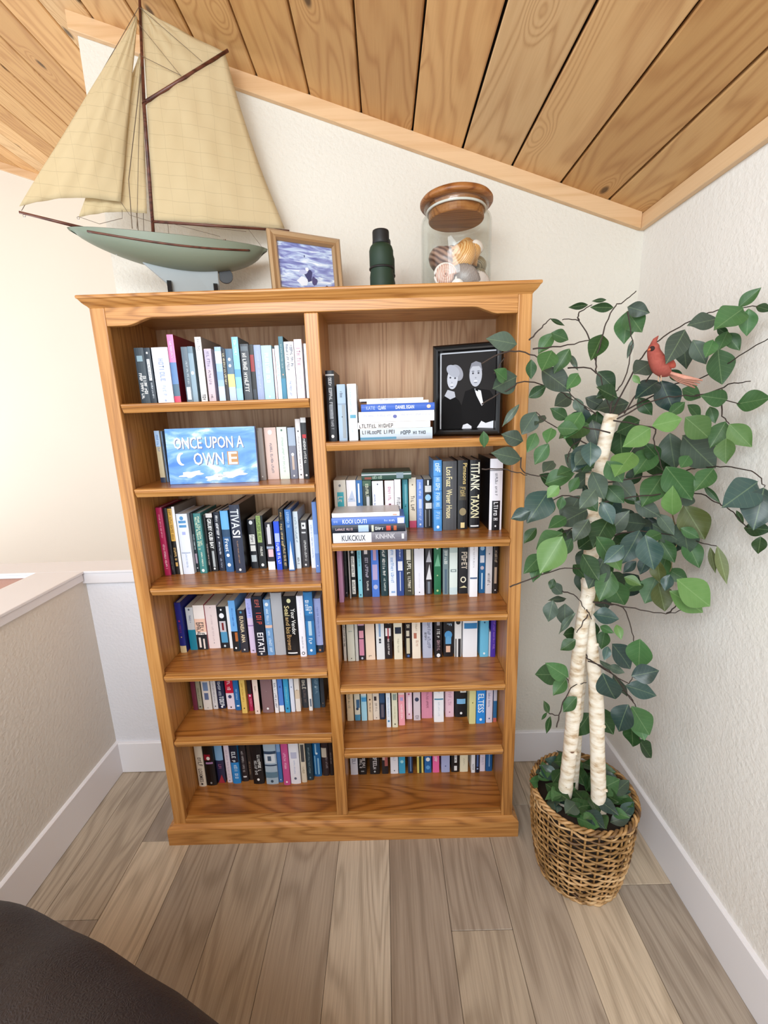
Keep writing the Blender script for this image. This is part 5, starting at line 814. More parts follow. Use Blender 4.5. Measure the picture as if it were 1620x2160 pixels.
line([(.256, 0, .043), (.40, -.02, .012)]); line([(.485, 0, .05), (.525, -.01, -.006)]); line([(.257, 0, .043), (.257, 0, -.006)]); line([(.268, 0, .043), (.48, 0, .04)])
for sd in (-1, 1):
    line([(.168, sd*.06, -.004), (.175, sd*.05, .12), (.236, sd*.008, .40)], .0012); line([(.18, sd*.062, -.004), (.21, sd*.03, .22), (.24, sd*.006, .42)], .0008)
for p in ((-.096, 0, .022), (.03, 0, .03), (.112, 0, -.052)):
    c = bpt(*p); MB().loop([c+Vector((.0035*cos(a), 0, 0))+Vector((0, 0, .0035*sin(a)))+Vector((0, .001*sin(2*a), 0)) for a in [2*pi*i/10 for i in range(10)]], .0008, 4).build('eye_ring', STEEL, boat, BORG)
mb = MB().tube([bpt(.415, 0, -.008), bpt(.415, 0, .012)], [.003, .0018], 8); mb.build('deck_cleat', SPAR, boat, BORG)
mb = MB(); mb.box(-.03, .03, -.012, .012, 0, .008); mb.v = [bpt(.43+p[0], p[1], p[2]-.012) for p in mb.v]; mb.build('hatch', SPAR, boat, BORG, bevel=.001)
# stand
st = empty('boat_stand', bpt(.31, 0, 0)-Vector((0, 0, bz-TOP+0))+Vector((0, 0, 2*0)));
st.location.z = TOP
tag(st, 'black notched wooden stand holding the model sailing boat', 'stand')
BLK = flat('17181a', .45, name='black_lacquer'); SO = tuple(st.location)
zt0 = TOP-bz
def spt(u, v, z): return bpt(u, v, zt0+z)
def sbox(u0, u1, v0, v1, z0, z1):
    mb = MB().box(u0, u1, v0, v1, z0, z1); mb.v = [spt(*p) for p in mb.v]; return mb
for u in (.242, .372):
    for sd in (-1, 1):
        mb = MB(); a, b_ = (.0125, .026)
        prof = [(a, .0004)]+[(b_-(.004 if k % 2 else 0), .0004+.0075*k) for k in range(0, 10)]+[(a+.004, .073), (a, .073)]
        vs = [spt(u-.006, sd*p[0], p[1]) for p in prof]+[spt(u+.006, sd*p[0], p[1]) for p in prof]; n_ = len(prof)
        mb.add(vs, [tuple(range(n_)), tuple(range(2*n_-1, n_-1, -1))]+[(i, n_+i, n_+(i+1) % n_, (i+1) % n_) for i in range(n_)])
        mb.build('notched_bracket', BLK, st, SO)
for sd in (-1, 1): sbox(.248, .366, sd*.019-.005, sd*.019+.005, .0004, .007).build('base_rail', BLK, st, SO)
# ---------------------------------------------------------------- seascape frame on the bookcase
def framed(name, label, cat, bl, br, hgt, lean, fw_, depth, fmat, prof_h, print_fn, back):
    bl = Vector(bl); br = Vector(br); ex = (br-bl).normalized(); wd = (br-bl).length
    ez = Vector((0, 0, 1)); ny = ez.cross(ex)  # points away from viewer
    o = empty(name, bl.lerp(br, .5)); tag(o, label, cat)
    Rm = Matrix((ex, ny, ez)).transposed() @ Matrix.Rotation(-lean, 3, 'X')
    o.rotation_euler = Rm.to_euler()
    a = wd/2
    def bar(x0, z0, x1, z1, inx, inz):
        # trapezoid bar with moulded profile, mitred
        ps = [(0, 0, 0), (0, -depth*.6, 0), (.25, -depth, 0), (.55, -depth*.85, 0), (.8, -depth*.9, 0), (1, -depth*.45, 0), (1, 0, 0)]
        mb = MB(); L_ = len(ps)
        for (px, pz, dx, dz) in ((x0, z0, inx[0], inz[0]), (x1, z1, inx[1], inz[1])):
            for (f_, y, _) in ps: mb.v.append((px+dx*f_*fw_, y, pz+dz*f_*fw_))
        for i in range(L_): mb.f.append([i, (i+1) % L_, L_+(i+1) % L_, L_+i]); mb.mi.append(0)
        mb.f += [list(range(L_)), list(range(2*L_-1, L_-1, -1))]; mb.mi += [0, 0]
        mb.build('frame_bar', fmat, o, smooth=False)
    bar(-a, 0, a, 0, (1, -1), (1, 1)); bar(a, 0, a, hgt, (-1, -1), (1, -1)); bar(a, hgt, -a, hgt, (-1, 1), (-1, -1)); bar(-a, hgt, -a, 0, (1, 1), (-1, 1))
    MB().box(-a+fw_*.5, a-fw_*.5, -.001, .003, fw_*.5, hgt-fw_*.5).build('backing_board', back, o)
    print_fn(o, -a+fw_, a-fw_, fw_, hgt-fw_)
    return o
m, nt, b = newmat('seascape_print'); b.inputs['Roughness'].default_value = .3; SEA = m
tc = N(nt, 'ShaderNodeTexCoord'); mp = N(nt, 'ShaderNodeMapping'); mp.inputs['Scale'].default_value = (14, 1, 55); mp.inputs['Rotation'].default_value = (0, .25, 0); nt.links.new(tc.outputs['Object'], mp.inputs[0])
n1 = N(nt, 'ShaderNodeTexNoise', i_Scale=1.0, i_Detail=5.0, i_Distortion=1.6); nt.links.new(mp.outputs[0], n1.inputs['Vector'])
rp = ramp(nt, [(.3, '5b62a0'), (.45, '8a94c8'), (.55, 'b8cbe6'), (.68, 'eef3f8')]); nt.links.new(n1.outputs[0], rp.inputs[0]); nt.links.new(rp.outputs[0], b.inputs['Base Color'])
def sea_print(o, x0, x1, z0, z1):
    pic = MB().box(x0-.002, x1+.002, -.004, -.0012, z0-.002, z1+.002).build('seascape_picture', SEA, o)
    W_, H_ = x1-x0, z1-z0
    def blob(cx, cz, rx, rz, c, nm, y, seed):
        r_ = random.Random(seed); pts = []
        for i in range(14):
            a = 2*pi*i/14; q = .8+.4*r_.random(); pts.append((x0+W_*(cx+rx*q*cos(a)), y, z0+H_*(cz+rz*q*sin(a))))
        MB().add(pts, [tuple(range(14))]).build(nm, flat(c, .4, name='picture_ink'), pic)
    blob(.52, .32, .07, .14, '3d3f6c', 'painted_rock', -.0044, 1); blob(.62, .2, .05, .1, '4c4a78', 'painted_rock', -.0044, 2); blob(.4, .18, .1, .1, 'dfe6f2', 'painted_foam', -.0045, 3)
    blob(.5, .45, .03, .05, 'e8ecf6', 'painted_foam', -.0046, 4); blob(.42, .38, .08, .05, 'b6bee0', 'painted_foam', -.0045, 5); blob(.47, .74, .01, .03, '44507c', 'painted_boat', -.0044, 6); blob(.85, .1, .025, .035, '3d3f6c', 'painted_rock', -.0044, 7)
GOLD = flat('b0926e', .35, metal=.5, name='bronze_frame'); KRAFT = flat('8a6a48', .9, name='backing_card')
framed('seascape_picture_frame', 'small bronze framed blue seascape leaning on top of the bookcase', 'picture frame', (-.306, 1.350, TOP+.0005), (-.112, 1.448, TOP+.0005), .178, .10, .027, .017, GOLD, 0, sea_print, KRAFT)
# ---------------------------------------------------------------- black framed photograph
def photo_print(o, x0, x1, z0, z1):
    W_, H_ = x1-x0, z1-z0
    ink = lambda c: flat(c, .7, name='photo_ink', spec=.12)
    MB().box(x0-.003, x1+.003, -.0035, -.0012, z0-.003, z1+.003).build('photo_mat', ink('d4d6dc'), o)
    pic = MB().box(x0+.004, x1, -.0042, -.0036, z0, z1-.004).build('photo_print', ink('2b2929'), o)
    lay = [0]
    def poly(pts, c, nm):
        lay[0] += 1; y = -.0043-.00008*lay[0]
        MB().add([(x0+.004+(W_-.004)*p[0], y, z0+(H_-.004)*(1-p[1])) for p in pts], [tuple(range(len(pts)))]).build(nm, ink(c), pic)
    def el(cx, cy, rx, ry, c, nm, rot=0):
        poly([(cx+rx*cos(a)*cos(rot)-ry*sin(a)*sin(rot)*.75, cy+ry*sin(a)*cos(rot)+rx*cos(a)*sin(rot)) for a in [2*pi*i/24 for i in range(24)]], c, nm)
    poly([(0, .62), (.06, .55), (.2, .53), (.34, .62), (.46, .8), (.48, 1), (0, 1)], '121112', 'pictured_dress')
    poly([(.42, 1), (.38, .7), (.45, .5), (.62, .46), (.9, .5), (.99, .6), (.99, 1)], '161516', 'pictured_jacket')
    poly([(.12, .47), (.25, .5), (.27, .57), (.17, .6), (.06, .55)], 'b9bcc6', 'pictured_neck')
    el(.29, .25, .13, .1, '9a9ca6', 'pictured_hat', .5); el(.21, .33, .1, .135, 'c3c6d0', 'pictured_face', .12); el(.22, .225, .13, .075, 'a9acb8', 'pictured_hair', .35)
    el(.17, .31, .018, .012, '4a4a54', 'pictured_eye'); el(.26, .32, .018, .012, '4a4a54', 'pictured_eye'); el(.2, .41, .032, .009, 'e2e4ea', 'pictured_smile'); el(.2, .375, .012, .008, '9a9ca8', 'pictured_nose'); el(.2, .427, .03, .006, '7a7c88', 'pictured_lip')
    el(.64, .29, .115, .155, 'bcbfc9', 'pictured_face'); poly([(.52, .24), (.56, .14), (.64, .115), (.73, .14), (.76, .24), (.7, .18), (.58, .18)], '8a8c96', 'pictured_hair')
    el(.59, .27, .018, .012, '484852', 'pictured_eye'); el(.69, .27, .018, .012, '484852', 'pictured_eye'); el(.64, .372, .036, .010, 'e2e4ea', 'pictured_smile'); el(.64, .33, .014, .009, '9496a2', 'pictured_nose'); el(.64, .39, .032, .006, '7a7c88', 'pictured_lip'); el(.59, .245, .026, .006, '6a6c78', 'pictured_brow'); el(.69, .245, .026, .006, '6a6c78', 'pictured_brow')
    poly([(.62, .47), (.74, .5), (.79, .68), (.76, .7), (.66, .56)], 'e4e6ee', 'pictured_shirt'); poly([(.57, .46), (.63, .485), (.69, .46), (.69, .51), (.63, .49), (.57, .51)], '141416', 'pictured_bow_tie')
    poly([(.4, 1), (.42, .95), (.5, .93), (.58, .97), (.58, 1)], 'dfe1e8', 'pictured_cuff'); poly([(.68, .99), (.76, .9), (.84, .93), (.98, .9), (.98, 1)], 'e4e6ec', 'pictured_cuff')
framed('photo_frame', 'black framed black and white couple portrait beside the tree leaves', 'photo frame', (.162, 1.452, 1.4155), (.3665, 1.383, 1.4155), .278, .035, .022, .022, flat('100f10', .3, name='black_frame'), 0, photo_print, flat('1a1816', .9))
# ---------------------------------------------------------------- binoculars standing on end
BN = Vector((.010, 1.40, TOP+.0003)); bi = empty('binoculars', BN); tag(bi, 'dark green binoculars standing upright on the bookcase', 'binoculars')
RUB = flat('17301f', .6, name='green_rubber'); RUB2 = flat('131416', .55, name='black_rubber'); LENS = flat('1a1c22', .05, name='lens_glass', coat=1)
for sd in (-1, 1):
    c = (sd*.034, 0, 0)
    ob_ = MB().lathe([(.0335, 0), (.0345, .003), (.0345, .045), (.032, .06), (.0325, .068)], 28, c).build('objective_barrel', RUB, bi, smooth=True, bevel=.001)
    MB().lathe([(.0325, .0682), (.034, .070), (.034, .112), (.031, .122), (.026, .128)], 28, c).build('prism_housing', RUB, bi, smooth=True)
    ey = MB().lathe([(.0235, .1285), (.0245, .131), (.0235, .140), (.0235, .160), (.0225, .1635), (.017, .1635), (.015, .158)], 24, c).build('eyecup', RUB2, bi, smooth=True)
    MB().lathe([(.0, .1575), (.0145, .1575)], 20, c).build('eyepiece_lens', LENS, ey)
    MB().lathe([(.0350, .064), (.0356, .066), (.0350, .069)], 28, c).build('grip_ring', RUB2, ob_, smooth=True)
MB().box(-.012, .012, -.014, .014, .05, .115).build('hinge_bridge', RUB2, bi, bevel=.004)
MB().lathe([(.010, .116), (.013, .118), (.013, .134), (.010, .136)], 20).build('focus_wheel', RUB2, bi, smooth=True)
bi.rotation_euler = (0, 0, 1.49)
# ---------------------------------------------------------------- glass jar with shells
JC = Vector((.229, 1.43, TOP+.0003)); jr = empty('glass_jar', JC); tag(jr, 'clear glass jar with domed wooden lid holding seashells', 'jar')
m, nt, b = newmat('clear_glass'); GLASS = m
gl = N(nt, 'ShaderNodeBsdfGlossy'); gl.inputs['Roughness'].default_value = .02; tp = N(nt, 'ShaderNodeBsdfTransparent'); tp.inputs[0].default_value = (.97, .985, .98, 1)
lw = N(nt, 'ShaderNodeLayerWeight'); lw.inputs[0].default_value = .5; mx = N(nt, 'ShaderNodeMixShader'); frv = math_(nt, 'MULTIPLY_ADD', math_(nt, 'POWER', lw.outputs['Facing'], 4.0), .45, .03)
out = [n for n in nt.nodes if n.type == 'OUTPUT_MATERIAL'][0]
nt.links.new(frv, mx.inputs[0]); nt.links.new(tp.outputs[0], mx.inputs[1]); nt.links.new(gl.outputs[0], mx.inputs[2]); nt.links.new(mx.outputs[0], out.inputs[0])
R_ = .102
MB().lathe([(0, .001), (.094, .001), (.100, .006), (R_, .014), (R_, .200), (.099, .209), (.093, .216), (.0905, .222), (.0905, .236), (.0935, .239), (.0935, .243), (.0895, .243), (.0872, .238), (.0872, .221), (.0905, .213), (.0965, .206), (.0985, .198), (.0985, .016), (.095, .010), (0, .008)], 56).build('jar_glass', GLASS, jr, smooth=True)
LIDW = wood('acacia_lid', 'a8703c', '925828', '6e3c18', 'x', rough=.4)
lid_ = MB().lathe([(.084, .2445), (.101, .2445), (.1045, .249), (.1045, .255), (.099, .262), (.082, .270), (.05, .275), (.035, .276), (.034, .280), (.037, .285), (.034, .291), (.022, .295), (0, .296)], 48).build('lid', LIDW, jr, smooth=True)
MB().lathe([(0, .205), (.078, .205), (.080, .208), (.080, .2443), (0, .2443)], 48).build('lid_plug', LIDW, lid_, bevel=.001)
MB().loop([(.0838*cos(a), .0838*sin(a), .230) for a in [2*pi*i/48 for i in range(48)]], .0035, 8).build('seal_ring', flat('d8d4cc', .3, name='silicone'), lid_, smooth=True)
def shellmat(nm, c1, c2, sc_, ax):
    m, nt, b = newmat(nm); b.inputs['Roughness'].default_value = .3
    tc = N(nt, 'ShaderNodeTexCoord'); wv = N(nt, 'ShaderNodeTexWave', i_Scale=sc_, i_Distortion=2.5, i_Detail=2.0); wv.bands_direction = ax; nt.links.new(tc.outputs['Object'], wv.inputs[0])
    nt.links.new(mix(nt, wv.outputs[0], c1, c2), b.inputs['Base Color']); return m
def whelk(name, label, loc, L_, R0, turns, mat, rot, lip=None):
    # spiral shell: tube swept along a shrinking helix
    o = empty(name, loc); tag(o, label, 'seashell', 'seashells inside the glass jar'); n = int(turns*18); mb = MB(); pts = []; rs = []
    for i in range(n+1):
        t = i/n; a = t*turns*2*pi; k = (1-t)**1.15
        R = R0*.52*k; pts.append((R*cos(a), R*sin(a), L_*(.25+.75*(1-k**.8)))); rs.append(max(.0006, R0*.55*k))
    mb.tube(pts, rs, 14); mb.build('whorl', mat, o, smooth=True)
    mb = MB().ell((R0*.45, 0, L_*.12), (R0*.62, R0*.55, L_*.34), 16, 10); mb.build('body_whorl', mat, o, smooth=True)
    mb = MB().tube([(R0*.3, 0, L_*.1), (R0*.22, 0, -L_*.2), (R0*.1, 0, -L_*.36)], [R0*.36, R0*.2, .001], 12); mb.build('siphon', mat, o, smooth=True)
    if lip: MB().ell((R0*.75, -R0*.28, L_*.08), (R0*.3, R0*.2, L_*.28), 12, 8).build('aperture', lip, o, smooth=True)
    o.rotation_euler = rot; return o
BRN = shellmat('brown_shell', '5c382c', 'b08a76', 24, 'Z'); PNK = shellmat('pink_shell', 'c07a5c', 'f0d8cc', 55, 'X'); ORG = shellmat('orange_shell', 'c8823c', 'e8c088', 70, 'Z'); GRY = shellmat('grey_shell', '5c4c48', 'b4a49c', 90, 'X'); PEARL = flat('e8dcd4', .2, name='pearl'); OLV = shellmat('olive_shell', '6c5c44', 'b0a080', 80, 'Z')
def jl(x, y, z): return JC+Vector((x, y, z))
def scallop_shell(name, label, loc, R, mat, rot, dome=.35, nr_=14):
    o = empty(name, loc); tag(o, label, 'seashell', 'seashells inside the glass jar'); mb = MB(); na, nb = 40, 8
    for j in range(nb+1):
        q = j/nb
        for i in range(na+1):
            a = pi*(-.12+1.24*i/na); rr = R*q*(1+.02*cos(nr_*a*2))
            h_ = dome*R*(1-q*q)+.02*R*q*cos(nr_*a*2)
            mb.v.append((rr*cos(a), -h_, rr*sin(a)))
    for j in range(nb):
        for i in range(na):
            a = j*(na+1)+i; mb.f.append([a, a+1, a+na+2, a+na+1]); mb.mi.append(0)
    mb.build('ribbed_valve', mat, o, smooth=True, solid=.0016)
    MB().box(-R*.28, R*.28, -dome*R*.6, 0, -R*.16, R*.02).build('hinge', mat, o, bevel=.002)
    o.rotation_euler = rot; return o
whelk('seashell', 'large brown spiny conch at left inside the glass jar', jl(-.040, .022, .072), .098, .066, 4, BRN, (.35, .5, .3))
o = empty('seashell', jl(-.040, -.062, .044)); tag(o, 'round pink moon snail shell at front left of the jar', 'seashell', 'seashells inside the glass jar')
pts = []; rs = []
for i in range(61):
    t = i/60; k = (1-t)**.9; a = t*3.2*2*pi; pts.append((.021*k*cos(a), -.016*t-.0, .021*k*sin(a))); rs.append(max(.001, .0135*k))
MB().tube(pts, rs, 12).build('coil', PNK, o, smooth=True); MB().loop([(.031*cos(a), .002*cos(a)-.004, .031*sin(a)) for a in [2*pi*i/36 for i in range(36)]], .0034, 8).build('pale_rim', PEARL, o, smooth=True)
whelk('seashell', 'glossy orange tan conch at upper right inside the jar', jl(.038, -.010, .092), .078, .056, 4, ORG, (.3, -1.1, .2), PEARL)
whelk('seashell', 'olive brown turban shell at far right inside the jar', jl(.062, .026, .080), .050, .040, 3, OLV, (-.2, .7, .6))
scallop_shell('seashell', 'grey ribbed scallop shell in the middle of the jar', jl(.012, -.052, .026), .050, GRY, (.35, .3, -.25))
scallop_shell('seashell', 'pale pinkish scallop shell at lower right inside the jar', jl(.058, -.056, .020), .034, flat('dccfc8', .35), (.2, .1, .3))
scallop_shell('seashell', 'small white clam shell at the foot of the jar', jl(-.008, -.080, .013), .018, PEARL, (.5, .2, -.2))
# ---------------------------------------------------------------- woven basket
KC = Vector((.600, 1.167, 0)); bk = empty('wicker_basket', KC); tag(bk, 'round brown wicker basket holding the artificial ficus tree', 'basket')
m, nt, b = newmat('wicker'); WICK = m; b.inputs['Roughness'].default_value = .5
tc = N(nt, 'ShaderNodeTexCoord'); oi = N(nt, 'ShaderNodeObjectInfo'); n1 = N(nt, 'ShaderNodeTexNoise', i_Scale=26.0, i_Detail=3.0); nt.links.new(tc.outputs['Object'], n1.inputs['Vector'])
n2 = N(nt, 'ShaderNodeTexNoise', i_Scale=5.0, i_Detail=2.0); nt.links.new(tc.outputs['Object'], n2.inputs['Vector'])
f = math_(nt, 'ADD', math_(nt, 'MULTIPLY', n1.outputs[0], .7), math_(nt, 'MULTIPLY', n2.outputs[0], .5)); f = math_(nt, 'ADD', f, math_(nt, 'MULTIPLY_ADD', oi.outputs['Random'], .22, -.11))
rp = ramp(nt, [(.38, '5c4026'), (.52, '96703f'), (.64, 'bc9260'), (.8, 'd6b384')]); nt.links.new(f, rp.inputs[0]); nt.links.new(rp.outputs[0], b.inputs['Base Color']); bump(nt, b, n1.outputs[0], .3, .002)
KH = .295
def krad(z): t = z/KH; return .122+.030*t**.8+.006*sin(pi*t)
rb = random.Random(11)
NS = 26
for k in range(NS):
    a = 2*pi*k/NS
    pts = [((krad(z)-.0005)*cos(a), (krad(z)-.0005)*sin(a), z) for z in [.003+(KH-.006)*i/10 for i in range(11)]]
    MB().tube(pts, .0032, 6).build('stake', WICK, bk, smooth=True)
nw = 25
for j in range(nw):
    z0 = .006+(KH-.022)*j/(nw-1); ph = j % 2; pts = []; rs = []
    amp = .0046; o1, o2 = rb.random()*6, rb.random()*6
    for i in range(NS*5):
        a = 2*pi*i/(NS*5); wv = cos(NS/2*a+pi*ph); wz = .0016*sin(3*a+o1)+.0014*sin(7*a+o2)+.0012*sin(NS*.5*a+o1)
        r = krad(z0)+amp*wv; pts.append((r*cos(a), r*sin(a), z0+wz))
        rs.append(.0034+.0009*sin(5*a+o2))
    MB().loop(pts, rs, 5).build('weave_strand', WICK, bk, smooth=True)
for q in range(3):
    pts = []
    for i in range(150):
        a = 2*pi*i/150; tw = 17*a+q*2*pi/3; r = krad(KH)+.0062*cos(tw); pts.append((r*cos(a), r*sin(a), KH+.004+.0055*sin(tw)+.002*sin(2*a)))
    MB().loop(pts, .0044, 6).build('braided_rim', WICK, bk, smooth=True)
for q in range(2):
    pts = []
    for i in range(150):
        a = 2*pi*i/150; tw = 17*a+q*pi; r = krad(0)+.003*cos(tw)+.001; pts.append((r*cos(a), r*sin(a), .0068+.0022*sin(tw)))
    MB().loop(pts, .0040, 6).build('foot_braid', WICK, bk, smooth=True)
MB().lathe([(0, .004), (.117, .004), (.122, .02), (.1435, .262)], 36).build('liner', flat('2a1d12', .9, name='dark_liner'), bk, smooth=True)
MB().lathe([(0, .238), (.06, .236), (.141, .226)], 30).build('soil_disc', flat('16120c', 1.0, name='dark_moss'), bk)
# ---------------------------------------------------------------- artificial ficus tree
tr_ = empty('artificial_ficus_tree', KC+Vector((0, 0, .22))); TO = tuple(tr_.location)
tag(tr_, 'artificial ficus tree with pale birch trunks and glossy green leaves', 'tree')
m, nt, b = newmat('birch_bark'); BARK = m; b.inputs['Roughness'].default_value = .8
tc = N(nt, 'ShaderNodeTexCoord'); mp = N(nt, 'ShaderNodeMapping'); mp.inputs['Scale'].default_value = (30, 30, 75); nt.links.new(tc.outputs['Object'], mp.inputs[0])
n1 = N(nt, 'ShaderNodeTexNoise', i_Scale=1.0, i_Detail=4.0); nt.links.new(mp.outputs[0], n1.inputs['Vector'])
rp = ramp(nt, [(.28, 'b89a78'), (.42, 'dccbb2'), (.58, 'eee4d4')]); nt.links.new(n1.outputs[0], rp.inputs[0])
mp2 = N(nt, 'ShaderNodeMapping'); mp2.inputs['Scale'].default_value = (34, 34, 60); nt.links.new(tc.outputs['Object'], mp2.inputs[0])
n2 = N(nt, 'ShaderNodeTexNoise', i_Scale=.8, i_Detail=2.0); nt.links.new(mp2.outputs[0], n2.inputs['Vector'])
sp_ = N(nt, 'ShaderNodeMapRange', i_1=.72, i_2=.78, i_3=0.0, i_4=1.0); nt.links.new(n2.outputs[0], sp_.inputs[0])
nt.links.new(mix(nt, sp_.outputs[0], rp.outputs[0], '6a4630'), b.inputs['Base Color']); bump(nt, b, n1.outputs[0], .4, .003)
def catmull(P_, n=6):
    P_ = [Vector(p) for p in P_]; o = []
    for i in range(len(P_)-1):
        p0, p1, p2, p3 = P_[max(i-1, 0)], P_[i], P_[i+1], P_[min(i+2, len(P_)-1)]
        for k in range(n):
            t = k/n; o.append(.5*((2*p1)+(p2-p0)*t+(2*p0-5*p1+4*p2-p3)*t*t+(3*p1-p0-3*p2+p3)*t**3))
    o.append(P_[-1]); return o
def trunk(pts, r0, r1, seed):
    c = catmull(pts, 6); q = random.Random(seed); n = len(c)
    rs = [r0+(r1-r0)*i/(n-1)+q.uniform(-.0008, .0012) for i in range(n)]
    MB().tube(c, rs, 14).build('trunk', BARK, tr_, TO, smooth=True)
    for k in range(4):
        i = int(n*(.2+.18*k)); a = q.uniform(pi*1.0, pi*1.9); d = Vector((cos(a), sin(a), .5))
        MB().tube([c[i], c[i]+d*(rs[i]+.004)], [rs[i]*.35, rs[i]*.2], 8).build('branch_stub', BARK, tr_, TO, smooth=True)
trunk([(.538, 1.162, .225), (.541, 1.16, .315), (.546, 1.161, .42), (.550, 1.162, .598), (.552, 1.163, .738), (.557, 1.164, .862), (.566, 1.165, .949), (.572, 1.166, 1.025), (.567, 1.167, 1.211), (.572, 1.168, 1.308), (.584, 1.169, 1.401), (.596, 1.17, 1.472)], .0215, .0165, 1)
trunk([(.630, 1.114, .225), (.626, 1.12, .322), (.616, 1.135, .501), (.607, 1.15, .661), (.598, 1.168, .763), (.589, 1.186, .85), (.58, 1.2, 1.0)], .0225, .0175, 2)
trunk([(.592, 1.215, .225), (.588, 1.21, .6), (.583, 1.205, 1.0), (.575, 1.2, 1.2), (.567, 1.2, 1.313)], .016, .013, 3)
TWIG = flat('3c302a', .8, name='twig'); TWIG2 = flat('8a7a56', .8, name='pale_twig')
TW = [[[0.525,1.121,1.572],[0.524,1.121,1.605],[0.538,1.121,1.677],[0.555,1.121,1.721],[0.579,1.121,1.734],[0.606,1.121,1.756]],[[0.549,1.177,1.607],[0.527,1.177,1.658],[0.499,1.177,1.705],[0.457,1.177,1.708]],[[0.491,1.158,1.702],[0.49,1.158,1.72],[0.521,1.158,1.737]],[[0.359,1.126,1.655],[0.388,1.126,1.682],[0.41,1.126,1.702]],[[0.243,1.118,1.603],[0.298,1.118,1.628],[0.358,1.118,1.622],[0.42,1.118,1.584],[0.466,1.118,1.524],[0.531,1.118,1.475]],[[0.258,1.178,1.508],[0.335,1.178,1.548],[0.366,1.178,1.563],[0.436,1.178,1.545],[0.483,1.178,1.522],[0.56,1.178,1.47]],[[0.59,1.157,1.473],[0.616,1.157,1.534],[0.654,1.157,1.61],[0.693,1.157,1.65],[0.755,1.157,1.685],[0.812,1.157,1.709],[0.823,1.114,1.71],[0.822,1.026,1.694]],[[0.61,1.167,1.468],[0.735,1.167,1.535],[0.814,1.167,1.555],[0.822,1.08,1.587],[0.822,0.977,1.625]],[[0.586,1.12,1.461],[0.665,1.12,1.501],[0.738,1.12,1.511],[0.803,1.12,1.509],[0.822,1.036,1.488]],[[0.589,1.154,1.295],[0.682,1.154,1.306],[0.787,1.154,1.319],[0.823,1.14,1.329],[0.822,1.068,1.34],[0.822,0.998,1.342],[0.821,0.953,1.332],[0.821,0.935,1.31]],[[0.565,1.135,1.242],[0.675,1.135,1.258],[0.814,1.135,1.263],[0.822,1.075,1.251],[0.822,1.034,1.246],[0.822,0.998,1.232],[0.821,0.964,1.212]],[[0.57,1.126,1.474],[0.575,1.126,1.517],[0.598,1.126,1.554],[0.607,1.126,1.603],[0.611,1.126,1.648]],[[0.46,1.133,1.588],[0.53,1.133,1.577],[0.573,1.133,1.487]],[[0.378,1.153,1.638],[0.465,1.153,1.644],[0.525,1.153,1.657]],[[0.783,1.134,1.511],[0.823,1.108,1.523],[0.822,1.076,1.535],[0.822,1.015,1.537]],[[0.823,1.099,1.524],[0.822,1.088,1.466],[0.822,1.059,1.442]],[[0.577,1.12,1.457],[0.676,1.12,1.436],[0.684,1.12,1.401],[0.707,1.12,1.351],[0.727,1.12,1.287]],[[0.785,1.168,1.199],[0.805,1.168,1.128],[0.796,1.168,1.03]],[[0.56,1.155,1.38],[0.512,1.155,1.406],[0.486,1.155,1.382],[0.484,1.155,1.35]],[[0.574,1.166,1.332],[0.499,1.166,1.329],[0.43,1.166,1.293]],[[0.559,1.14,1.241],[0.469,1.14,1.263],[0.401,1.14,1.227]],[[0.577,1.17,1.185],[0.487,1.17,1.153],[0.428,1.17,1.068]],[[0.574,1.146,1.142],[0.692,1.146,1.158],[0.814,1.146,1.134],[0.822,1.086,1.137],[0.822,1.044,1.143]],[[0.619,1.151,1.473],[0.681,1.151,1.57],[0.705,1.151,1.552]],[[0.282,1.15,1.582],[0.307,1.15,1.619]],[[0.362,1.162,1.367],[0.375,1.162,1.324],[0.46,1.162,1.312]],[[0.252,1.138,1.343],[0.317,1.138,1.338],[0.372,1.138,1.323]],[[0.588,1.117,1.71],[0.606,1.117,1.646]],[[0.567,1.112,1.427],[0.513,1.112,1.441],[0.434,1.112,1.444],[0.379,1.112,1.484]],[[0.332,1.124,1.017],[0.395,1.124,1.042],[0.466,1.124,1.064],[0.53,1.124,1.066]],[[0.558,1.113,0.971],[0.605,1.113,0.962],[0.675,1.113,0.947],[0.763,1.113,0.93],[0.808,1.113,0.941]],[[0.804,1.172,0.9],[0.823,1.162,0.932],[0.823,1.162,0.973]],[[0.485,1.144,0.992],[0.526,1.144,0.973],[0.552,1.144,0.934]],[[0.561,1.163,0.795],[0.583,1.163,0.759],[0.595,1.163,0.653],[0.612,1.163,0.56]],[[0.556,1.11,0.792],[0.62,1.11,0.759],[0.685,1.11,0.671],[0.708,1.11,0.632],[0.727,1.11,0.53]],[[0.493,1.143,0.553],[0.504,1.143,0.625],[0.53,1.143,0.686],[0.573,1.143,0.701]],[[0.546,1.172,0.665],[0.526,1.172,0.697],[0.504,1.172,0.711]],[[0.602,1.153,0.642],[0.619,1.153,0.673],[0.694,1.153,0.662],[0.729,1.153,0.616]],[[0.572,1.14,0.958],[0.658,1.14,0.938],[0.689,1.14,0.86],[0.703,1.14,0.812]],[[0.467,1.143,0.603],[0.498,1.143,0.591]],[[0.554,1.117,0.799],[0.594,1.117,0.771],[0.675,1.117,0.715],[0.69,1.117,0.736]],[[0.546,1.121,0.945],[0.562,1.121,0.915]],[[0.551,1.121,0.93],[0.523,1.121,0.875]]]
for i, p in enumerate(TW):
    c = catmull(p, 5); n = len(c); q = random.Random(i)
    c = [v+Vector((q.uniform(-.002, .002), q.uniform(-.002, .002), q.uniform(-.002, .002))) if 0 < k < n-1 else v for k, v in enumerate(c)]
    MB().tube(c, [.0021-.0010*k/(n-1) for k in range(n)], 5).build('twig', TWIG2 if i == 17 else TWIG, tr_, TO, smooth=True)
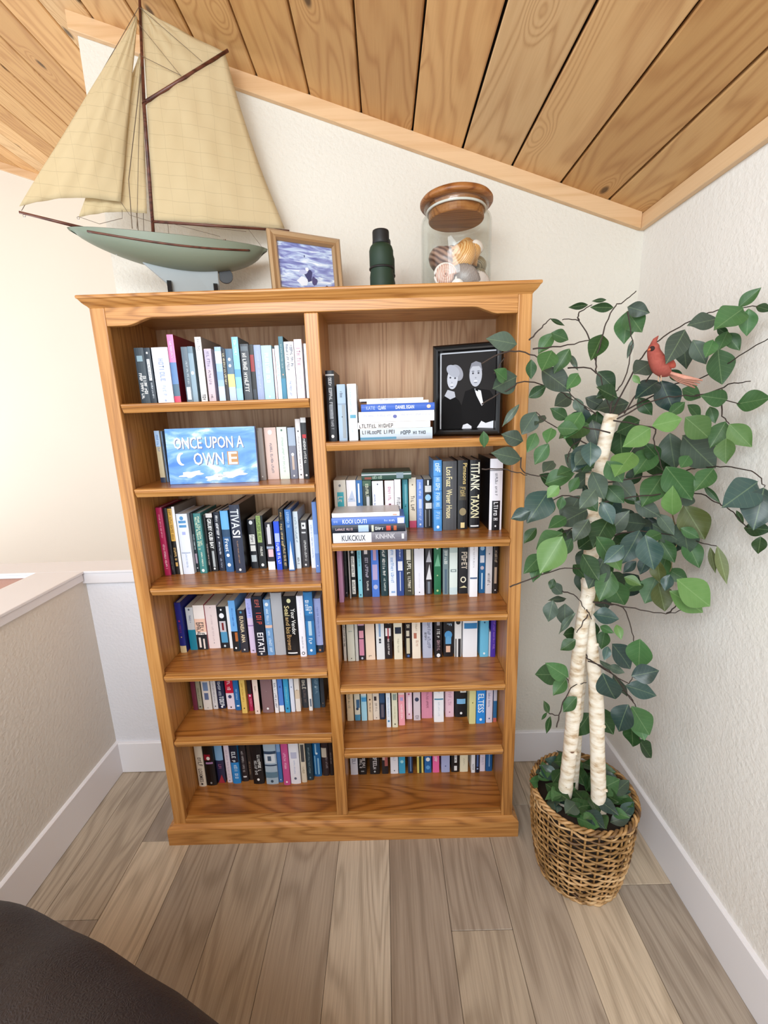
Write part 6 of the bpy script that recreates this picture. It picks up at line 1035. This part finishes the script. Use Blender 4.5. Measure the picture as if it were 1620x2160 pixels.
def leafmat(nm, c1, c2, rough=.42):
    m, nt, b = newmat(nm); b.inputs['Roughness'].default_value = rough; b.inputs['Specular IOR Level'].default_value = .45
    tc = N(nt, 'ShaderNodeTexCoord'); oi = N(nt, 'ShaderNodeObjectInfo'); sp = N(nt, 'ShaderNodeSeparateXYZ'); nt.links.new(tc.outputs['Object'], sp.inputs[0])
    ax = math_(nt, 'ABSOLUTE', sp.outputs[0])
    vein = math_(nt, 'LESS_THAN', ax, .011)
    w_ = math_(nt, 'SUBTRACT', sp.outputs[1], math_(nt, 'MULTIPLY', ax, .75))
    side = math_(nt, 'LESS_THAN', math_(nt, 'FRACT', math_(nt, 'MULTIPLY', math_(nt, 'ADD', w_, 4.0), 7.0)), .07)
    n1 = N(nt, 'ShaderNodeTexNoise', i_Scale=2.5, i_Detail=2.0); nt.links.new(tc.outputs['Object'], n1.inputs['Vector'])
    base = mix(nt, n1.outputs[0], c1, c2)
    hsv = N(nt, 'ShaderNodeHueSaturation'); nt.links.new(base, hsv.inputs['Color']); nt.links.new(math_(nt, 'MULTIPLY_ADD', oi.outputs['Random'], .55, .55), hsv.inputs['Value']); base = hsv.outputs[0]
    lt = mix(nt, .35, base, 'a8c08a')
    cc = mix(nt, math_(nt, 'ADD', math_(nt, 'MULTIPLY', vein, .55), math_(nt, 'MULTIPLY', side, .22)), base, lt)
    nt.links.new(cc, b.inputs['Base Color'])
    tr = N(nt, 'ShaderNodeBsdfTranslucent'); nt.links.new(cc, tr.inputs['Color']); mx = N(nt, 'ShaderNodeMixShader'); mx.inputs[0].default_value = .15
    out = [n for n in nt.nodes if n.type == 'OUTPUT_MATERIAL'][0]
    nt.links.new(b.outputs[0], mx.inputs[1]); nt.links.new(tr.outputs[0], mx.inputs[2]); nt.links.new(mx.outputs[0], out.inputs[0]); return m
LM = {'d': leafmat('leaf_grey_green', '46584a', '5a6a5c'), 'g': leafmat('leaf_green', '3c6236', '507a48'), 'l': leafmat('leaf_light_green', '56803c', '74985a'), 'k': leafmat('leaf_deep_green', '22401f', '365a30'), 'b': leafmat('leaf_blue_green', '2f4844', '455e58', .3), 'o': leafmat('leaf_olive', '4f5a30', '6c7440')}
def leaf_mesh(seed, ratio, mat):
    q = random.Random(seed); n = 12; mb = MB(); fold = q.uniform(.05, .2); curl = q.uniform(-.12, .3); wav = q.uniform(.0, .035)
    for i in range(n+1):
        t = i/n
        wd = ratio*.5*(sin(pi*t**.88)**1.05) if 0 < t < 1 else .004
        zc_ = -curl*(t-.3)**2*1.2
        for s in (-1, -.55, 0, .55, 1):
            x = s*wd; zz = zc_+abs(s)*wd*fold*2+wav*sin(t*11+s*2)*abs(s)
            mb.v.append((x, t, zz))
    for i in range(n):
        for j in range(4): a = i*5+j; mb.f.append([a, a+1, a+6, a+5]); mb.mi.append(0)
    me = bpy.data.meshes.new('leaf'); me.from_pydata(mb.v, [], mb.f); me.materials.append(mat); me.polygons.foreach_set('use_smooth', [True]*len(me.polygons)); return me
LMESH = {k: [leaf_mesh(i*7+ord(k), r, LM[k]) for i, r in enumerate((.60, .66, .74, .56))]+[leaf_mesh(90+ord(k), .28, LM[k])] for k in LM}
LQ = random.Random(21)
CAMP = Vector((0, 0, 1.49))
def add_leaf(a, b_, k, nrm=None, mi=None):
    a = Vector(a); b_ = Vector(b_); d = b_-a; L_ = d.length
    y = d.normalized(); mid = (a+b_)*.5
    nv = nrm or ((CAMP-mid).normalized()+Vector((LQ.uniform(-.4, .4), LQ.uniform(-.3, .3), LQ.uniform(-.1, .5))))
    z = (nv-y*nv.dot(y)).normalized(); x = y.cross(z)
    me = LMESH[k[0]][4 if len(k) > 1 else (mi if mi is not None else LQ.randrange(4))]
    o = bpy.data.objects.new('leaf', me); col.objects.link(o); o.parent = tr_
    Mx = Matrix((x*L_, y*L_, z*L_)).transposed().to_4x4(); Mx.translation = a-Vector(TO); o.matrix_local = Mx
    return o
LV = [[0.351,1.197,1.656,0.268,1.174,1.67,"d"],[0.319,1.171,1.566,0.279,1.139,1.59,"g"],[0.354,1.2,1.576,0.28,1.168,1.545,"d"],[0.35,1.114,1.412,0.293,1.103,1.433,"d"],[0.374,1.2,1.358,0.289,1.181,1.381,"d"],[0.266,1.186,1.438,0.27,1.191,1.393,"g"],[0.356,1.176,1.505,0.312,1.175,1.45,"dn"],[0.523,1.186,1.743,0.466,1.17,1.735,"kn"],[0.533,1.112,1.737,0.498,1.112,1.735,"kn"],[0.569,1.149,1.727,0.496,1.118,1.723,"kn"],[0.441,1.217,1.719,0.48,1.22,1.701,"kn"],[0.435,1.172,1.677,0.399,1.175,1.628,"g"],[0.419,1.146,1.673,0.465,1.151,1.656,"g"],[0.392,1.06,1.621,0.36,1.031,1.573,"g"],[0.444,1.089,1.628,0.41,1.09,1.573,"g"],[0.509,1.248,1.634,0.521,1.218,1.59,"dn"],[0.549,1.151,1.666,0.508,1.117,1.601,"k"],[0.559,1.185,1.581,0.598,1.165,1.535,"k"],[0.598,1.139,1.726,0.634,1.106,1.704,"d"],[0.608,1.157,1.72,0.631,1.123,1.663,"g"],[0.621,1.185,1.723,0.62,1.182,1.646,"g"],[0.63,1.161,1.655,0.622,1.163,1.609,"dn"],[0.367,1.13,1.611,0.371,1.137,1.564,"k"],[0.474,1.102,1.572,0.441,1.085,1.535,"g"],[0.387,1.11,1.584,0.454,1.09,1.531,"d"],[0.373,1.157,1.52,0.417,1.153,1.549,"k"],[0.511,1.225,1.527,0.461,1.213,1.496,"d"],[0.545,1.154,1.514,0.586,1.143,1.538,"k"],[0.661,1.209,1.499,0.576,1.216,1.486,"d"],[0.409,1.2,1.484,0.374,1.209,1.424,"d"],[0.439,1.215,1.474,0.402,1.187,1.452,"d"],[0.402,1.063,1.446,0.382,1.037,1.411,"g"],[0.381,1.111,1.433,0.356,1.095,1.386,"g"],[0.395,1.061,1.409,0.366,1.069,1.358,"g"],[0.423,1.085,1.445,0.461,1.052,1.441,"g"],[0.482,1.088,1.481,0.433,1.064,1.42,"g"],[0.548,1.19,1.447,0.458,1.158,1.415,"g"],[0.493,1.158,1.516,0.511,1.152,1.476,"d"],[0.502,1.083,1.404,0.457,1.059,1.34,"b"],[0.479,1.025,1.413,0.472,1.001,1.359,"b"],[0.472,1.222,1.348,0.433,1.193,1.323,"d"],[0.456,1.065,1.343,0.409,1.033,1.336,"g"],[0.533,1.123,1.329,0.57,1.117,1.255,"d"],[0.629,1.196,1.302,0.68,1.164,1.238,"d"],[0.408,1.108,1.303,0.469,1.076,1.333,"g"],[0.506,1.136,1.314,0.483,1.132,1.274,"g"],[0.423,1.054,1.307,0.396,1.056,1.277,"l"],[0.44,1.071,1.277,0.435,1.074,1.24,"g"],[0.418,1.106,1.285,0.356,1.072,1.212,"b"],[0.35,1.033,1.252,0.304,1.04,1.23,"b"],[0.469,1.198,1.237,0.432,1.184,1.196,"g"],[0.554,1.167,1.221,0.465,1.166,1.175,"d"],[0.483,1.143,1.204,0.427,1.116,1.184,"g"],[0.415,1.174,1.169,0.379,1.165,1.127,"k"],[0.445,1.068,1.182,0.369,1.037,1.153,"g"],[0.423,1.015,1.189,0.368,1.002,1.101,"l"],[0.516,1.177,1.135,0.501,1.182,1.082,"g"],[0.429,1.162,1.096,0.371,1.13,1.053,"g"],[0.42,1.148,1.075,0.394,1.123,1.029,"g"],[0.452,1.125,1.037,0.44,1.115,1.01,"k"],[0.662,1.131,1.594,0.606,1.103,1.564,"d"],[0.578,1.051,1.561,0.59,1.041,1.54,"l"],[0.7,1.15,1.552,0.63,1.122,1.515,"b"],[0.702,1.147,1.552,0.74,1.136,1.469,"b"],[0.741,1.178,1.579,0.766,1.156,1.546,"k"],[0.646,1.077,1.438,0.58,1.074,1.394,"l"],[0.643,1.067,1.443,0.715,1.07,1.457,"l"],[0.601,1.063,1.382,0.543,1.028,1.332,"l"],[0.734,1.194,1.378,0.675,1.176,1.308,"g"],[0.76,1.18,1.418,0.782,1.175,1.319,"d"],[0.755,1.122,1.414,0.845,1.12,1.329,"d"],[0.747,1.169,1.307,0.682,1.14,1.228,"g"],[0.716,1.111,1.338,0.776,1.085,1.255,"g"],[0.752,1.118,1.207,0.727,1.097,1.286,"l"],[0.691,1.203,1.452,0.615,1.179,1.423,"k"],[0.673,1.161,1.238,0.736,1.139,1.198,"d"],[0.599,1.149,1.15,0.648,1.137,1.22,"d"],[0.748,1.218,1.158,0.65,1.197,1.176,"d"],[0.733,1.151,1.205,0.765,1.119,1.153,"d"],[0.66,1.101,1.174,0.613,1.085,1.087,"b"],[0.62,1.012,1.188,0.641,0.997,1.103,"b"],[0.712,1.095,1.166,0.656,1.075,1.155,"g"],[0.783,1.125,1.233,0.83,1.098,1.145,"o"],[0.745,1.151,1.135,0.778,1.125,1.072,"g"],[0.77,1.109,1.175,0.81,1.09,1.151,"g"],[0.821,1.157,1.131,0.845,1.122,1.056,"g"],[0.549,1.059,1.154,0.58,1.031,1.088,"l"],[0.603,1.232,1.089,0.563,1.211,1.016,"k"],[0.634,1.247,1.056,0.617,1.214,1.003,"d"],[0.734,1.133,1.081,0.742,1.119,1.015,"o"],[0.591,1.033,1.073,0.62,1.006,1.06,"l"],[0.821,1.079,1.704,0.845,1.052,1.739,"g"],[0.821,1.063,1.699,0.745,1.041,1.652,"g"],[0.821,1.048,1.695,0.827,1.05,1.637,"g"],[0.82,1.028,1.695,0.843,1.012,1.683,"k"],[0.821,1.142,1.692,0.746,1.134,1.679,"d"],[0.699,1.069,1.659,0.653,1.05,1.585,"d"],[0.789,1.211,1.668,0.81,1.22,1.581,"d"],[0.761,1.132,1.644,0.795,1.123,1.585,"d"],[0.821,1.102,1.657,0.806,1.102,1.614,"g"],[0.821,1.107,1.654,0.845,1.087,1.611,"g"],[0.764,1.066,1.634,0.743,1.055,1.594,"g"],[0.796,1.092,1.617,0.821,1.099,1.535,"g"],[0.814,1.129,1.67,0.841,1.124,1.65,"k"],[0.821,1.044,1.488,0.845,0.98,1.499,"g"],[0.815,1.065,1.499,0.744,1.054,1.509,"g"],[0.81,1.113,1.484,0.816,1.096,1.443,"g"],[0.755,1.143,1.529,0.804,1.142,1.506,"g"],[0.803,1.186,1.49,0.845,1.187,1.452,"g"],[0.721,1.067,1.461,0.785,1.064,1.409,"l"],[0.821,1.057,1.442,0.845,1.011,1.39,"l"],[0.821,1.069,1.448,0.786,1.062,1.386,"g"],[0.785,1.015,1.412,0.777,0.997,1.356,"l"],[0.81,1.073,1.335,0.759,1.059,1.282,"g"],[0.769,1.108,1.364,0.74,1.091,1.335,"g"],[0.82,0.953,1.319,0.729,0.926,1.27,"b"],[0.819,0.933,1.31,0.788,0.906,1.224,"b"],[0.82,0.971,1.21,0.845,0.927,1.216,"k"],[0.819,0.922,1.203,0.805,0.905,1.168,"k"],[0.821,1.114,1.285,0.845,1.081,1.244,"kn"],[0.821,1.064,1.134,0.83,1.047,1.07,"on"],[0.821,1.042,1.144,0.834,1.011,1.055,"on"],[0.82,0.999,1.245,0.845,1.003,1.209,"kn"],[0.673,1.189,1.512,0.704,1.172,1.465,"k"],[0.586,1.13,1.512,0.523,1.111,1.539,"k"],[0.554,1.235,1.517,0.611,1.228,1.487,"d"],[0.713,1.12,1.465,0.753,1.12,1.498,"g"],[0.82,1.151,1.26,0.749,1.117,1.24,"d"],[0.526,1.163,1.324,0.544,1.13,1.378,"k"],[0.694,1.238,1.269,0.718,1.221,1.33,"k"],[0.586,1.146,1.287,0.618,1.112,1.245,"k"],[0.74,1.179,1.349,0.692,1.171,1.393,"k"],[0.527,1.155,1.111,0.556,1.12,1.16,"k"],[0.486,1.179,1.463,0.438,1.176,1.492,"k"],[0.505,1.036,1.299,0.462,1.018,1.256,"d"],[0.525,1.045,1.266,0.546,1.019,1.214,"b"],[0.491,1.031,1.226,0.45,1.017,1.174,"d"],[0.566,1.077,1.218,0.515,1.052,1.148,"k"],[0.518,1.043,1.178,0.569,1.046,1.106,"g"],[0.487,1.045,1.133,0.523,1.027,1.068,"k"],[0.554,1.062,1.115,0.511,1.045,1.038,"d"],[0.561,1.036,1.087,0.523,1.012,1.018,"g"],[0.536,1.057,1.363,0.576,1.052,1.311,"g"],[0.491,1.056,1.39,0.455,1.046,1.354,"d"],[0.486,1.067,1.285,0.521,1.051,1.239,"g"],[0.573,1.015,1.162,0.525,1.005,1.122,"b"],[0.732,1.188,0.996,0.667,1.158,0.977,"g"],[0.606,1.136,1.03,0.666,1.146,0.94,"g"],[0.761,1.169,1.018,0.73,1.16,0.939,"g"],[0.749,1.141,1.01,0.762,1.119,0.934,"o"],[0.75,1.099,1.05,0.734,1.087,1.008,"b"],[0.804,1.188,1.03,0.845,1.158,1.004,"g"],[0.732,1.065,1.017,0.812,1.037,0.965,"l"],[0.727,1.038,1.061,0.816,1.034,0.987,"l"],[0.627,1.226,0.958,0.661,1.233,0.889,"d"],[0.615,1.177,0.997,0.562,1.156,0.944,"o"],[0.497,1.171,0.97,0.46,1.168,1.01,"d"],[0.531,1.219,0.934,0.469,1.188,0.947,"dn"],[0.455,1.13,0.971,0.44,1.118,0.912,"d"],[0.513,1.187,0.934,0.512,1.174,0.866,"d"],[0.53,1.156,0.919,0.485,1.159,0.853,"dn"],[0.556,1.192,0.836,0.502,1.165,0.847,"k"],[0.521,1.12,0.855,0.48,1.119,0.823,"k"],[0.567,1.125,0.928,0.627,1.099,0.926,"b"],[0.603,1.203,0.871,0.612,1.212,0.796,"k"],[0.608,1.161,0.872,0.631,1.127,0.868,"g"],[0.644,1.2,0.837,0.627,1.178,0.787,"g"],[0.574,1.017,0.952,0.574,0.989,0.926,"l"],[0.571,1.041,0.878,0.555,1.022,0.849,"b"],[0.638,1.143,0.825,0.69,1.121,0.755,"b"],[0.676,1.079,0.875,0.68,1.076,0.787,"g"],[0.758,1.239,0.754,0.769,1.242,0.711,"d"],[0.632,1.195,0.74,0.684,1.187,0.702,"dn"],[0.626,1.133,0.76,0.666,1.115,0.749,"d"],[0.549,1.016,0.814,0.594,1.021,0.722,"b"],[0.66,1.163,0.712,0.717,1.17,0.621,"dn"],[0.626,1.018,0.803,0.687,1.002,0.827,"b"],[0.671,1.114,0.709,0.747,1.084,0.695,"b"],[0.632,1.029,0.711,0.605,1.019,0.634,"b"],[0.688,1.104,0.648,0.737,1.087,0.566,"g"],[0.72,1.129,0.606,0.731,1.096,0.539,"g"],[0.731,1.162,0.533,0.748,1.17,0.456,"k"],[0.788,1.208,0.446,0.836,1.211,0.372,"k"],[0.621,1.198,0.556,0.568,1.186,0.482,"k"],[0.65,1.237,0.553,0.712,1.222,0.456,"k"],[0.642,1.197,0.511,0.65,1.195,0.445,"k"],[0.544,1.137,0.66,0.506,1.136,0.61,"g"],[0.501,1.165,0.716,0.422,1.152,0.727,"g"],[0.489,1.079,0.763,0.424,1.078,0.81,"g"],[0.499,1.112,0.737,0.454,1.089,0.701,"g"],[0.464,1.135,0.609,0.436,1.113,0.67,"kn"],[0.486,1.202,0.559,0.472,1.208,0.528,"kn"],[0.498,1.204,0.544,0.491,1.209,0.477,"kn"],[0.541,1.127,1.06,0.572,1.111,1.022,"d"],[0.51,1.143,1.07,0.536,1.114,1.041,"k"],[0.639,1.177,1.054,0.602,1.173,1.016,"k"],[0.671,1.122,1.082,0.643,1.13,1.046,"b"],[0.695,1.112,1.099,0.683,1.119,1.044,"b"],[0.577,1.218,1.313,0.532,1.224,1.266,"k"],[0.727,1.16,1.174,0.801,1.143,1.126,"d"],[0.835,1.195,1.153,0.823,1.209,1.07,"d"],[0.546,1.194,1.283,0.598,1.178,1.2,"b"],[0.508,1.23,1.467,0.537,1.234,1.372,"g"],[0.587,1.275,1.47,0.521,1.287,1.434,"k"],[0.787,1.128,1.193,0.825,1.145,1.089,"d"],[0.595,1.247,1.481,0.593,1.25,1.383,"k"],[0.739,1.242,1.381,0.694,1.228,1.331,"d"],[0.432,1.22,1.311,0.497,1.225,1.266,"k"],[0.505,1.216,1.154,0.476,1.189,1.091,"k"],[0.762,1.237,1.179,0.769,1.218,1.102,"b"],[0.72,1.239,1.125,0.65,1.218,1.083,"k"],[0.649,1.219,1.433,0.66,1.219,1.343,"k"],[0.509,1.217,1.464,0.535,1.234,1.381,"d"],[0.561,1.287,1.129,0.509,1.304,1.038,"d"],[0.631,1.293,1.087,0.715,1.307,1.042,"k"],[0.653,1.27,1.066,0.617,1.255,0.967,"d"],[0.47,1.224,1.093,0.468,1.237,1.006,"g"],[0.728,1.251,1.356,0.822,1.27,1.297,"k"],[0.615,1.248,1.374,0.569,1.262,1.338,"k"],[0.568,1.27,1.498,0.563,1.285,1.405,"b"],[0.705,1.238,1.177,0.778,1.236,1.105,"d"],[0.58,1.239,1.023,0.585,1.22,0.941,"k"],[0.71,1.28,0.972,0.7,1.279,0.894,"k"],[0.826,1.241,1.379,0.806,1.251,1.309,"k"],[0.555,1.23,1.245,0.5,1.21,1.17,"d"],[0.807,1.206,1.064,0.781,1.184,0.99,"g"],[0.571,1.221,1.458,0.585,1.195,1.373,"d"],[0.624,1.212,1.269,0.617,1.197,1.204,"k"],[0.652,1.225,1.205,0.719,1.244,1.135,"d"],[0.657,1.239,1.247,0.645,1.22,1.159,"b"],[0.835,1.204,1.148,0.815,1.206,1.066,"b"],[0.515,1.257,1.361,0.588,1.234,1.314,"d"],[0.617,1.216,1.0,0.723,1.234,0.936,"k"],[0.78,1.282,0.976,0.701,1.265,0.919,"b"],[0.672,1.228,1.259,0.719,1.208,1.217,"g"]]
for l in LV: add_leaf(l[0:3], l[3:6], l[6])
# leaves tucked into the basket round the trunks
for i in range(57):
    a = i*2.39996; r = .122*sqrt((i+.5)/57); z = .298+LQ.uniform(-.015, .022)-(.0 if r < .1 else .0)
    p = KC+Vector((r*cos(a), r*sin(a), z)); th = a+LQ.uniform(-1.2, 1.2)+(pi if i % 3 == 0 and i > 6 else 0); L_ = LQ.uniform(.065, .09)
    d = Vector((cos(th), sin(th), LQ.uniform(-.25, .35))).normalized()*L_
    e = p+d-KC
    lim = .142/max(.001, sqrt(e.x**2+e.y**2))
    if lim < 1: d = Vector((e.x*lim, e.y*lim, max(e.z, .312)))+KC-p
    add_leaf(p, p+d, 'kgdkbg'[i % 6], nrm=Vector((LQ.uniform(-.5, .5), -.35+LQ.uniform(-.5, .3), 1)))
add_leaf((.47, 1.2, .305), (.43, 1.17, .335), 'g', nrm=Vector((-.3, -.8, .6)))
# ---------------------------------------------------------------- cardinal ornament
BRD = Vector((.660, 1.085, 1.560)); bd = empty('bird_ornament', BRD); tag(bd, 'red feathered bird ornament perched among the tree branches', 'bird ornament')
def birdmat(nm, c1, c2):
    m, nt, b = newmat(nm); b.inputs['Roughness'].default_value = .85; tc = N(nt, 'ShaderNodeTexCoord'); n1 = N(nt, 'ShaderNodeTexNoise', i_Scale=70.0, i_Detail=3.0, i_Distortion=1.0); nt.links.new(tc.outputs['Object'], n1.inputs['Vector'])
    nt.links.new(mix(nt, n1.outputs[0], c1, c2), b.inputs['Base Color']); bump(nt, b, n1.outputs[0], .4, .003); return m
RED = birdmat('red_feather', '8a3830', 'ac5a4c'); COR = birdmat('coral_feather', 'c0806c', 'd8a08c')
bd.scale = (.86, .86, .86)
c = catmull([(-.026, .0, .088), (-.024, .0, .078), (-.022, .0, .062), (-.012, .0, .042), (.002, .0, .022), (.018, .004, .010), (.030, .006, .004)], 5)
n = len(c); rr = [.004, .013, .0165, .021, .0235, .017, .007]
rs = [rr[min(int(i/5), 6)]+(rr[min(int(i/5)+1, 6)]-rr[min(int(i/5), 6)])*((i % 5)/5) for i in range(n)]
MB().tube(c, rs, 14).build('body', RED, bd, smooth=True)
MB().tube([(-.026, 0, .082), (-.022, 0, .094), (-.014, 0, .104)], [.008, .006, .0008], 8).build('crest', RED, bd, smooth=True)
MB().tube([(-.034, -.008, .070), (-.046, -.011, .066)], [.0055, .0006], 8).build('beak', flat('c8643c', .5), bd, smooth=True)
MB().ell((-.033, -.009, .070), (.007, .007, .007), 10, 8).build('face_mask', flat('2c1614', .8), bd, smooth=True)
MB().ell((.010, -.017, .034), (.022, .006, .014), 12, 8, fn=lambda p: Vector((p.x, p.y, p.z-.5*(p.x-.01)))).build('wing', birdmat('wing_feather', '8a3026', 'b0503e'), bd, smooth=True)
for k in range(4):
    yo = -.004+.003*k; MB().tube([(.026, yo, .006), (.06, yo-.01+.004*k, -.008-.002*k), (.105, yo-.018+.006*k, -.018-.006*k)], [.004, .0062, .002], 6).build('tail_feather', COR, bd, smooth=True)
for s in (-.006, .006): MB().tube([(.0, s, .004), (.002, s, -.016)], .0012, 6).build('leg', flat('c8a080', .6), bd)
# ---------------------------------------------------------------- leather recliner in the near corner
RC = Vector((-.55, .10, 0)); rc_ = empty('leather_recliner', RC); tag(rc_, 'dark brown leather armchair corner in the near left foreground', 'armchair')
m, nt, b = newmat('dark_leather'); LEA = m; b.inputs['Roughness'].default_value = .5; b.inputs['Specular IOR Level'].default_value = .4
tc = N(nt, 'ShaderNodeTexCoord'); vo = N(nt, 'ShaderNodeTexVoronoi', i_Scale=190.0); vo.feature = 'DISTANCE_TO_EDGE'
nzz = N(nt, 'ShaderNodeTexNoise', i_Scale=40.0, i_Detail=3.0); nt.links.new(tc.outputs['Object'], nzz.inputs['Vector'])
va = N(nt, 'ShaderNodeVectorMath', operation='MULTIPLY_ADD'); nt.links.new(nzz.outputs['Color'], va.inputs[0]); va.inputs[1].default_value = (.03, .03, .03); nt.links.new(tc.outputs['Object'], va.inputs[2]); nt.links.new(va.outputs[0], vo.inputs['Vector'])
nb_ = N(nt, 'ShaderNodeTexNoise', i_Scale=5.0, i_Detail=3.0); nt.links.new(tc.outputs['Object'], nb_.inputs['Vector'])
nt.links.new(mix(nt, nb_.outputs[0], '211817', '2d2321'), b.inputs['Base Color'])
mr = N(nt, 'ShaderNodeMapRange', i_1=0.0, i_2=.35, i_3=0.0, i_4=1.0); nt.links.new(vo.outputs['Distance'], mr.inputs[0]); bump(nt, b, mr.outputs[0], .5, .0012)
def wrinkle(p):
    q = p-RC
    d = .006*sin(14*q.x+3*sin(5*q.y))*cos(9*q.y+q.x*4)+.004*sin(31*q.x-12*q.y)
    return p+Vector((0, 0, d if p.z > .35 else 0))
def cushion(name, c, r, e=.55, nu=64, nv=40): return MB().ell(c, r, nu, nv, e, fn=wrinkle).build(name, LEA, rc_, tuple(RC), smooth=True)
def rotc(c, rot):
    def fn(p):
        q = p-Vector(c); q = Matrix.Rotation(rot, 3, 'Z') @ q; return wrinkle(Vector(c)+q)
    return fn
def rcush(name, c, r, e, rot): return MB().ell(c, r, 96, 56, e, fn=rotc(c, rot)).build(name, LEA, rc_, tuple(RC), smooth=True)
rcush('backrest', (-.422, .357, .449), (.665, .187, .253), .75, -.414)
rcush('seat_cushion', (-.60, -.02, .36), (.44, .27, .10), .5, -.414)
rcush('seat_base', (-.56, .06, .18), (.50, .36, .13), .45, -.414)
for sx in (-.25, .25):
    for sy in (-.3, .2): MB().lathe([(.02, 0), (.025, .01), (.022, .08)], 12, (RC.x+sx, RC.y+sy-.1, 0)).build('leg', flat('1c1412', .4), rc_, tuple(RC))
